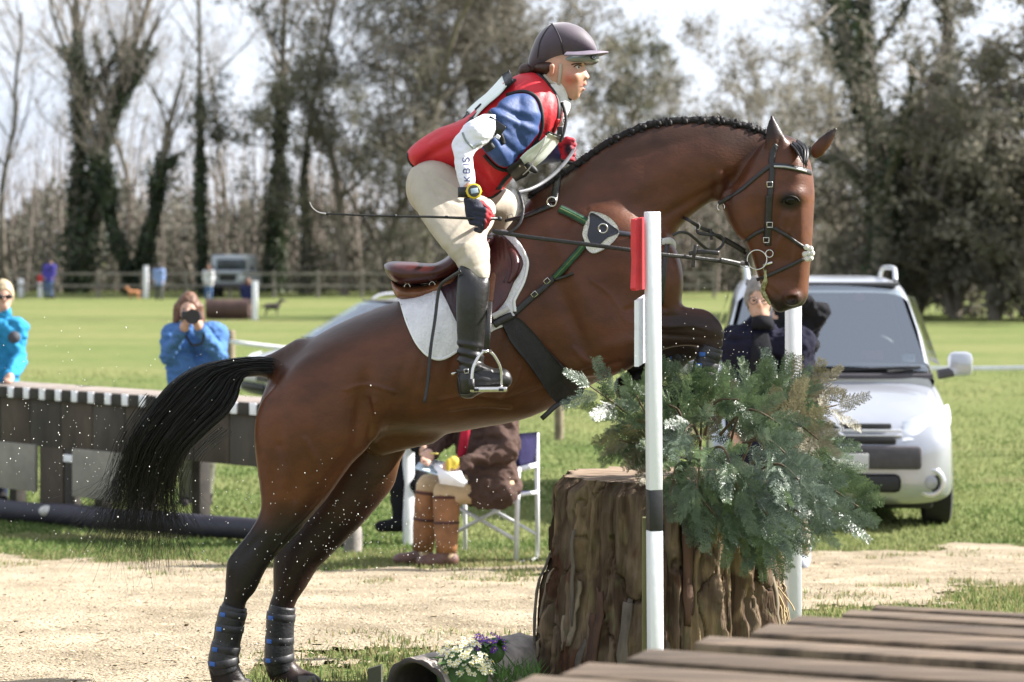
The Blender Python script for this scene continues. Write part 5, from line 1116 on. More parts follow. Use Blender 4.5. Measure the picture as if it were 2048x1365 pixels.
# ---------------------------------------------------------------- the jump
M_WPAINT = mat('white_paint', (.62, .62, .62), .5, .06, 9, .25, 30, c2pos=(.28, .40), col2=(.79, .80, .85), detail=10); M_BLACKP = mat('black_paint', (.015, .015, .018), .5, .2); M_REDP = mat('red_paint', (.62, .035, .045), .45, .1, 12, .2, 30)
M_STAKE = mat('pale_stake', (.26, .21, .12), .85, .3, 9, .6, 40, stretch=(1, 1, .25))
def stump():
    c = P(1322, 1340, 9.0); cx, cy = c.x, c.y; zt = .765; nA, nZ = 480, 150; t = thing('tree_stump', (cx, cy, -.05), 'broad rotting tree stump with torn brown bark under the conifer branches', 'tree stump')
    A = np.linspace(0, 2 * math.pi, nA, endpoint=False); Zs = np.linspace(-.10, zt, nZ); AA, ZZ = np.meshgrid(A, Zs, indexing='ij')
    h = (zt - ZZ) / (zt + .1); rad = .405 + .085 * h ** 1.6 + .03 * np.cos(3 * AA + 1) * h + .02 * np.cos(5 * AA + 2) * h
    q = np.stack([np.cos(AA) * 3.2, np.sin(AA) * 3.2, ZZ * .55], -1); q2 = np.stack([np.cos(AA) * 8, np.sin(AA) * 8, ZZ * .8], -1)
    ridge = np.abs(fbm(q2 + fbm(q, 1.3, 3)[..., None] * 1.4, 1, 3) - .44); fine = fbm(np.stack([np.cos(AA) * 26, np.sin(AA) * 26, ZZ * 2.2], -1), 1, 3) - .44
    slab = np.floor(fbm(q + 3, 1.5, 2) * 7) / 7 - .4
    rough = fbm(np.stack([np.cos(AA) * 12, np.sin(AA) * 12, ZZ * 9], -1), 1, 4) - .45; crack = np.abs(fbm(np.stack([np.cos(AA) * 5, np.sin(AA) * 5, ZZ * 3.5 + 4], -1), 1, 3) - .45)
    rad = rad + .060 * (.5 - np.minimum(ridge * 5, 1)) * -.6 + .034 * fine + .055 * slab + .06 * rough - .030 * sstep(.02, .0, crack)
    rad = rad - .045 * sstep(zt - .045, zt, ZZ) * (1 + .4 * np.sin(AA * 9))
    V = np.stack([cx + rad * np.cos(AA), cy + rad * np.sin(AA), ZZ], -1).reshape(-1, 3); i = (np.arange(nA)[:, None] * nZ + np.arange(nZ - 1)[None, :]); j = (((np.arange(nA) + 1) % nA)[:, None] * nZ + np.arange(nZ - 1)[None, :]); Fq = np.stack([i, j, j + 1, i + 1], -1).reshape(-1, 4)
    # wood colours that belong to the wood itself: red-brown heart, grey bark, pale torn strips, green algae
    ca, sa = np.cos(AA), np.sin(AA); wob = fbm(np.stack([ca * 3, sa * 3, ZZ * 3], -1), 1, 3)[..., None] * 3
    s = fbm(np.stack([ca * 9, sa * 9, ZZ * 2.2], -1) + wob, 1, 4).reshape(-1, 1); s2 = fbm(np.stack([ca * 4 + 9, sa * 4, ZZ * 3.2], -1) + wob * .6, 1, 4).reshape(-1, 1); s3 = fbm(np.stack([ca * 34, sa * 34, ZZ * 3], -1) + wob, 1, 3).reshape(-1, 1); s4 = fbm(np.stack([ca * 14, sa * 14, ZZ * 14], -1), 1, 3).reshape(-1, 1)
    col = np.array([.060, .042, .030]) * (1 - sstep(.35, .6, s)) + np.array([.125, .098, .074]) * sstep(.35, .6, s); m = sstep(.53, .60, s2) * .8; col = col * (1 - m) + np.array([.20, .155, .10]) * m; m = sstep(.41, .35, s2) * .8; col = col * (1 - m) + np.array([.058, .026, .015]) * m; m = sstep(.56, .66, s4) * .5; col = col * (1 - m) + np.array([.10, .105, .06]) * m; col = col * (.45 + 1.15 * s3) * np.array([1.08, 1.0, .90])
    mesh_obj('trunk_wood', V, Fq, mat('stump_wood', attr=True, rough=.9, var=.25, scale=20, bump=.8, bscale=60, spec=.15, stretch=(1, 1, .15), bdist=.012), t, cols=col)
    nR = 24; r0 = rad[:, -1]; rr = np.linspace(0, 1, nR); XX = cx + np.cos(A)[:, None] * r0[:, None] * rr[None]; YY = cy + np.sin(A)[:, None] * r0[:, None] * rr[None]; Z2 = zt + .012 * (fbm(np.stack([XX * 9, YY * 30, XX * 0], -1), 1, 3) - .45) * np.minimum(1, (1 - rr) * 6)[None]
    V = np.stack([XX, YY, Z2], -1).reshape(-1, 3); i = (np.arange(nA)[:, None] * nR + np.arange(nR - 1)[None, :]); j = (((np.arange(nA) + 1) % nA)[:, None] * nR + np.arange(nR - 1)[None, :]); Fq = np.stack([i, i + 1, j + 1, j], -1).reshape(-1, 4)
    mesh_obj('cut_top', V, Fq, mat('cut_wood', (.23, .165, .11), .9, .35, 10, .7, 40, stretch=(.4, 2, 1)), t)
    # torn bark plates and splinters standing proud
    r = np.random.default_rng(5)
    for k in range(22):
        a = r.uniform(math.pi * 1.02, math.pi * 1.98); z1 = r.uniform(-.05, .5); ln = r.uniform(.12, .42); w = r.uniform(.014, .05); ai = int(a / (2 * math.pi) * nA) % nA; v = []; n = 9
        for e in range(n):
            z = z1 + ln * e / (n - 1); zi = min(nZ - 1, max(0, int((z + .10) / (zt + .10) * (nZ - 1)))); aw = a + .006 * math.sin(e * .9 + k) + r.normal(0, .003); rb = rad[ai, zi] + .002 + .004 * math.sin(e / (n - 1) * 3.1); ww = w * (.55 + .45 * math.sin((e + .6) / n * 2.9)) * r.uniform(.75, 1.2); da = ww / rb / 2
            for (s_, o) in ((-1, 0), (-.8, .009), (.8, .009), (1, 0)): v.append((cx + (rb + o) * math.cos(aw + s_ * da), cy + (rb + o) * math.sin(aw + s_ * da), z + r.normal(0, .004)))
        f = [(e * 4 + q, e * 4 + q + 1, e * 4 + q + 5, e * 4 + q + 4) for e in range(n - 1) for q in range(3)] + [(e * 4 + 3, e * 4, e * 4 + 4, e * 4 + 7) for e in range(n - 1)] + [(0, 3, 2, 1), (n * 4 - 4, n * 4 - 3, n * 4 - 2, n * 4 - 1)]
        mesh_obj('bark_plate', v, f, (mat('bark_grey', (.105, .085, .065), .9, .35, 18, .8, 60, stretch=(1, 1, .2)), mat('bark_pale', (.19, .15, .10), .9, .35, 18, .8, 60, stretch=(1, 1, .2)), mat('bark_red', (.07, .036, .022), .9, .35, 18, .8, 60, stretch=(1, 1, .2)))[int(r.integers(0, 3))], t)
    # straw-like roots at the right foot
    mb = MB()
    for k in range(60):
        a = r.uniform(-.55, .05); z = r.uniform(-.02, .42); rb = .44 + .06 * (1 - z / .4); p = np.array([cx + rb * math.cos(a), cy + rb * math.sin(a), z]); pts = [p]
        for e in range(4): p = p + np.array([r.normal(0, .012), -abs(r.normal(0, .006)), -r.uniform(.01, .05)]); pts.append(p)
        mb.tube([Vector(x) for x in spline(pts, 2)], .0028, 4)
    o = mb.build('root_straw', mat('straw', (.38, .29, .16), .9, .3), t); o['kind'] = 'stuff'
stump()

def post_front():
    d = 8.3; t = thing('flag_post', GP(1310, d), 'white square marker post with black band and red flag board before the stump', 'post')
    b = P(1311.5, 1420, d); tp = P(1304.5, 424, d); w = .047; ax = (tp - b).normalized(); rot = Matrix.Rotation(math.asin(ax.x), 3, 'Y') @ Matrix.Rotation(R(14), 3, 'Z')
    L_ = (tp - b).length; vt = lambda v: (1420 - v) / (1420 - 424)
    for a, e, m, nm in ((1420, 1061, M_WPAINT, 'shaft'), (1061, 980, M_BLACKP, 'black_band'), (980, 424, M_WPAINT, 'shaft')):
        c0 = b + ax * L_ * (vt(a) + vt(e)) / 2; mb = MB(); mb.box(c0, (w + (.0015 if nm != 'shaft' else 0), w + (.0015 if nm != 'shaft' else 0), L_ * (vt(e) - vt(a))), rot, .003); auto_smooth(mb.build(nm, m, t))
    r2 = Matrix.Rotation(R(62), 3, 'Z'); c0 = P(1279, 508, d + .02)
    mb = MB(); pl = [(-.055, -.118), (-.045, -.126), (.055, -.118), (.055, .118), (.04, .126), (-.05, .118), (-.052, .02), (-.046, -.02)]
    mb.prism([c0 + r2 @ Vector((x, -.009, z)) for x, z in pl], (0, 0, 0), r2 @ Vector((0, .018, 0))); auto_smooth(mb.build('red_flag', M_REDP, t))
    c0 = P(1281.5, 660, d + .02); mb = MB(); mb.prism([c0 + r2 @ Vector((x, -.008, z)) for x, z in ((-.035, -.125), (.045, -.105), (.045, .120), (-.035, .10))], (0, 0, 0), r2 @ Vector((0, .016, 0))); auto_smooth(mb.build('white_flag', M_WPAINT, t))
    t2 = thing('support_stake', GP(1293, d + .06), 'olive weathered stake behind the foot of the near white post', 'stake'); mb = MB(); bb = P(1293, 1430, d + .06); mb.box(bb + Vector((0, 0, .33)), (.03, .04, .70), None, .004); auto_smooth(mb.build('stake', mat('green_stake', (.17, .16, .07), .9, .3, 9, .5, 40, stretch=(1, 1, .2)), t2))
    d = 9.95; t3 = thing('marker_post', GP(1586, d), 'plain white square marker post on the far right side of the stump', 'post'); b = P(1585, 1258, d); tp = P(1588, 560, d); mb = MB(); mb.box((b + tp) / 2, (.055, .055, (tp - b).length), Matrix.Rotation(R(12), 3, 'Z'), .003); auto_smooth(mb.build('shaft', M_WPAINT, t3))
    mb = MB(); g = GP(1586, d); mb.tube([g + Vector((0, 0, -.05)), Vector((g.x, g.y, b.z - .002)), Vector((g.x, g.y, b.z + .006))], [.032, .031, .026], 16); auto_smooth(mb.build('socket', M_STAKE, t3))
    d = 9.15; t4 = thing('round_stake', GP(1508, d), 'short pale round stake at the right foot of the stump', 'stake'); g = GP(1508, d); mb = MB(); mb.tube([g + Vector((0, 0, -.06)), Vector((g.x, g.y, P(0, 1242, d).z)), Vector((g.x, g.y, P(0, 1238, d).z))], [.034, .032, .028], 16); auto_smooth(mb.build('stake', M_STAKE, t4))
post_front()

# cut conifer branches heaped on the stump
def spray(r, L_=.34):
    """flat fern-like spray in the xz plane growing along +x; scale-leaf ribbons"""
    V = []; Fc = []
    def rib(p, q, w, nrm):
        t = (q - p); n = t.cross(nrm); n = n.normalized() * w if n.length > 1e-7 else Vector((0, w, 0)); o = len(V); m = p.lerp(q, .45)
        V.extend([p - n * .5, p + n * .5, m + n + nrm * w * .5, m - n + nrm * w * .5, q]); Fc.extend([(o, o + 1, o + 2, o + 3), (o + 3, o + 2, o + 4)])
    N = Vector((0, -1, 0)); n1 = 14
    for i in range(n1):
        s = .10 + .9 * i / n1; x = s * L_; droop = -.10 * s * s * L_
        for sg in (-1, 1):
            l1 = L_ * .37 * (1 - s * .75) * r.uniform(.75, 1.2) + .015; ang = R(r.uniform(38, 56)); d1 = Vector((math.cos(ang), r.normal(0, .22), sg * math.sin(ang))).normalized(); p0 = Vector((x, 0, droop)); n2 = max(3, int(l1 / .0155)); c = p0.copy()
            for j in range(n2):
                d1 = (d1 + Vector((.05, r.normal(0, .05), -.05))).normalized(); e = c + d1 * (l1 / n2); rib(c, e + d1 * .004, .0022, N)
                for s2 in (-1, 1):
                    l2 = (.030 * (1 - j / n2) + .009) * r.uniform(.7, 1.2); nn = d1.cross(N).normalized() * s2; d2 = (d1 * .8 + nn * .75 + Vector((0, r.normal(0, .18), 0))).normalized(); rib(c, c + d2 * l2, .0024, N)
                    if l2 > .024: rib(c + d2 * l2 * .4, c + d2 * l2 * .4 + (d1 * .95 - nn * .1).normalized() * l2 * .5, .0021, N)
                c = e
    return np.array([list(v) for v in V]), Fc
def conifers():
    r = np.random.default_rng(9); base = [spray(r) for _ in range(4)]
    mG = [mat('conifer_green', (.062, .112, .055), .36, .4, 14, 0, spec=.6, trans=.3, col2=(.14, .20, .095)), mat('conifer_bluegreen', (.080, .125, .085), .32, .4, 14, 0, spec=.7, trans=.25, col2=(.16, .215, .145)), mat('conifer_olive', (.15, .14, .08), .5, .3, 14, 0, spec=.5, trans=.3, col2=(.25, .22, .13))]
    mS = mat('twig_red', (.085, .06, .035), .8, .3)
    def branch(p0, p1, p2, n, mi, droop, label, grp, sc=1.0):
        t = thing('conifer_branch', p0, label, 'branch', grp); q = spline([p0, p1, p2], 10); mb = MB(); m = len(q); mb.tube([Vector(x) for x in q], [.0055 * (1 - .8 * i / m) + .0012 for i in range(m)], 6); mb.build('stem', mS, t)
        VV = []; FF = []
        for k in range(n):
            s = .18 + .82 * (k + .5) / n; i = min(int(s * (m - 1)), m - 2); p = Vector(q[i]); tg = (Vector(q[i + 1]) - p).normalized(); side = 1 if k % 2 else -1
            bv, bf = base[int(r.integers(0, 4))]; perp = tg.cross(Vector((r.normal(0, .4), -1, r.normal(0, .3)))).normalized() * side
            ax = (tg * .75 + perp * .62 + Vector((0, r.normal(0, .25), -droop * r.uniform(.4, 1.2)))).normalized()
            if k == n - 1: ax = (tg + Vector((0, 0, -droop * .4))).normalized()
            yv = Vector((r.normal(0, .35), -1, r.normal(.2, .35))); zv = ax.cross(yv).normalized(); yv = zv.cross(ax).normalized(); s_ = sc * r.uniform(.6, 1.05) * (.75 + .4 * (1 - s)); M = np.array([list(ax), list(-yv), list(zv)]); b2 = bv * s_; bend = b2[:, 0:1] ** 2 * 1.1
            w = b2 @ M + np.array(list(p)); w[:, 2] -= (bend[:, 0]) * droop; o = sum(len(x) for x in VV); VV.append(w); FF += [tuple(a + o for a in f) for f in bf]
        mesh_obj('foliage', np.concatenate(VV), FF, mG[mi], t, smooth=False)
    G = 'conifer branches heaped on the stump'; LB = 'cut conifer branch among the drooping green heap on the stump'
    # (root, middle, tip) in photograph pixels with distance
    A = [((1330,930,8.95),(1270,850,8.7),(1160,770,8.6),9,1,.1,'conifer branch reaching left under the girth of the horse'),
         ((1340,930,8.9),(1290,880,8.75),(1215,835,8.65),8,0,.15,'green conifer branch left of the near white post above the stump edge'),((1340,940,8.8),(1290,900,8.7),(1225,880,8.6),7,2,.2,'olive conifer branch lying lowest on the left over the cut stump top'),((1380,930,9.0),(1350,830,8.9),(1330,745,8.85),8,0,.1,'conifer branch standing up in front of the folded forelegs'),((1400,930,9.0),(1400,850,8.95),(1405,785,8.9),8,2,.1,'brownish conifer branch rising just right of the near white post'),((1360,940,8.8),(1300,860,8.6),(1262,790,8.55),8,0,.1,'conifer branch crossing in front of the chest left of the near white post'),
         ((1450,930,9.05),(1480,830,9.0),(1520,735,9.0),8,0,.1,'conifer branch rising before the coat of the navy-clad man'),((1480,930,9.1),(1540,820,9.1),(1570,745,9.1),8,1,.1,'blue-green conifer branch rising beside the far white post'),((1500,930,9.1),(1590,820,9.1),(1660,765,9.15),8,2,.1,'brownish twiggy conifer branch pointing up right toward the silver car'),((1500,930,9.0),(1600,840,9.0),(1690,810,9.05),8,2,.2,'olive conifer branch stretching right across the car bonnet'),
         ((1500,940,8.9),(1610,900,8.85),(1715,955,8.8),9,0,.35,'green conifer branch arching right over the car grille'),((1500,950,8.8),(1620,950,8.7),(1735,1035,8.7),9,0,.4,'conifer branch hanging furthest to the right of the stump'),((1480,950,8.75),(1590,970,8.6),(1690,1060,8.6),9,1,.45,'blue-green conifer branch drooping low right toward the sandy track'),((1470,950,8.7),(1560,1000,8.55),(1640,1090,8.55),9,1,.5,'blue-green conifer branch hanging past the far white post'),((1440,940,8.7),(1520,1020,8.5),(1560,1120,8.5),9,0,.5,'green conifer branch hanging in front of the foot of the far white post'),
         ((1430,930,8.7),(1490,960,8.5),(1540,1060,8.45),9,1,.5,None),((1420,900,8.7),(1450,900,8.5),(1480,980,8.45),8,0,.6,'conifer spray with drooping green fingers at the middle of the heap'),((1400,910,8.7),(1400,900,8.5),(1390,980,8.45),8,0,.6,None),((1380,920,8.7),(1350,920,8.55),(1335,1000,8.5),7,0,.5,'short conifer branch hanging right beside the black band of the post'),((1460,900,8.8),(1540,880,8.6),(1610,940,8.55),9,1,.4,None),
         ((1440,870,8.8),(1500,820,8.7),(1570,850,8.65),8,0,.3,None),((1410,870,8.8),(1430,800,8.7),(1480,790,8.65),8,0,.2,None),((1370,880,8.8),(1350,820,8.7),(1300,800,8.65),8,0,.2,None),((1500,880,8.9),(1580,840,8.8),(1650,880,8.7),8,2,.3,None),((1480,960,8.8),(1530,1060,8.6),(1530,1150,8.6),9,0,.5,'dark conifer branch hanging lowest down the right of the stump'),((1500,950,8.7),(1570,930,8.5),(1640,1010,8.45),9,1,.5,None),((1400,880,8.75),(1380,850,8.6),(1360,870,8.5),7,1,.4,None),((1540,900,8.9),(1620,880,8.8),(1690,930,8.75),8,0,.35,'green conifer branch hanging in front of the car number plate'),
         ((1360,950,8.75),(1390,990,8.55),(1430,1060,8.5),8,0,.5,None),((1440,960,8.7),(1470,1030,8.5),(1480,1090,8.5),8,0,.5,None),((1420,840,8.9),(1390,790,8.85),(1370,750,8.85),7,0,.1,None),((1530,860,9.0),(1560,790,9.0),(1600,770,9.0),8,0,.1,'small upright conifer branch just right of the far white post')]
    lift = lambda q: (q[0] + (1440 - q[0]) * .06, (q[1] if q[1] < 980 else 980 + (q[1] - 980) * .62) if q[1] > 815 or not 1290 < q[0] < 1640 else 815 + (q[1] - 815) * .62, q[2])
    for a, b, c, n, mi, dr, lb in A: branch(P(*a), P(*lift(b)), P(*lift(c)), n + 1, mi, dr * .8, lb or LB, G, .62)
conifers()

# hollow log, flowers and board in front of the stump
def log_flowers():
    t = thing('hollow_log', GP(830, 8.35), 'hollow weathered log end lying in front of the stump beside the flowers', 'log'); a = P(832, 1386, 8.25); b = P(1050, 1330, 9.05); ax = (b - a).normalized(); r = .118; n = 32; k = 8; V = []; Fc = []; s1 = ax.cross(Vector((0, 0, 1))).normalized(); s2 = s1.cross(ax)
    for j in range(k):
        p = a.lerp(b, j / (k - 1))
        for i in range(n): an = 2 * math.pi * i / n; rr = r * (1 + .05 * math.sin(3 * an + 1) + .03 * math.sin(11 * an + j)); V.append(p + s1 * math.cos(an) * rr + s2 * math.sin(an) * rr)
    for j in range(k - 1):
        for i in range(n): Fc.append((j * n + i, j * n + (i + 1) % n, (j + 1) * n + (i + 1) % n, (j + 1) * n + i))
    mesh_obj('bark', V, Fc, mat('log_bark', (.30, .26, .23), .9, .3, 14, .8, 40, stretch=(1, 1, 1)), t)
    V = []; Fc = []
    for j, (rr, dd) in enumerate(((1.0, 0), (.99, -.004), (.86, -.003), (.84, .03), (.80, .45), (0.0, .46))):
        for i in range(n): an = 2 * math.pi * i / n; q = r * rr * (1 + .05 * math.sin(3 * an + 1) + (.03 * math.sin(11 * an) if j < 2 else .02 * math.sin(5 * an))); V.append(a + ax * dd + s1 * math.cos(an) * q + s2 * math.sin(an) * q)
    for j in range(5):
        for i in range(n): Fc.append((j * n + (i + 1) % n, j * n + i, (j + 1) * n + i, (j + 1) * n + (i + 1) % n))
    mesh_obj('hollow_end', V, Fc, mat('log_end', (.055, .045, .042), .9, .3, 14, .6, 40), t)
    t2 = thing('dark_board', GP(748, 8.2), 'short dark upright board at the bottom edge left of the hollow log', 'board'); c0 = P(748, 1400, 8.2); mb = MB(); mb.prism([P(734,1440,8.2), P(763,1440,8.2), P(762,1331,8.2), P(735,1339,8.2)], (0, 0, 0), (0.004, .03, 0)); auto_smooth(mb.build('plank', mat('dark_board', (.05, .05, .035), .8, .3), t2))
    pet = MB()
    for i in range(5):
        an = 2 * math.pi * i / 5; c, s = math.cos(an), math.sin(an); w = .55; v = [(0, 0, 0)]; 
        for aa, rr, z in ((-.5, .72, .12), (-.28, 1.0, .18), (0, .93, .14), (.28, 1.0, .18), (.5, .72, .12)): v.append((math.cos(an + aa) * rr * .0105, math.sin(an + aa) * rr * .0105, z * .0105))
        pet.add(v, [(0, 1, 2, 3), (0, 3, 4, 5)])
    pv, pf = pet.v, pet.f
    mW = mat('petal_cream', (.80, .78, .60), .6, .08, 90, 0, trans=.25); mP = mat('petal_purple', (.16, .04, .38), .6, .2, 90, 0, trans=.2); mY = mat('petal_heart', (.75, .55, .05), .6, .1, bump=0); mL = mat('primrose_leaf', (.055, .12, .03), .6, .3, 30, .3, 60, trans=.15)
    hm = bpy.data.meshes.new('heart'); hb = MB().ball((0, 0, .0015), (.0028, .0028, .0018), 6, 4); hm.from_pydata(hb.v, [], hb.f); hm.materials.append(mY)
    def clump(c, rx, rz, n, m, label, seed, d0):
        r = np.random.default_rng(seed); t = thing('primrose_clump', c, label, 'flowers'); me = bpy.data.meshes.new('flower'); me.from_pydata(pv, [], pf); me.materials.append(m); LV = MB()
        for k in range(n):
            ph = r.uniform(0, 6.28); th = math.acos(r.uniform(.05, 1)); dr = Vector((math.sin(th) * math.cos(ph), math.sin(th) * math.sin(ph), math.cos(th)))
            if dr.y > .45: dr.y *= -1
            o = bpy.data.objects.new('flower', me); COL.objects.link(o); o.parent = t; o.location = Vector((dr.x * rx, dr.y * rx * .8, dr.z * rz)) * r.uniform(.88, 1.04); o.rotation_euler = (dr + Vector((r.normal(0, .35), -.35 + r.normal(0, .35), .3))).to_track_quat('Z', 'Y').to_euler(); s = r.uniform(.8, 1.25); o.scale = (s, s, s)
            h = bpy.data.objects.new('heart', hm); COL.objects.link(h); h.parent = o
        for k in range(40):
            ph = r.uniform(0, 6.28); l = rx * r.uniform(.8, 1.35); d = Vector((math.cos(ph), math.sin(ph), r.uniform(-.1, .5))); s = Vector((-math.sin(ph), math.cos(ph), 0)) * r.uniform(.010, .02); p = c + Vector((0, 0, rz * .1)); LV.add([p, p + d * l * .5 + s + Vector((0, 0, .012)), p + d * l * .5 + Vector((0, 0, .006)), p + d * l * .5 - s + Vector((0, 0, .012)), p + d * l - Vector((0, 0, .015))], [(0, 1, 2), (0, 2, 3), (1, 4, 2), (2, 4, 3)])
        lo = LV.build('leaves', mL, t, smooth=False); lo['kind'] = 'stuff'
        mb = MB(); mb.ball(c + Vector((0, 0, -.01)), (rx * .85, rx * .7, rz * .8), 14, 8); mb.build('leaf_mound', mL, t)
    clump(P(925, 1345, 8.30), .105, .115, 110, mW, 'clump of creamy white primroses on the hollow log', 3, 8.3)
    clump(P(978, 1300, 8.45), .065, .055, 26, mP, 'small clump of purple primroses behind the white ones', 4, 8.45)
    r = np.random.default_rng(2); LV = MB()
    for k in range(260):
        u = r.uniform(985, 1080); vv = r.uniform(1318, 1400); d = 8.35; p = P(u, vv + 20, d + r.uniform(-.1, .2)); l = r.uniform(.03, .08); dx = r.normal(0, .03); LV.add([p, p + Vector((.006, 0, 0)), p + Vector((dx, -.01, l))], [(0, 1, 2)])
    tag(LV.build('grass_tuft', mL, smooth=False), 'dark green grass growing between the flowers and the stump', 'grass', kind='stuff')
log_flowers()

# slatted wooden table top in the near right corner
def deck():
    t = thing('slatted_table', (.9, 4.9, .3), 'blurred brown slatted table top in the near right corner', 'table'); zt = .76; h = ZC - zt
    pt = lambda u, v: Vector(((u - 1024) * (h * F / (v - HZ)) / F, h * F / (v - HZ), zt))
    ends = [(1760, 1208), (1700, 1217), (1610, 1231), (1515, 1247), (1400, 1269), (1290, 1295), (1185, 1322), (1075, 1352), (960, 1385)]
    dr = (pt(2048, 1300) - pt(1640, 1275)).normalized(); nr = Vector((-dr.y, dr.x, 0))
    E = [pt(*e) for e in ends]; r = random.Random(4); off = [e.dot(nr) for e in E]
    for k in range(len(E) - 1):
        a = E[k]; wid = off[k] - off[k + 1]; gap = (.046, .065, .050, .055, .11, .058, .050, .06)[k]; w = wid - gap; L_ = 2.6; st = a - nr * (w / 2) + dr * r.uniform(-.02, .03); c0 = st + dr * L_ / 2 + Vector((0, 0, -.014 + r.uniform(-.003, .003))); rot = Matrix(((dr.x, nr.x, 0), (dr.y, nr.y, 0), (0, 0, 1)))
        mb = MB(); mb.box(c0, (L_, w, .028), rot, .005); auto_smooth(mb.build('plank', mat('deck_plank_%d' % (k % 3), [(.125, .088, .058), (.155, .112, .076), (.10, .07, .046)][k % 3], .8, .55, 4, .8, 30, stretch=(.7, 9, 1)), t))
    mb = MB()
    for q in (.35, 1.6): c0 = E[0] * .5 + E[-2] * .5 + dr * q + Vector((0, 0, -.068)); mb = MB(); mb.box(c0, (.07, 1.25, .07), rot, .005); auto_smooth(mb.build('bearer', mat('deck_bearer', (.07, .035, .028), .85, .3), t))
    for q, e in ((.45, -.45), (1.65, -.45), (.45, .45), (1.65, .45)): c0 = E[0] * .5 + E[-2] * .5 + dr * q + nr * e; mb = MB(); mb.box(Vector((c0.x, c0.y, .31)), (.08, .08, .72), rot, .005); auto_smooth(mb.build('leg', mat('deck_bearer'), t))
deck()

# long wooden table jump behind on the left
def table_jump():
    zt = .56; A = P(-60, 0, 19.25); B = P(530, 0, 16.70); A.z = B.z = 0; dr = (B - A).normalized(); nr = Vector((-dr.y, dr.x, 0)); L_ = (B - A).length; rot = Matrix(((dr.x, nr.x, 0), (dr.y, nr.y, 0), (0, 0, 1)))
    t = thing('table_jump', (A.x, A.y, -.42), 'long wooden table jump with black and white plank ends behind the tail', 'table jump')
    def at(s, y, z): return A + dr * s + nr * y + Vector((0, 0, z))
    mT = mat('jump_top', (.22, .185, .16), .85, .25, 6, .5, 30); mD = mat('jump_dark', (.035, .030, .026), .8, .35, 6, .5, 30); mB = mat('jump_board', (.060, .046, .034), .85, .4, 4, .5, 20, stretch=(1, 1, .4)); mGy = mat('jump_panel', (.235, .22, .185), .85, .15, 5, .3, 20)
    s = 0; k = 0
    while s < L_ - .05:
        w = .082 if k % 2 else .128; mb = MB(); mb.box(at(s + w / 2, .22, zt - .045), (w - .006, .46, .085), rot, .006); o = auto_smooth(mb.build('plank', mT, t))
        mb = MB(); mb.box(at(s + w / 2, -.012 - .003 * (k % 2), zt - .048), (w - .010, .012, .083), rot, .004); auto_smooth(mb.build('plank_end', M_WPAINT if k % 2 else mD, o)); s += w; k += 1
    s = 0
    for k in range(9):
        w = L_ / 9; mb = MB(); mb.box(at(s + w / 2, .03, zt - .27), (w - .008, .035, .36), rot, .006); auto_smooth(mb.build('board', mB if k % 2 else mat('jump_board_b', (.05, .042, .034), .85, .4, 4, .5, 20, stretch=(1, 1, .4)), t)); s += w
    u2s = lambda u, v0=900: max(0, min(L_, ((u + 60) / 590) * L_ * (1.0)))
    def s_of(u):
        lo, hi = 0, L_
        for _ in range(40):
            m = (lo + hi) / 2; p = A + dr * m
            if 1024 + p.x * F / p.y < u: lo = m
            else: hi = m
        return m
    for (u0, u1) in ((-30, 72), (146, 242)):
        a, b = s_of(u0), s_of(u1); mb = MB(); mb.box(at((a + b) / 2, .005, zt - .62), (b - a, .03, .36), rot, .004); auto_smooth(mb.build('pale_panel', mGy, t))
    for (u0, u1, m) in ((76, 122, mB), (126, 146, mD), (250, 300, mB)):
        a, b = s_of(u0), s_of(u1); mb = MB(); mb.box(at((a + b) / 2, .045, zt - .70), (b - a, .06, .58), rot, .004); p = auto_smooth(mb.build('post', m, t))
        if u0 == 126: mb = MB(); mb.box(at((a + b) / 2, .010, zt - .52), (b - a + .004, .012, .055), rot, .002); auto_smooth(mb.build('white_band', M_WPAINT, p))
    for s in (.05, L_ * .33, L_ * .66): mb = MB(); mb.box(at(s + .05, .38, .05), (.1, .1, .92), rot, .006); auto_smooth(mb.build('leg', mD, t))
    # round pole lying in front
    p0 = on_ground(-60, 1035); p1 = on_ground(712, 1098); t2 = thing('ground_pole', p0, 'dark round pole lying on the grass in front of the table jump', 'pole'); mb = MB(); n = 14
    mb.tube([p0.lerp(p1, i / n) + Vector((0, 0, .075 + .004 * math.sin(i * 2))) for i in range(n + 1)], [.078 + .003 * math.sin(i * 1.7) for i in range(n + 1)], 18); auto_smooth(mb.build('pole', mat('dark_pole', (.020, .018, .030), .6, .3, 5, .4, 20), t2))
    p = on_ground(706, 1108); t3 = thing('pole_stop', p, 'short round grey post stub at the right end of the dark pole', 'stub'); mb = MB(); mb.tube([p + Vector((0, 0, -.05)), p + Vector((0, 0, .16)), p + Vector((0, 0, .175))], [.06, .058, .05], 16); auto_smooth(mb.build('stub', mat('stub_wood', (.20, .18, .16), .85, .3), t3))
    p = p0.lerp(p1, .225) + Vector((0, -.06, .10)); st = MB(); st.ball(p, (.062, .05, .042), 12, 8); tag(st.build('white_stone', mat('pale_stone', (.55, .53, .5), .8, .2, 20, .6, 40), origin=p), 'white stone resting on the dark pole at the left', 'stone')
table_jump()
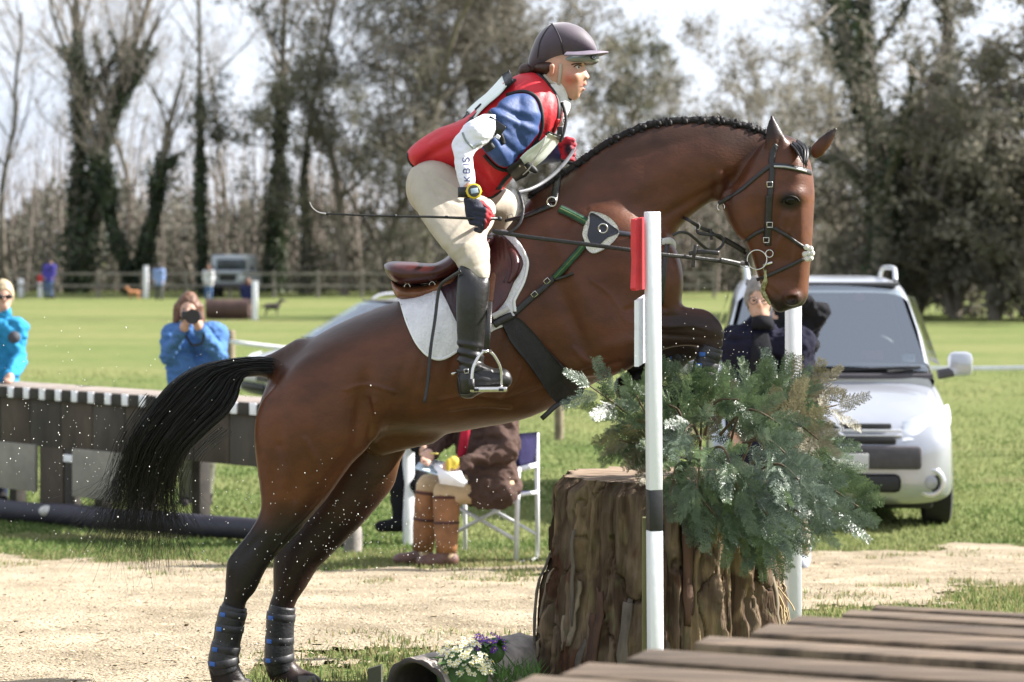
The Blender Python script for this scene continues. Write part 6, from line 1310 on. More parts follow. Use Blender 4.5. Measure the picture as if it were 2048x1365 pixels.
# ---------------------------------------------------------------- bystanders, chair, cars, field furniture
def cloth(name, col=(.5,.5,.5), bs=14, **k): return mat('cloth_' + name, col, .9, .15, 6, .5, bs, bdist=.02, spec=.12, **k)
HAIRS = {'brown': mat('hair_auburn', (.12, .055, .03), .6, .4, 30, .4, 60), 'blond': mat('hair_blond', (.38, .30, .19), .6, .3, 30, .4, 60), 'grey': mat('hair_grey', (.20, .18, .165), .6, .3, 30, .4, 60), 'dark': mat('hair_dark', (.03, .022, .018), .6, .3, 30, .3, 60)}
SKIN2 = mat('skin_plain', (.50, .30, .22), .55, .08, 12, .1, 40)
def figure(label, J, d, top, legs, shoes, hair='brown', face=(0, -1, 0), vox=.013, group=None, coat=0.0, k=1.0, hairlen=.0, ground=None, headr=(.073, .088, .112)):
    """person standing, sitting or leaning: J joints in photograph pixels + depth offset (m)"""
    G = {a: P(b[0], b[1], d + (b[2] if len(b) > 2 else 0)) for a, b in J.items()}; pts = np.array([list(p) for p in G.values()]); lo = pts.min(0) - .24; hi = pts.max(0) + .24
    t = thing('person', Vector((G['hipl'].x * .5 + G['hipr'].x * .5, d, float(gz(d)) if ground is None else ground)), label, 'person', group)
    fv = Vector(face).normalized(); rot = fv.to_track_quat('-Y', 'Z').to_matrix()
    def bones(fd, names, add, kk=.03):
        for a, ra, b, rb in names:
            if a in G and b in G: fd.cone(G[a], ra * k + add, G[b], rb * k + add, kk)
        return fd
    torso = [('shl', .085, 'hipl', .095), ('shr', .085, 'hipr', .095), ('shl', .08, 'shr', .08), ('shl', .08, 'hipr', .09), ('hipl', .10, 'hipr', .10)]
    arms = [('shl', .062, 'ell', .046), ('ell', .044, 'hal', .030), ('shr', .062, 'elr', .046), ('elr', .044, 'har', .030)]
    lg = [('hipl', .095, 'knl', .062), ('knl', .058, 'fol', .042), ('hipr', .095, 'knr', .062), ('knr', .058, 'for', .042)]
    fd = Field(lo, hi, vox); bones(fd, torso + arms + lg, -.012); fd.cone(G['head'] - Vector((0, 0, .07)), .05 * k, (G['shl'] + G['shr']) / 2, .055 * k, .03); fd.ell(G['head'], [x * k for x in headr], .02, rot)
    fd.ell(G['head'] + rot @ Vector((0, -.092 * k, -.012)), (.014 * k, .02 * k, .022 * k), .012); fd.ell(G['head'] + rot @ Vector((0, -.062 * k, -.07 * k)), (.04 * k, .035 * k, .04 * k), .02)
    for s in (-1, 1): fd.ell(G['head'] + rot @ Vector((s * .076 * k, .005, -.01)), (.012, .022, .03), .008)
    for h, e in (('hal', 'ell'), ('har', 'elr')):
        if h in G:
            dv = (G[h] - G[e]).normalized(); fd.ell(G[h] + dv * .05, (.036, .032, .045), .015)
            sd = dv.cross(Vector((0, -1, .2))).normalized()
            for q in range(4): b0 = G[h] + dv * .075 + sd * (.024 - .016 * q); fd.chain([b0, b0 + dv * .03 + Vector((0, -.01, 0)), b0 + dv * .05 + Vector((0, -.005, -.012))], [.0095, .009, .008], .006)
            fd.chain([G[h] + dv * .035 + sd * .03, G[h] + dv * .07 + sd * .045], [.011, .009], .006)
    v, f = fd.mesh(1); mesh_obj('body', v, f, SKIN2, t)
    for s in (-1, 1): MB().ball(G['head'] + rot @ Vector((s * .031 * k, -.082 * k, .008)), (.011 * k, .007 * k, .006 * k), 8, 6).build('eye', mat('eye_far', (.05, .035, .03), .4, .1, bump=0), t)
    MB().ball(G['head'] + rot @ Vector((0, -.086 * k, -.066 * k)), (.024 * k, .010 * k, .006 * k), 8, 6).build('mouth', mat('lip_far', (.30, .11, .10), .5, .1, bump=0), t)
    fd = Field(lo, hi, vox); bones(fd, torso, .018, .05); bones(fd, arms, .016, .035); fd.cone((G['shl'] + G['shr']) / 2 + Vector((0, 0, .02)), .075 * k, G['head'] - Vector((0, 0, .13 * k)), .062 * k, .03)
    if coat: 
        for a, b in (('hipl', 'knl'), ('hipr', 'knr')): fd.cone(G[a], .125 * k, G[a].lerp(G[b], coat), .135 * k, .05)
    for h, e in (('hal', 'ell'), ('har', 'elr')):
        if h in G: dv = (G[h] - G[e]).normalized(); fd.ell(G[h] + dv * .075, (.06, .06, .055), 0, sub=True)
    v, f = fd.mesh(1); n_ = vnormals(v, f); v = v + n_ * ((fbm(v, 9, 3) - .45) * .04 - np.abs(fbm(v * [1, 1, 1.7], 11, 3) - .46) * .11 + .012 + (fbm(v * [1, 1, 2.2], 22, 2) - .4) * .014)[:, None]; mesh_obj('jacket', v, f, top, t)
    fd = Field(lo, hi, vox); bones(fd, lg + [('hipl', .10, 'hipr', .10)], .012, .03); v, f = fd.mesh(1); n_ = vnormals(v, f); v = v + n_ * ((fbm(v, 10, 3) - .45) * .03)[:, None]; mesh_obj('trousers', v, f, legs, t)
    for a, kn in (('fol', 'knl'), ('for', 'knr')):
        if a in G:
            fdv = Vector((fv.x, fv.y, 0)); toe = G[a] + fdv * .15 + Vector((0, 0, -.03)); fd = Field(np.minimum(G[a], toe) - .16, np.maximum(G[a], toe) + .16, min(vox, .012)); fd.cone(G[a] - fdv * .03 + Vector((0, 0, -.025)), .048 * k, toe, .040 * k, .02); fd.cone(G[a] + Vector((0, 0, .05)), .055 * k, G[a], .05 * k, .02); v, f = fd.mesh(1); mesh_obj('shoe', v, f, shoes, t)
    fd = Field(G['head'] - Vector((.22, .22, .22 + hairlen)), G['head'] + Vector((.22, .22, .22)), min(vox, .012)); fd.ell(G['head'] + rot @ Vector((0, .018, .018)), [x * k + .016 for x in headr], 0, rot)
    if hairlen:
        for s in (-1, 1): fd.cone(G['head'] + rot @ Vector((s * .085, .01, .02)), .034, G['head'] + rot @ Vector((s * .10, .0, -hairlen)), .03, .03)
    fd.ell(G['head'] + rot @ Vector((0, -.075, -.035)), (.068 * k, .085, .098 * k), 0, rot, sub=True); v, f = fd.mesh(1); n_ = vnormals(v, f); v = v + n_ * ((fbm(v, 30, 2) - .4) * .02)[:, None]; mesh_obj('hair', v, f, HAIRS[hair], t)
    return t, G, rot
# photographer behind the table jump
M_JB = cloth('mid_blue', (.075, .165, .36)); M_OL = cloth('olive_grey', (.13, .13, .10)); M_DKS = cloth('black_shoe', (.02, .018, .018))
ph, G, rot = figure('photographer in a blue jacket aiming a black camera at us', dict(head=(377, 619), shl=(350, 676), shr=(428, 674), ell=(338, 712, -.10), elr=(438, 712, -.10), hal=(364, 662, -.30), har=(402, 660, -.30), hipl=(372, 822), hipr=(410, 822), knl=(372, 920), knr=(412, 920), fol=(372, 1000), **{'for': (412, 1002)}), 19.4, M_JB, M_OL, M_DKS, 'brown', (.05, -1, -.05), .012, hairlen=.10)
c = P(381, 634, 19.02); cm = thing('photo_camera', c, 'black camera with a big round lens held to the face of the photographer', 'camera')
mb = MB(); mb.box(c + Vector((-.01, .05, 0)), (.13, .07, .09), None, .012); auto_smooth(mb.build('camera_body', mat('camera_black', (.012, .012, .013), .4, .2), cm))
mb = MB(); lc = P(389, 633, 19.0); mb.tube([lc + Vector((0, .05, 0)), lc + Vector((0, -.02, 0)), lc + Vector((0, -.10, 0)), lc + Vector((0, -.11, 0)), lc + Vector((0, -.108, 0)), lc + Vector((0, -.07, 0))], [.045, .05, .058, .060, .052, .048], 24, caps=False); auto_smooth(mb.build('lens_barrel', MATS['camera_black'], cm))
mb = MB(); mb.ball(lc + Vector((0, -.07, 0)), (.048, .012, .048), 20, 8); mb.build('lens_glass', mat('lens_glass', (.01, .012, .014), .05, .1, bump=0, coat=1), cm)
mb = MB(); mb.tube(spline([P(366, 652, 19.05), P(372, 672, 19.08), P(385, 690, 19.12), P(404, 686, 19.1), P(408, 662, 19.06)], 5), .010, 6, flat=((0, -1, 0), .3)); mb.build('neck_strap', MATS['camera_black'], cm)
# woman at the left edge
wm, G, rot = figure('blond woman in a bright cyan jacket and sunglasses at the left edge', dict(head=(6, 594), shl=(-52, 668), shr=(28, 664), ell=(-78, 735), elr=(38, 722, -.05), hal=(-60, 770, -.35), har=(22, 752, -.35), hipl=(-48, 800, .1), hipr=(0, 800, .1), knl=(-45, 905, .1), knr=(2, 905, .1), fol=(-45, 990, .1), **{'for': (2, 990, .1)}), 19.55, cloth('cyan', (.035, .24, .45)), cloth('navy_trouser', (.03, .035, .06)), M_DKS, 'blond', (.35, -1, -.1), .012)
mb = MB()
for s in (-1, 1): mb.ball(G['head'] + rot @ Vector((s * .034, -.092, .010)), (.030, .012, .019), 12, 8, rot)
mb.tube([G['head'] + rot @ Vector((s, y, .014)) for s, y in ((-.08, 0), (-.06, -.085), (0, -.10), (.06, -.085), (.08, 0))], .005, 6); mb.build('sunglasses', mat('sunglass', (.015, .01, .01), .15, .1, bump=0), wm)
mb = MB(); pc = P(29, 675, 19.40); mb.tube([pc + Vector((0, -.01, 0)), pc + Vector((.002, -.03, 0))], [.05, .048], 16); mb.build('sleeve_badge', mat('badge_dark', (.05, .05, .06), .7, .2), wm)
# judge on the folding chair
M_BRC = cloth('brown_coat', (.075, .048, .04)); M_TAN2 = cloth('cream_breeches', (.48, .36, .23)); M_CHAPS = mat('tan_chaps', (.26, .115, .045), .7, .25, 10, .4, 30)
jd, G, rot = figure('seated judge in a brown coat and tan boots writing under the horse', dict(head=(915, 735), shl=(915, 800, .1), shr=(1005, 790, -.05), ell=(885, 870, .05), elr=(1012, 900, -.18), hal=(862, 905, -.15), har=(925, 925, -.30), hipl=(975, 965, .15), hipr=(995, 970, -.08), knl=(858, 975, .05), knr=(893, 985, -.12), fol=(845, 1108, .05), **{'for': (893, 1112, -.15)}), 14.65, M_BRC, M_TAN2, mat('brown_shoe', (.12, .06, .045), .5, .3), 'grey', (-1, -.35, -.25), .011, coat=.25)
mb = MB()
for (a, b) in (('knl', 'fol'), ('knr', 'for')):
    p, q = G[a], G[b]; mb = MB(); mb.tube([p.lerp(q, s) for s in (.04, .08, .3, .42, .6, .8, .95)], [.076, .082, .080, .076, .076, .067, .063], 16); mb.build('half_chap', M_CHAPS, jd)
    for s in (.08, .48): mb = MB(); mb.tube([p.lerp(q, s - .02), p.lerp(q, s + .02)], [.084 if s < .2 else .079] * 2, 16); mb.build('chap_band', mat('dark_band', (.07, .025, .02), .7, .2), jd)
mb = MB(); mb.prism([P(930, 800, 14.49), P(952, 800, 14.49), P(930, 920, 14.43), P(914, 915, 14.43)], (0, 0, 0), (0, .03, 0)); mb.build('red_scarf', cloth('crimson', (.35, .02, .045)), jd)
fd = Field(P(915, 930, 14.37) - Vector((.12, .12, .12)), P(915, 930, 14.37) + Vector((.12, .12, .12)), .008); fd.ell(P(908, 926, 14.31), (.035, .03, .04), .01)
for q in range(4): fd.chain([P(905, 916 + 5 * q, 14.29), P(896, 922 + 5 * q, 14.28), P(897, 930 + 5 * q, 14.29)], [.010, .010, .009], .006)
v, f = fd.mesh(1); mesh_obj('yellow_glove', v, f, mat('yellow_glove', (.55, .42, .04), .7, .2), jd)
cb = thing('clipboard', P(890, 945, 14.27), 'white papers on a clipboard lying on the lap of the judge', 'papers')
for k in range(4):
    mb = MB(); a, b, c, e = P(828, 938 - k * 2, 14.39), P(935, 968 - k * 2, 14.17), P(918, 940 - k * 2, 14.42), P(838, 926 - k * 2, 14.62); mb.prism([a, b, c, e] if k == 0 else [P(868 + 3 * k, 943 - 2 * k, 14.33), P(933 - 2 * k, 966 - 2 * k - k, 14.17), P(918, 938 - 2 * k, 14.42), P(858 + k, 925 - 2 * k, 14.57)], (0, 0, 0), (0, 0, .004)); mb.build('board' if k == 0 else 'sheet', mat('clipboard', (.45, .55, .62), .4, .1) if k == 0 else mat('paper', (.80, .80, .82), .8, .05), cb)
mb = MB(); mb.prism([P(872, 935, 14.19), P(935, 962, 14.13), P(928, 975, 14.12), P(880, 968, 14.16)], (0, 0, 0), (0, .003, 0)); mb.build('sheet', mat('paper'), cb)
mb = MB(); mb.tube([P(860, 907, 14.27), P(876, 908, 14.25)], .005, 8); mb.build('pen', mat('pen_yellow', (.5, .42, .1), .4, .1), cb)
# folding chair
def chair():
    t = thing('folding_chair', on_ground(1050, 1128), 'folding chair with navy canvas and white tube frame under the judge', 'chair'); m = mat('white_tube', (.74, .74, .76), .35, .08, bump=.05); nv = cloth('navy_canvas', (.022, .020, .060))
    def tube(a, b, r=.013, n='frame_tube'): mb = MB(); mb.tube([P(*a), P(*b)], r, 10); mb.build(n, m, t)
    f_, b_ = 14.85, 15.30      # near and far side of the chair
    tube((1036, 938, f_), (1032, 1128, f_), .016, 'leg'); tube((1074, 866, b_), (1075, 1118, b_), .014, 'leg'); tube((1032, 1128, f_), (1075, 1118, b_), .013); tube((1036, 940, f_), (1074, 930, b_), .017, 'arm_rest')
    tube((900, 940, 15.1), (900, 1112, 15.1), .014, 'leg'); tube((930, 935, 15.4), (930, 1100, 15.4), .014, 'leg')
    tube((1034, 1000, f_), (880, 1082, f_ + .2), .012, 'cross_brace'); tube((1034, 1082, f_), (890, 1000, f_ + .2), .012, 'cross_brace'); tube((1075, 1070, b_), (985, 1020, b_), .011, 'cross_brace'); tube((1036, 990, f_), (1074, 985, b_), .012)
    panel4(P(1030, 868, 15.05), P(1032, 938, 15.05), P(1066, 934, 15.32), P(1078, 864, 15.32), .01, 'back_canvas', nv, t, 5, .02); panel4(P(880, 992, 14.95), P(1036, 996, 14.9), P(1072, 984, 15.3), P(900, 982, 15.3), .01, 'seat_canvas', nv, t, 5, -.02)
chair()
p = on_ground(817, 1090); t = thing('white_marker', p, 'plain white post standing left of the seated judge', 'post'); mb = MB(); top = P(817, 884, p.y).z; mb.box(Vector((p.x, p.y, (p.z + top) / 2 - .02)), (.07, .07, top - p.z + .04), Matrix.Rotation(R(20), 3, 'Z'), .012); auto_smooth(mb.build('shaft', M_WPAINT, t))
# dark-dressed person beside the judge
M_BK = cloth('black', (.014, .014, .017))
figure('person in black half hidden behind the belly of the horse', dict(head=(820, 690), shl=(790, 750), shr=(862, 750), ell=(785, 850, -.1), elr=(872, 850, -.1), hal=(840, 895, -.3), har=(862, 903, -.3), hipl=(800, 890, .1), hipr=(840, 890, .1), knl=(800, 970, -.02), knr=(830, 970, -.02), fol=(800, 1042, 0), **{'for': (826, 1042, .05)}), 16.6, M_BK, M_BK, M_BK, 'dark', (-.9, -.5, -.2), .014, ground=float(gz(16.6)))
# man in the navy coat
M_NV = cloth('navy_coat', (.013, .013, .026))
mn, G, rot = figure('man in a dark navy coat standing before the silver car', dict(head=(1519, 600), shl=(1478, 690), shr=(1592, 690), ell=(1462, 775), elr=(1618, 775), hal=(1470, 850, -.05), har=(1622, 850, -.05), hipl=(1508, 842), hipr=(1572, 842), knl=(1508, 985), knr=(1590, 985), fol=(1508, 1112), **{'for': (1604, 1114)}), 14.4, M_NV, cloth('beige_chino', (.45, .37, .28)), mat('trainer', (.30, .32, .36), .6, .3), 'grey', (-.12, -1, -.12), .011, coat=.35)
mb = MB(); mb.tube([P(1522, 668, 14.30), P(1524, 720, 14.27), P(1526, 800, 14.25)], [.045, .075, .065], 14, flat=((0, -1, 0), .25)); mb.build('black_sweater', M_BK, mn)
mb = MB(); mb.tube([P(1525, 660, 14.34), P(1524, 636, 14.36)], [.068, .062], 16); mb.build('polo_neck', M_BK, mn)
for s in (-1, 1): mb = MB(); mb.ring(G['head'] + rot @ Vector((s * .034, -.098, .008)), .022, .0025, rot @ Vector((0, 1, 0)), 16, 5); mb.build('spectacles', mat('spectacle', (.05, .05, .05), .3, .1), mn)
figure('person in black with a raised elbow behind the man in the navy coat', dict(head=(1566, 580), shl=(1510, 680), shr=(1600, 672), ell=(1476, 720, -.05), elr=(1636, 624, -.05), hal=(1490, 745, -.1), har=(1604, 600, -.15), hipl=(1530, 820), hipr=(1580, 820), knl=(1530, 950), knr=(1580, 950), fol=(1530, 1085), **{'for': (1582, 1085)}), 15.2, M_BK, M_BK, M_BK, 'dark', (.1, -1, -.1), .014, k=1.06)

# cars
M_SIL = mat('silver_paint', (.44, .455, .50), .30, .04, 3, 0, metal=.55, coat=.8); M_GLASS = mat('car_glass', (.020, .028, .032), .04, .3, .9, 0, spec=.5, col2=(.065, .088, .10), c2pos=(.35, .65), detail=2); M_PLAS = mat('dark_plastic', (.055, .05, .058), .55, .15, 20, .2); M_GRILLE = mat('grille_black', (.012, .012, .013), .6, .2); M_TYRE = mat('tyre', (.018, .018, .018), .85, .2, 30, .5); M_RIM = mat('alloy', (.42, .42, .43), .35, .1, metal=.8); M_LAMP = mat('headlamp', (.66, .70, .76), .12, .12, 20, .2, 50, coat=1)  # car glass: blotches in the colour imitate reflected trees
def clear_glass():
    if 'clear_glass' in MATS: return MATS['clear_glass']
    m = bpy.data.materials.new('clear_glass'); m.use_nodes = True; MATS['clear_glass'] = m; nt = m.node_tree; n = nt.nodes; L = nt.links
    tr = n.new('ShaderNodeBsdfTransparent'); tr.inputs[0].default_value = (.62, .72, .72, 1); gl = n.new('ShaderNodeBsdfGlossy'); gl.inputs['Roughness'].default_value = .03; gl.inputs['Color'].default_value = (.85, .92, 1, 1)
    fr = n.new('ShaderNodeFresnel'); fr.inputs['IOR'].default_value = 3.2; mx = n.new('ShaderNodeMixShader'); L.new(fr.outputs[0], mx.inputs[0]); L.new(tr.outputs[0], mx.inputs[1]); L.new(gl.outputs[0], mx.inputs[2]); L.new(mx.outputs[0], n['Material Output'].inputs['Surface']); return m
def local(o, t): o.parent = t; return o
def loft(rings, caps=True):
    n = len(rings[0]); V = [p for r in rings for p in r]; Fc = []
    for i in range(len(rings) - 1):
        for k in range(n): Fc.append((i * n + k, i * n + (k + 1) % n, (i + 1) * n + (k + 1) % n, (i + 1) * n + k))
    if caps: Fc.append(tuple(range(n - 1, -1, -1))); Fc.append(tuple((len(rings) - 1) * n + k for k in range(n)))
    return V, Fc
def sup(y, zb, zt, wb, wt, n=36, e=.32):
    out = []
    for k in range(n):
        a = 2 * math.pi * (k + .5) / n; c, s = math.cos(a), math.sin(a); x = math.copysign(abs(c) ** e, c); z = math.copysign(abs(s) ** e, s); w = wb + (wt - wb) * (z + 1) / 2; out.append((x * w, y, (zb + zt) / 2 + z * (zt - zb) / 2))
    return out
def mpv(loc, rotz, label, group=None, zs=1.0):
    t = thing('parked_car', loc, label, 'car', group); t.rotation_euler = (0, 0, rotz); t.scale = (1, 1, zs)
    def part(name, V, Fc, m, par=None, sm=True): o = mesh_obj(name, V, Fc, m); local(o, par or t); return auto_smooth(o, 40) if sm else o
    st = [(-2.17, .34, .60, .55, .55), (-2.14, .25, .70, .74, .74), (-2.06, .20, .78, .85, .84), (-1.90, .18, .86, .89, .87), (-1.6, .18, .965, .905, .87), (-1.25, .18, 1.06, .91, .86), (-.9, .18, 1.10, .91, .86), (0, .18, 1.12, .91, .86), (1.8, .18, 1.12, .91, .86), (2.1, .2, 1.10, .88, .84), (2.18, .3, 1.0, .8, .78)]
    V, Fc = loft([sup(*s) for s in st]); body = part('body', V, Fc, M_SIL)
    cs = [(-1.32, .98, 1.075, .80, .76), (-1.1, .98, 1.20, .84, .76), (-.8, .98, 1.46, .86, .72), (-.5, .98, 1.70, .865, .66), (-.35, .98, 1.765, .865, .65), (0, .98, 1.81, .865, .655), (.8, .98, 1.825, .865, .66), (1.7, .98, 1.80, .865, .655), (2.0, .98, 1.72, .85, .63), (2.14, .98, 1.15, .83, .70)]
    V, Fc = loft([sup(*s, e=.26) for s in cs])
    def in_screen(q):
        c = sum((Vector(V[i]) for i in q), Vector()) / len(q); return len(q) == 4 and -1.25 < c.y < -.52 and c.z > 1.02 and abs(c.x) < .80 - .2 * (c.y + 1.25)
    part('cabin', V, [q for q in Fc if not in_screen(q)], M_SIL)
    md = mat('car_interior', (.04, .04, .045), .8, .3, 8, .2)
    mb = MB(); mb.box((0, .95, 1.36), (1.22, .06, .72), None, .02); part('dark_backdrop', mb.v, mb.f, md); mb = MB(); mb.box((0, .2, 1.765), (1.2, 1.3, .03), None, .01); part('headlining', mb.v, mb.f, mat('headlining', (.10, .10, .105), .9, .1)); mb = MB(); mb.box((0, -1.02, 1.10), (1.55, .36, .12), None, .04); part('dashboard', mb.v, mb.f, md)  # dark wall added behind the seats to keep the cabin dim
    for sx in (-.38, .38):
        mb = MB(); mb.box((sx, .12, 1.22), (.48, .16, .56), Matrix.Rotation(R(-12), 3, 'X'), .06); se = part('front_seat', mb.v, mb.f, mat('seat_cloth', (.05, .05, .058), .9, .2)); mb = MB(); mb.box((sx, .20, 1.585), (.25, .09, .17), Matrix.Rotation(R(-10), 3, 'X'), .04); part('headrest', mb.v, mb.f, mat('seat_cloth'), se)
    for sx in (-1, 1): mb = MB(); mb.box((sx * .70, .25, 1.42), (.02, 1.3, .5), Matrix.Rotation(R(-14 * sx), 3, 'Y'), .005); part('door_lining', mb.v, mb.f, md)
    mb = MB(); mb.ring((.38, -.72, 1.20), .19, .018, (0, 1, .5), 26, 8); part('steering_wheel', mb.v, mb.f, M_GRILLE); mb = MB(); mb.box((0, -.62, 1.63), (.24, .04, .07), None, .015); part('rear_view_mirror', mb.v, mb.f, M_GRILLE)
    def patch(a, b, c, d, bow, off, n=8):
        a, b, c, d = map(Vector, (a, b, c, d)); nn = (b - a).cross(d - a).normalized(); V = []; Fc = []
        for i in range(n + 1):
            for j in range(n + 1):
                s, u = i / n, j / n; p = a * (1 - s) * (1 - u) + b * s * (1 - u) + c * s * u + d * (1 - s) * u; V.append(p + nn * (off + bow * (1 - (2 * s - 1) ** 2)))
        for i in range(n):
            for j in range(n): k = i * (n + 1) + j; Fc.append((k, k + n + 1, k + n + 2, k + 1))
        return V, Fc
    V, Fc = patch((-.76, -1.27, 1.10), (.76, -1.27, 1.10), (.60, -.50, 1.70), (-.60, -.50, 1.70), .05, .022); ws = part('windscreen', V, Fc, clear_glass())
    mb = MB(); mb.tube([(-.79, -1.29, 1.085), (-.3, -1.335, 1.085), (.3, -1.335, 1.085), (.79, -1.29, 1.085)], .022, 8); part('scuttle', mb.v, mb.f, M_PLAS)
    for s in (-.25, .45): mb = MB(); mb.tube([(s, -1.33, 1.12), (s + .25, -1.30, 1.15), (s - .35, -1.31, 1.13)], .012, 6); part('wiper', mb.v, mb.f, M_GRILLE)
    mb = MB(); mb.ball((.28, -.60, 1.665), (.045, .006, .03), 10, 6); part('sticker', mb.v, mb.f, mat('pink_sticker', (.62, .10, .24), .5, .1, bump=0))
    mb = MB(); mb.box((.35, -1.13, 1.235), (.16, .10, .012), Matrix.Rotation(R(38), 3, 'X'), .004); part('dash_paper', mb.v, mb.f, mat('red_paper', (.5, .10, .09), .6, .2))
    mb = MB(); mb.box((.62, -1.16, 1.215), (.10, .08, .012), Matrix.Rotation(R(38), 3, 'X'), .004); part('dash_paper', mb.v, mb.f, mat('paper'))
    for sg in (-1, 1):
        for (y0, y1, y2, y3) in ((-.72, .22, .22, -.25), (.32, 1.15, 1.15, .32), (1.25, 1.95, 1.85, 1.25)):
            V, Fc = patch((sg * .872, y0, 1.14), (sg * .872, y1, 1.14), (sg * .715, y2, 1.66), (sg * .715, y3, 1.66), 0, 0, 4); V = [Vector(p) + Vector((sg * .022, 0, 0)) for p in V]; part('side_window', V, Fc, M_GLASS)
        mb = MB(); q = spline([(sg * .58, -.30, 1.79), (sg * .585, -.2, 1.855), (sg * .59, .0, 1.885), (sg * .595, .7, 1.89), (sg * .595, 1.4, 1.88), (sg * .59, 1.6, 1.85), (sg * .585, 1.7, 1.80)], 5); mb.tube([Vector(x) for x in q], .020, 10); part('roof_rail', mb.v, mb.f, mat('rail_silver', (.60, .61, .64), .3, .05, bump=0, metal=.5))
        mb = MB(); mb.box((sg * 1.03, -.92, 1.16), (.19, .11, .19), None, .05); mi = part('wing_mirror', mb.v, mb.f, M_SIL); mb = MB(); mb.tube([(sg * .86, -.95, 1.08), (sg * .97, -.93, 1.10)], .04, 8); part('mirror_arm', mb.v, mb.f, M_PLAS, mi)
        # headlamp wraps the corner
        V = []; Fc = []; n = 10
        for i in range(n + 1):
            s = i / n; x = .50 + .36 * s; y = -2.105 + .33 * s ** 2.2; z0 = .66 + .05 * s; z1 = .79 + .115 * s
            for j in range(5): u = j / 4; V.append((sg * (x + .018 * math.sin(math.pi * u)), y - .055 + .10 * u * (1 - .4 * s), z0 + (z1 - z0) * u))
        for i in range(n):
            for j in range(4): k = i * 5 + j; Fc.append((k, k + 5, k + 6, k + 1))
        part('headlight', V, Fc, M_LAMP)
        fc = Vector((sg * .70, -2.125, .365)); mb = MB(); mb.ring(fc, .092, .022, (0, 1, 0), 24, 8); fg = part('fog_light', mb.v, mb.f, mat('chrome_ring', (.62, .62, .64), .25, .05, bump=0, metal=.7)); mb = MB(); mb.ball(fc + Vector((0, .005, 0)), (.085, .03, .085), 18, 8); part('lens', mb.v, mb.f, M_GRILLE, fg); mb = MB(); mb.ball(fc + Vector((0, -.015, 0)), (.055, .02, .055), 14, 8); part('bulb', mb.v, mb.f, mat('fog_glass', (.30, .30, .32), .1, .1, bump=0, coat=1), fg)
        for y in (-1.42, 1.35):
            ce = Vector((sg * .80, y, .315)); mb = MB(); mb.tube([ce + Vector((-.10 * sg, 0, 0)), ce + Vector((-.09 * sg, 0, 0)), ce + Vector((.09 * sg, 0, 0)), ce + Vector((.105 * sg, 0, 0))], [.28, .315, .315, .28], 32); w = part('wheel', mb.v, mb.f, M_TYRE); mb = MB(); mb.tube([ce + Vector((.09 * sg, 0, 0)), ce + Vector((.112 * sg, 0, 0))], [.20, .19], 24); part('rim', mb.v, mb.f, M_RIM, w)
    mb = MB(); mb.box((0, -2.185, .545), (1.28, .06, .17), None, .03); part('bumper_insert', mb.v, mb.f, M_PLAS)
    mb = MB(); mb.box((0, -2.16, .665), (.92, .05, .055), None, .02); gr = part('grille', mb.v, mb.f, M_GRILLE)
    mb = MB(); mb.box((0, -2.10, .765), (.86, .05, .035), None, .012); part('upper_grille', mb.v, mb.f, M_GRILLE)
    for z in (.70, .735): mb = MB(); mb.box((0, -2.148, z), (1.0, .03, .016), None, .006); part('grille_bar', mb.v, mb.f, mat('rail_silver'))
    mb = MB(); mb.box((0, -2.175, .36), (.98, .05, .13), None, .04); part('lower_grille', mb.v, mb.f, M_GRILLE)
    mb = MB(); mb.box((0, -2.222, .52), (.52, .012, .11), None, .004); part('number_plate', mb.v, mb.f, mat('plate', (.50, .50, .50), .5, .05, bump=0))
    mb = MB()
    for k in (0, 1): mb = MB(); mb.tube([(-.08, -2.185, .70 + .05 * k), (0, -2.19, .745 + .05 * k), (.08, -2.185, .70 + .05 * k)], .011, 6); part('chevron_badge', mb.v, mb.f, mat('rail_silver'))
    mb = MB(); mb.box((0, 0, .20), (1.5, 3.6, .12), None, .03); part('underbody', mb.v, mb.f, M_GRILLE)
    return t
c = GP(1640, 19.6); mpv(c, R(-5), 'silver people carrier with roof rails parked behind the stump', 'parked cars')
c = GP(818, 32.5); mpv(c, R(-66), 'pale silver car half hidden behind the croup of the horse', 'parked cars', .78)

# tape fence
def tape_fence():
    mW = mat('pale_post', (.17, .14, .09), .9, .3, 10, .4)
    P1 = P(461, 662, 25.7); P2 = P(1118, 660, 26.5); ends = []
    for k, (u, d, h, lb) in enumerate(((461, 25.7, 1.20, 'brown tape-fence post beside the photographer'), (1118, 26.2, 1.15, 'brown tape-fence post seen under the girth of the horse'), (2120, 24.2, 1.0, 'tape-fence post out at the far right'))):
        g = GP(u, d); t = thing('tape_post', g, lb, 'post', 'posts of the tape fence'); mb = MB(); mb.tube([g + Vector((0, 0, -.1)), g + Vector((0, 0, h - .02)), g + Vector((0, 0, h))], [.05, .05, .04], 12); auto_smooth(mb.build('post', mW, t)); ends.append(g + Vector((0, -.055, h - .12)))
    for (a, b, sag, lb) in ((ends[0], ends[1], .12, 'white tape running from the brown post behind the croup of the horse'), (ends[1], ends[2], .10, 'white tape running behind the silver car to the right edge')):
        pts = [a.lerp(b, s) - Vector((0, 0, sag * 4 * s * (1 - s))) for s in np.linspace(0, 1, 20)]; mb = MB(); mb.tube(pts, .028, 6, flat=((0, -1, 0), .12)); o = mb.build('fence_tape', mat('white_tape', (.74, .74, .76), .6, .1, bump=.1), origin=a); tag(o, lb, 'tape')
tape_fence()
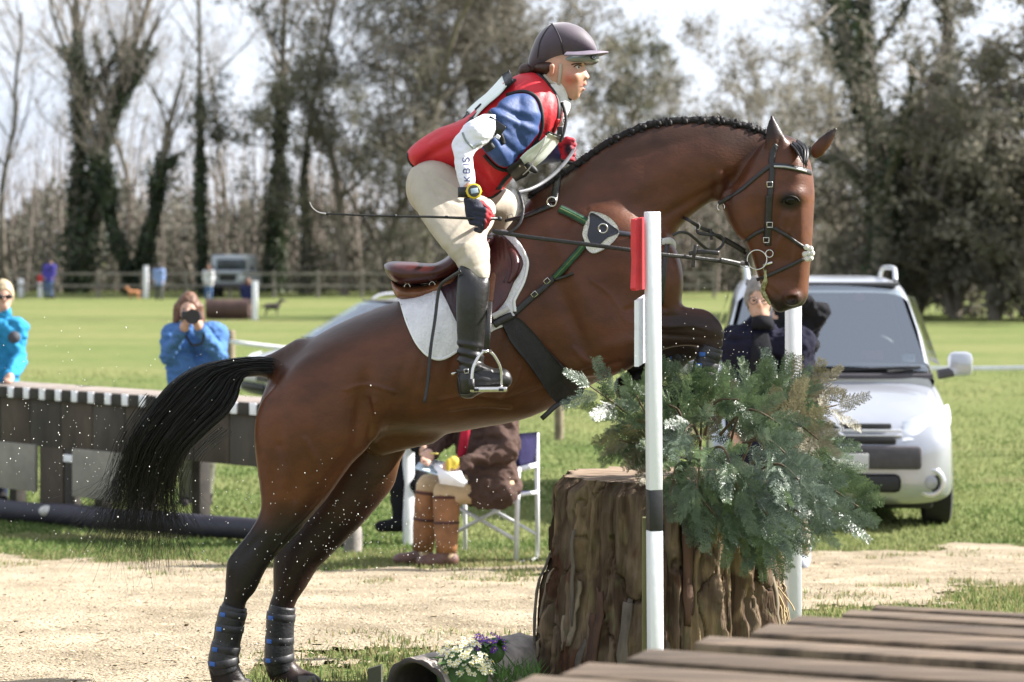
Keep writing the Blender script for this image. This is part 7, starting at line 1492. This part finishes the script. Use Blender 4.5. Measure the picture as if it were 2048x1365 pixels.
# far post and rail fence
def rail_fence():
    d = 112; t = thing('rail_fence', GP(700, d), 'grey post and rail fence along the far edge of the field', 'fence'); m = mat('fence_wood', (.20, .18, .15), .9, .25, 2, .3, 10); us = list(range(20, 1480, 88))
    for u in us: g = GP(u, d); mb = MB(); mb.box(g + Vector((0, 0, .60)), (.13, .13, 1.3), None, .015); mb.build('post', m, t, smooth=False)
    for a, b in zip(us[:-1], us[1:]):
        for h in (.55, 1.10): ga, gb = GP(a, d), GP(b, d); mb = MB(); mb.box((ga + gb) / 2 + Vector((0, -.08, h)), (gb.x - ga.x - .01, .05, .11), None, .01); mb.build('rail', m, t, smooth=False)
rail_fence()
def far_person(label, u, v0, v1, d, top, legs, hair='dark', face=(0, -1, 0), lean=0, vox=.03):
    s = (v1 - v0); h = lambda t: v0 + s * t; w = s * .1
    figure(label, dict(head=(u + lean, h(.075)), shl=(u - w + lean, h(.20)), shr=(u + w + lean, h(.20)), ell=(u - w * 1.35 + lean * .5, h(.36)), elr=(u + w * 1.35 + lean * .5, h(.36)), hal=(u - w * 1.1, h(.46), -.1), har=(u + w * 1.1, h(.46), -.1), hipl=(u - w * .5, h(.52)), hipr=(u + w * .5, h(.52)), knl=(u - w * .6, h(.74)), knr=(u + w * .6, h(.74)), fol=(u - w * .6, h(.97)), **{'for': (u + w * .7, h(.97))}), d, top, legs, M_DKS, hair, face, vox, 'people far across the field', headr=(.085, .1, .12))
far_person('far person in a purple-blue top and jeans at the left by the fence', 97, 518, 597, 109, cloth('violet', (.07, .06, .30)), cloth('jeans', (.08, .13, .26)), 'dark', (.8, .3, 0), 2)
far_person('far person in a pale blue shirt beside the white flag post', 318, 528, 602, 106, cloth('pale_blue', (.22, .30, .52)), cloth('grey_trouser', (.09, .09, .09)), 'dark', (0, 1, 0))
far_person('far fair-haired person in white and jeans left of the off-roader', 417, 532, 602, 106, cloth('white_top', (.5, .5, .52)), cloth('jeans'), 'brown', (0, 1, 0))
far_person('child in a navy top standing at the end of the log jump', 496, 560, 641, 76, cloth('navy_top', (.025, .03, .08)), cloth('pink_grey', (.34, .22, .19)), 'brown', (0, 1, 0))
# boxy off-roader far away
def offroader():
    g = GP(466, 114); t = thing('off_roader', g, 'pale boxy off-road vehicle parked behind the rail fence', 'car'); m = mat('pale_car', (.34, .37, .40), .35, .05, 2, 0, coat=.5)
    def part(nm, c, sz, mm, bev=.06): mb = MB(); mb.box(g + Vector(c), sz, Matrix.Rotation(R(-8), 3, 'Z'), bev); return auto_smooth(mb.build(nm, mm, t))
    part('body', (0, 0, .85), (1.75, 4.2, .62), m); part('bonnet', (0, -1.75, 1.16), (1.45, 1.1, .12), m); part('cabin', (0, .7, 1.55), (1.6, 2.6, .85), m, .1); part('windscreen', (0, -.63, 1.52), (1.42, .03, .50), M_GLASS, .01); part('bumper', (0, -2.15, .58), (1.8, .15, .2), M_PLAS); part('grille', (0, -2.12, .92), (.8, .06, .3), M_GRILLE)
    for s in (-1, 1):
        part('headlight', (s * .62, -2.12, .95), (.2, .06, .2), M_LAMP, .03)
        for y in (-1.3, 1.3): mb = MB(); c = g + Vector((s * .75, y, .38)); mb.tube([c - Vector((.12, 0, 0)), c + Vector((.12, 0, 0))], .38, 20); auto_smooth(mb.build('wheel', M_TYRE, t))
        mb = MB(); mb.box(g + Vector((s * .95, -.6, 1.35)), (.18, .08, .25), None, .02); mb.build('wing_mirror', M_PLAS, t)
offroader()
def far_bits():
    a = P(408, 632, 75); g = GP(455, 75); t = thing('log_jump', g, 'brown round log jump far out in the grass', 'log'); mb = MB(); x0, x1 = GP(412, 75), GP(498, 75); mb.tube([x0 + Vector((0, 0, .32)), x1 + Vector((0, 0, .32))], .30, 20); auto_smooth(mb.build('log', mat('far_log', (.085, .048, .04), .8, .25, 3, .3, 10), t)); mb = MB(); mb.box((x0 + x1) / 2 + Vector((0, .05, .06)), (1.1, .4, .22), None, .03); mb.build('cradle', mat('deck_bearer'), t)
    for (u, v0, v1, d, w, lb) in ((510, 563, 644, 74, .16, 'white post at the right end of the far log jump'), (292, 532, 596, 111, .2, 'white flag post far left of the photographer'), (415, 552, 600, 110, .2, 'short white post behind the hair of the photographer'), (42, 558, 594, 113, .22, 'short white marker at the far left below the trees')):
        p = GP(u, d); top = P(u, v0, d).z; t = thing('far_marker', p, lb, 'post', 'white marker posts far out in the field'); mb = MB(); mb.box(Vector((p.x, d, (p.z + top) / 2)), (w, w, top - p.z), None, .02); auto_smooth(mb.build('shaft', M_WPAINT, t))
    p = GP(80, 113); t = thing('red_marker', p, 'red-topped marker next to the far purple-clad person', 'post'); mb = MB(); mb.box(p + Vector((0, 0, .35)), (.18, .18, .7), None, .02); mb.build('shaft', M_WPAINT, t); mb = MB(); mb.box(p + Vector((0, 0, .9)), (.19, .19, .4), None, .02); mb.build('red_top', M_REDP, t)
    def dog(u, d, sc, m, lb, fl=1):
        g = GP(u, d); t = thing('dog', g, lb, 'dog'); S = lambda x, y, z: g + Vector((x * fl * sc, y * sc, z * sc)); fd = Field(g - Vector((.9, .5, .1)) * sc, g + Vector((.9, .5, 1.1)) * sc, .022 * sc)
        fd.cone(S(-.28, 0, .50), .15 * sc, S(.22, 0, .50), .175 * sc, .05); fd.cone(S(.26, 0, .56), .11 * sc, S(.44, 0, .78), .08 * sc, .04); fd.ell(S(.50, 0, .82), (.11 * sc, .085 * sc, .085 * sc), .03); fd.cone(S(.54, 0, .80), .06 * sc, S(.70, 0, .75), .042 * sc, .02)
        for y in (-.06, .06): fd.cone(S(.46, y, .88), .03 * sc, S(.42, y * 1.5, .96), .016 * sc, .015)
        for (x, y) in ((.24, -.1), (.22, .1)): fd.cone(S(x, y, .45), .07 * sc, S(x, y, .22), .042 * sc, .02); fd.cone(S(x, y, .22), .04 * sc, S(x + .02, y, .03), .035 * sc, .01)
        for (x, y) in ((-.30, -.1), (-.33, .1)): fd.cone(S(x, y, .46), .095 * sc, S(x + .05, y, .30), .06 * sc, .02); fd.cone(S(x + .05, y, .30), .045 * sc, S(x - .06, y, .17), .036 * sc, .01); fd.cone(S(x - .06, y, .17), .034 * sc, S(x - .04, y, .03), .036 * sc, .01)
        fd.chain([S(-.40, 0, .54), S(-.56, 0, .46), S(-.66, 0, .52)], [.045 * sc, .035 * sc, .02 * sc], .02); v, f = fd.mesh(1); mesh_obj('body', v, f, m, t)
        for y in (-.05, .05): MB().ball(S(.57, y, .845), .014 * sc, 6, 5).build('eye', M_EYE, t)
    dog(545, 79, .62, mat('dog_grey', (.075, .062, .055), .9, .4, 6, .5, 30), 'small dark grey dog in the grass right of the log jump', 1); dog(267, 108, .62, mat('dog_tan', (.42, .19, .09), .9, .4, 6, .5, 30), 'small orange-tan dog in the grass left of the white flag post', -1)
far_bits()
# spray of water and mud thrown up by the horse
def drops():
    r = np.random.default_rng(15); C = []
    for (u, v, su, sv, n, dd) in ((120, 900, 110, 110, 330, 9.0), (300, 1000, 120, 90, 160, 8.9), (640, 1100, 110, 110, 330, 8.7), (760, 1060, 120, 60, 330, 8.9), (900, 1040, 90, 70, 160, 9.1), (1440, 690, 40, 45, 90, 8.75), (1400, 740, 60, 40, 60, 8.7), (480, 1230, 60, 80, 90, 8.6), (380, 800, 90, 90, 50, 8.7), (580, 1280, 50, 60, 90, 8.9)):
        for k in range(n): C.append((u + r.normal(0, su), v + r.normal(0, sv), dd + r.normal(0, .22)))
    mb = MB()
    for u, v, d in C:
        if v > 1330 or v < 560 or r.random() < .35: continue
        s = .0008 + abs(r.normal(0, .0008)); mb.ball(P(u, v, d), (s, s, s * r.uniform(1, 1.5)), 5, 3)
    tag(mb.build('mud_spray', mat('spray', (.72, .70, .64), .25, .1, bump=0, spec=.8)), 'fine bright drops of water and mud flying around the legs and tail', 'spray', kind='stuff')
drops()
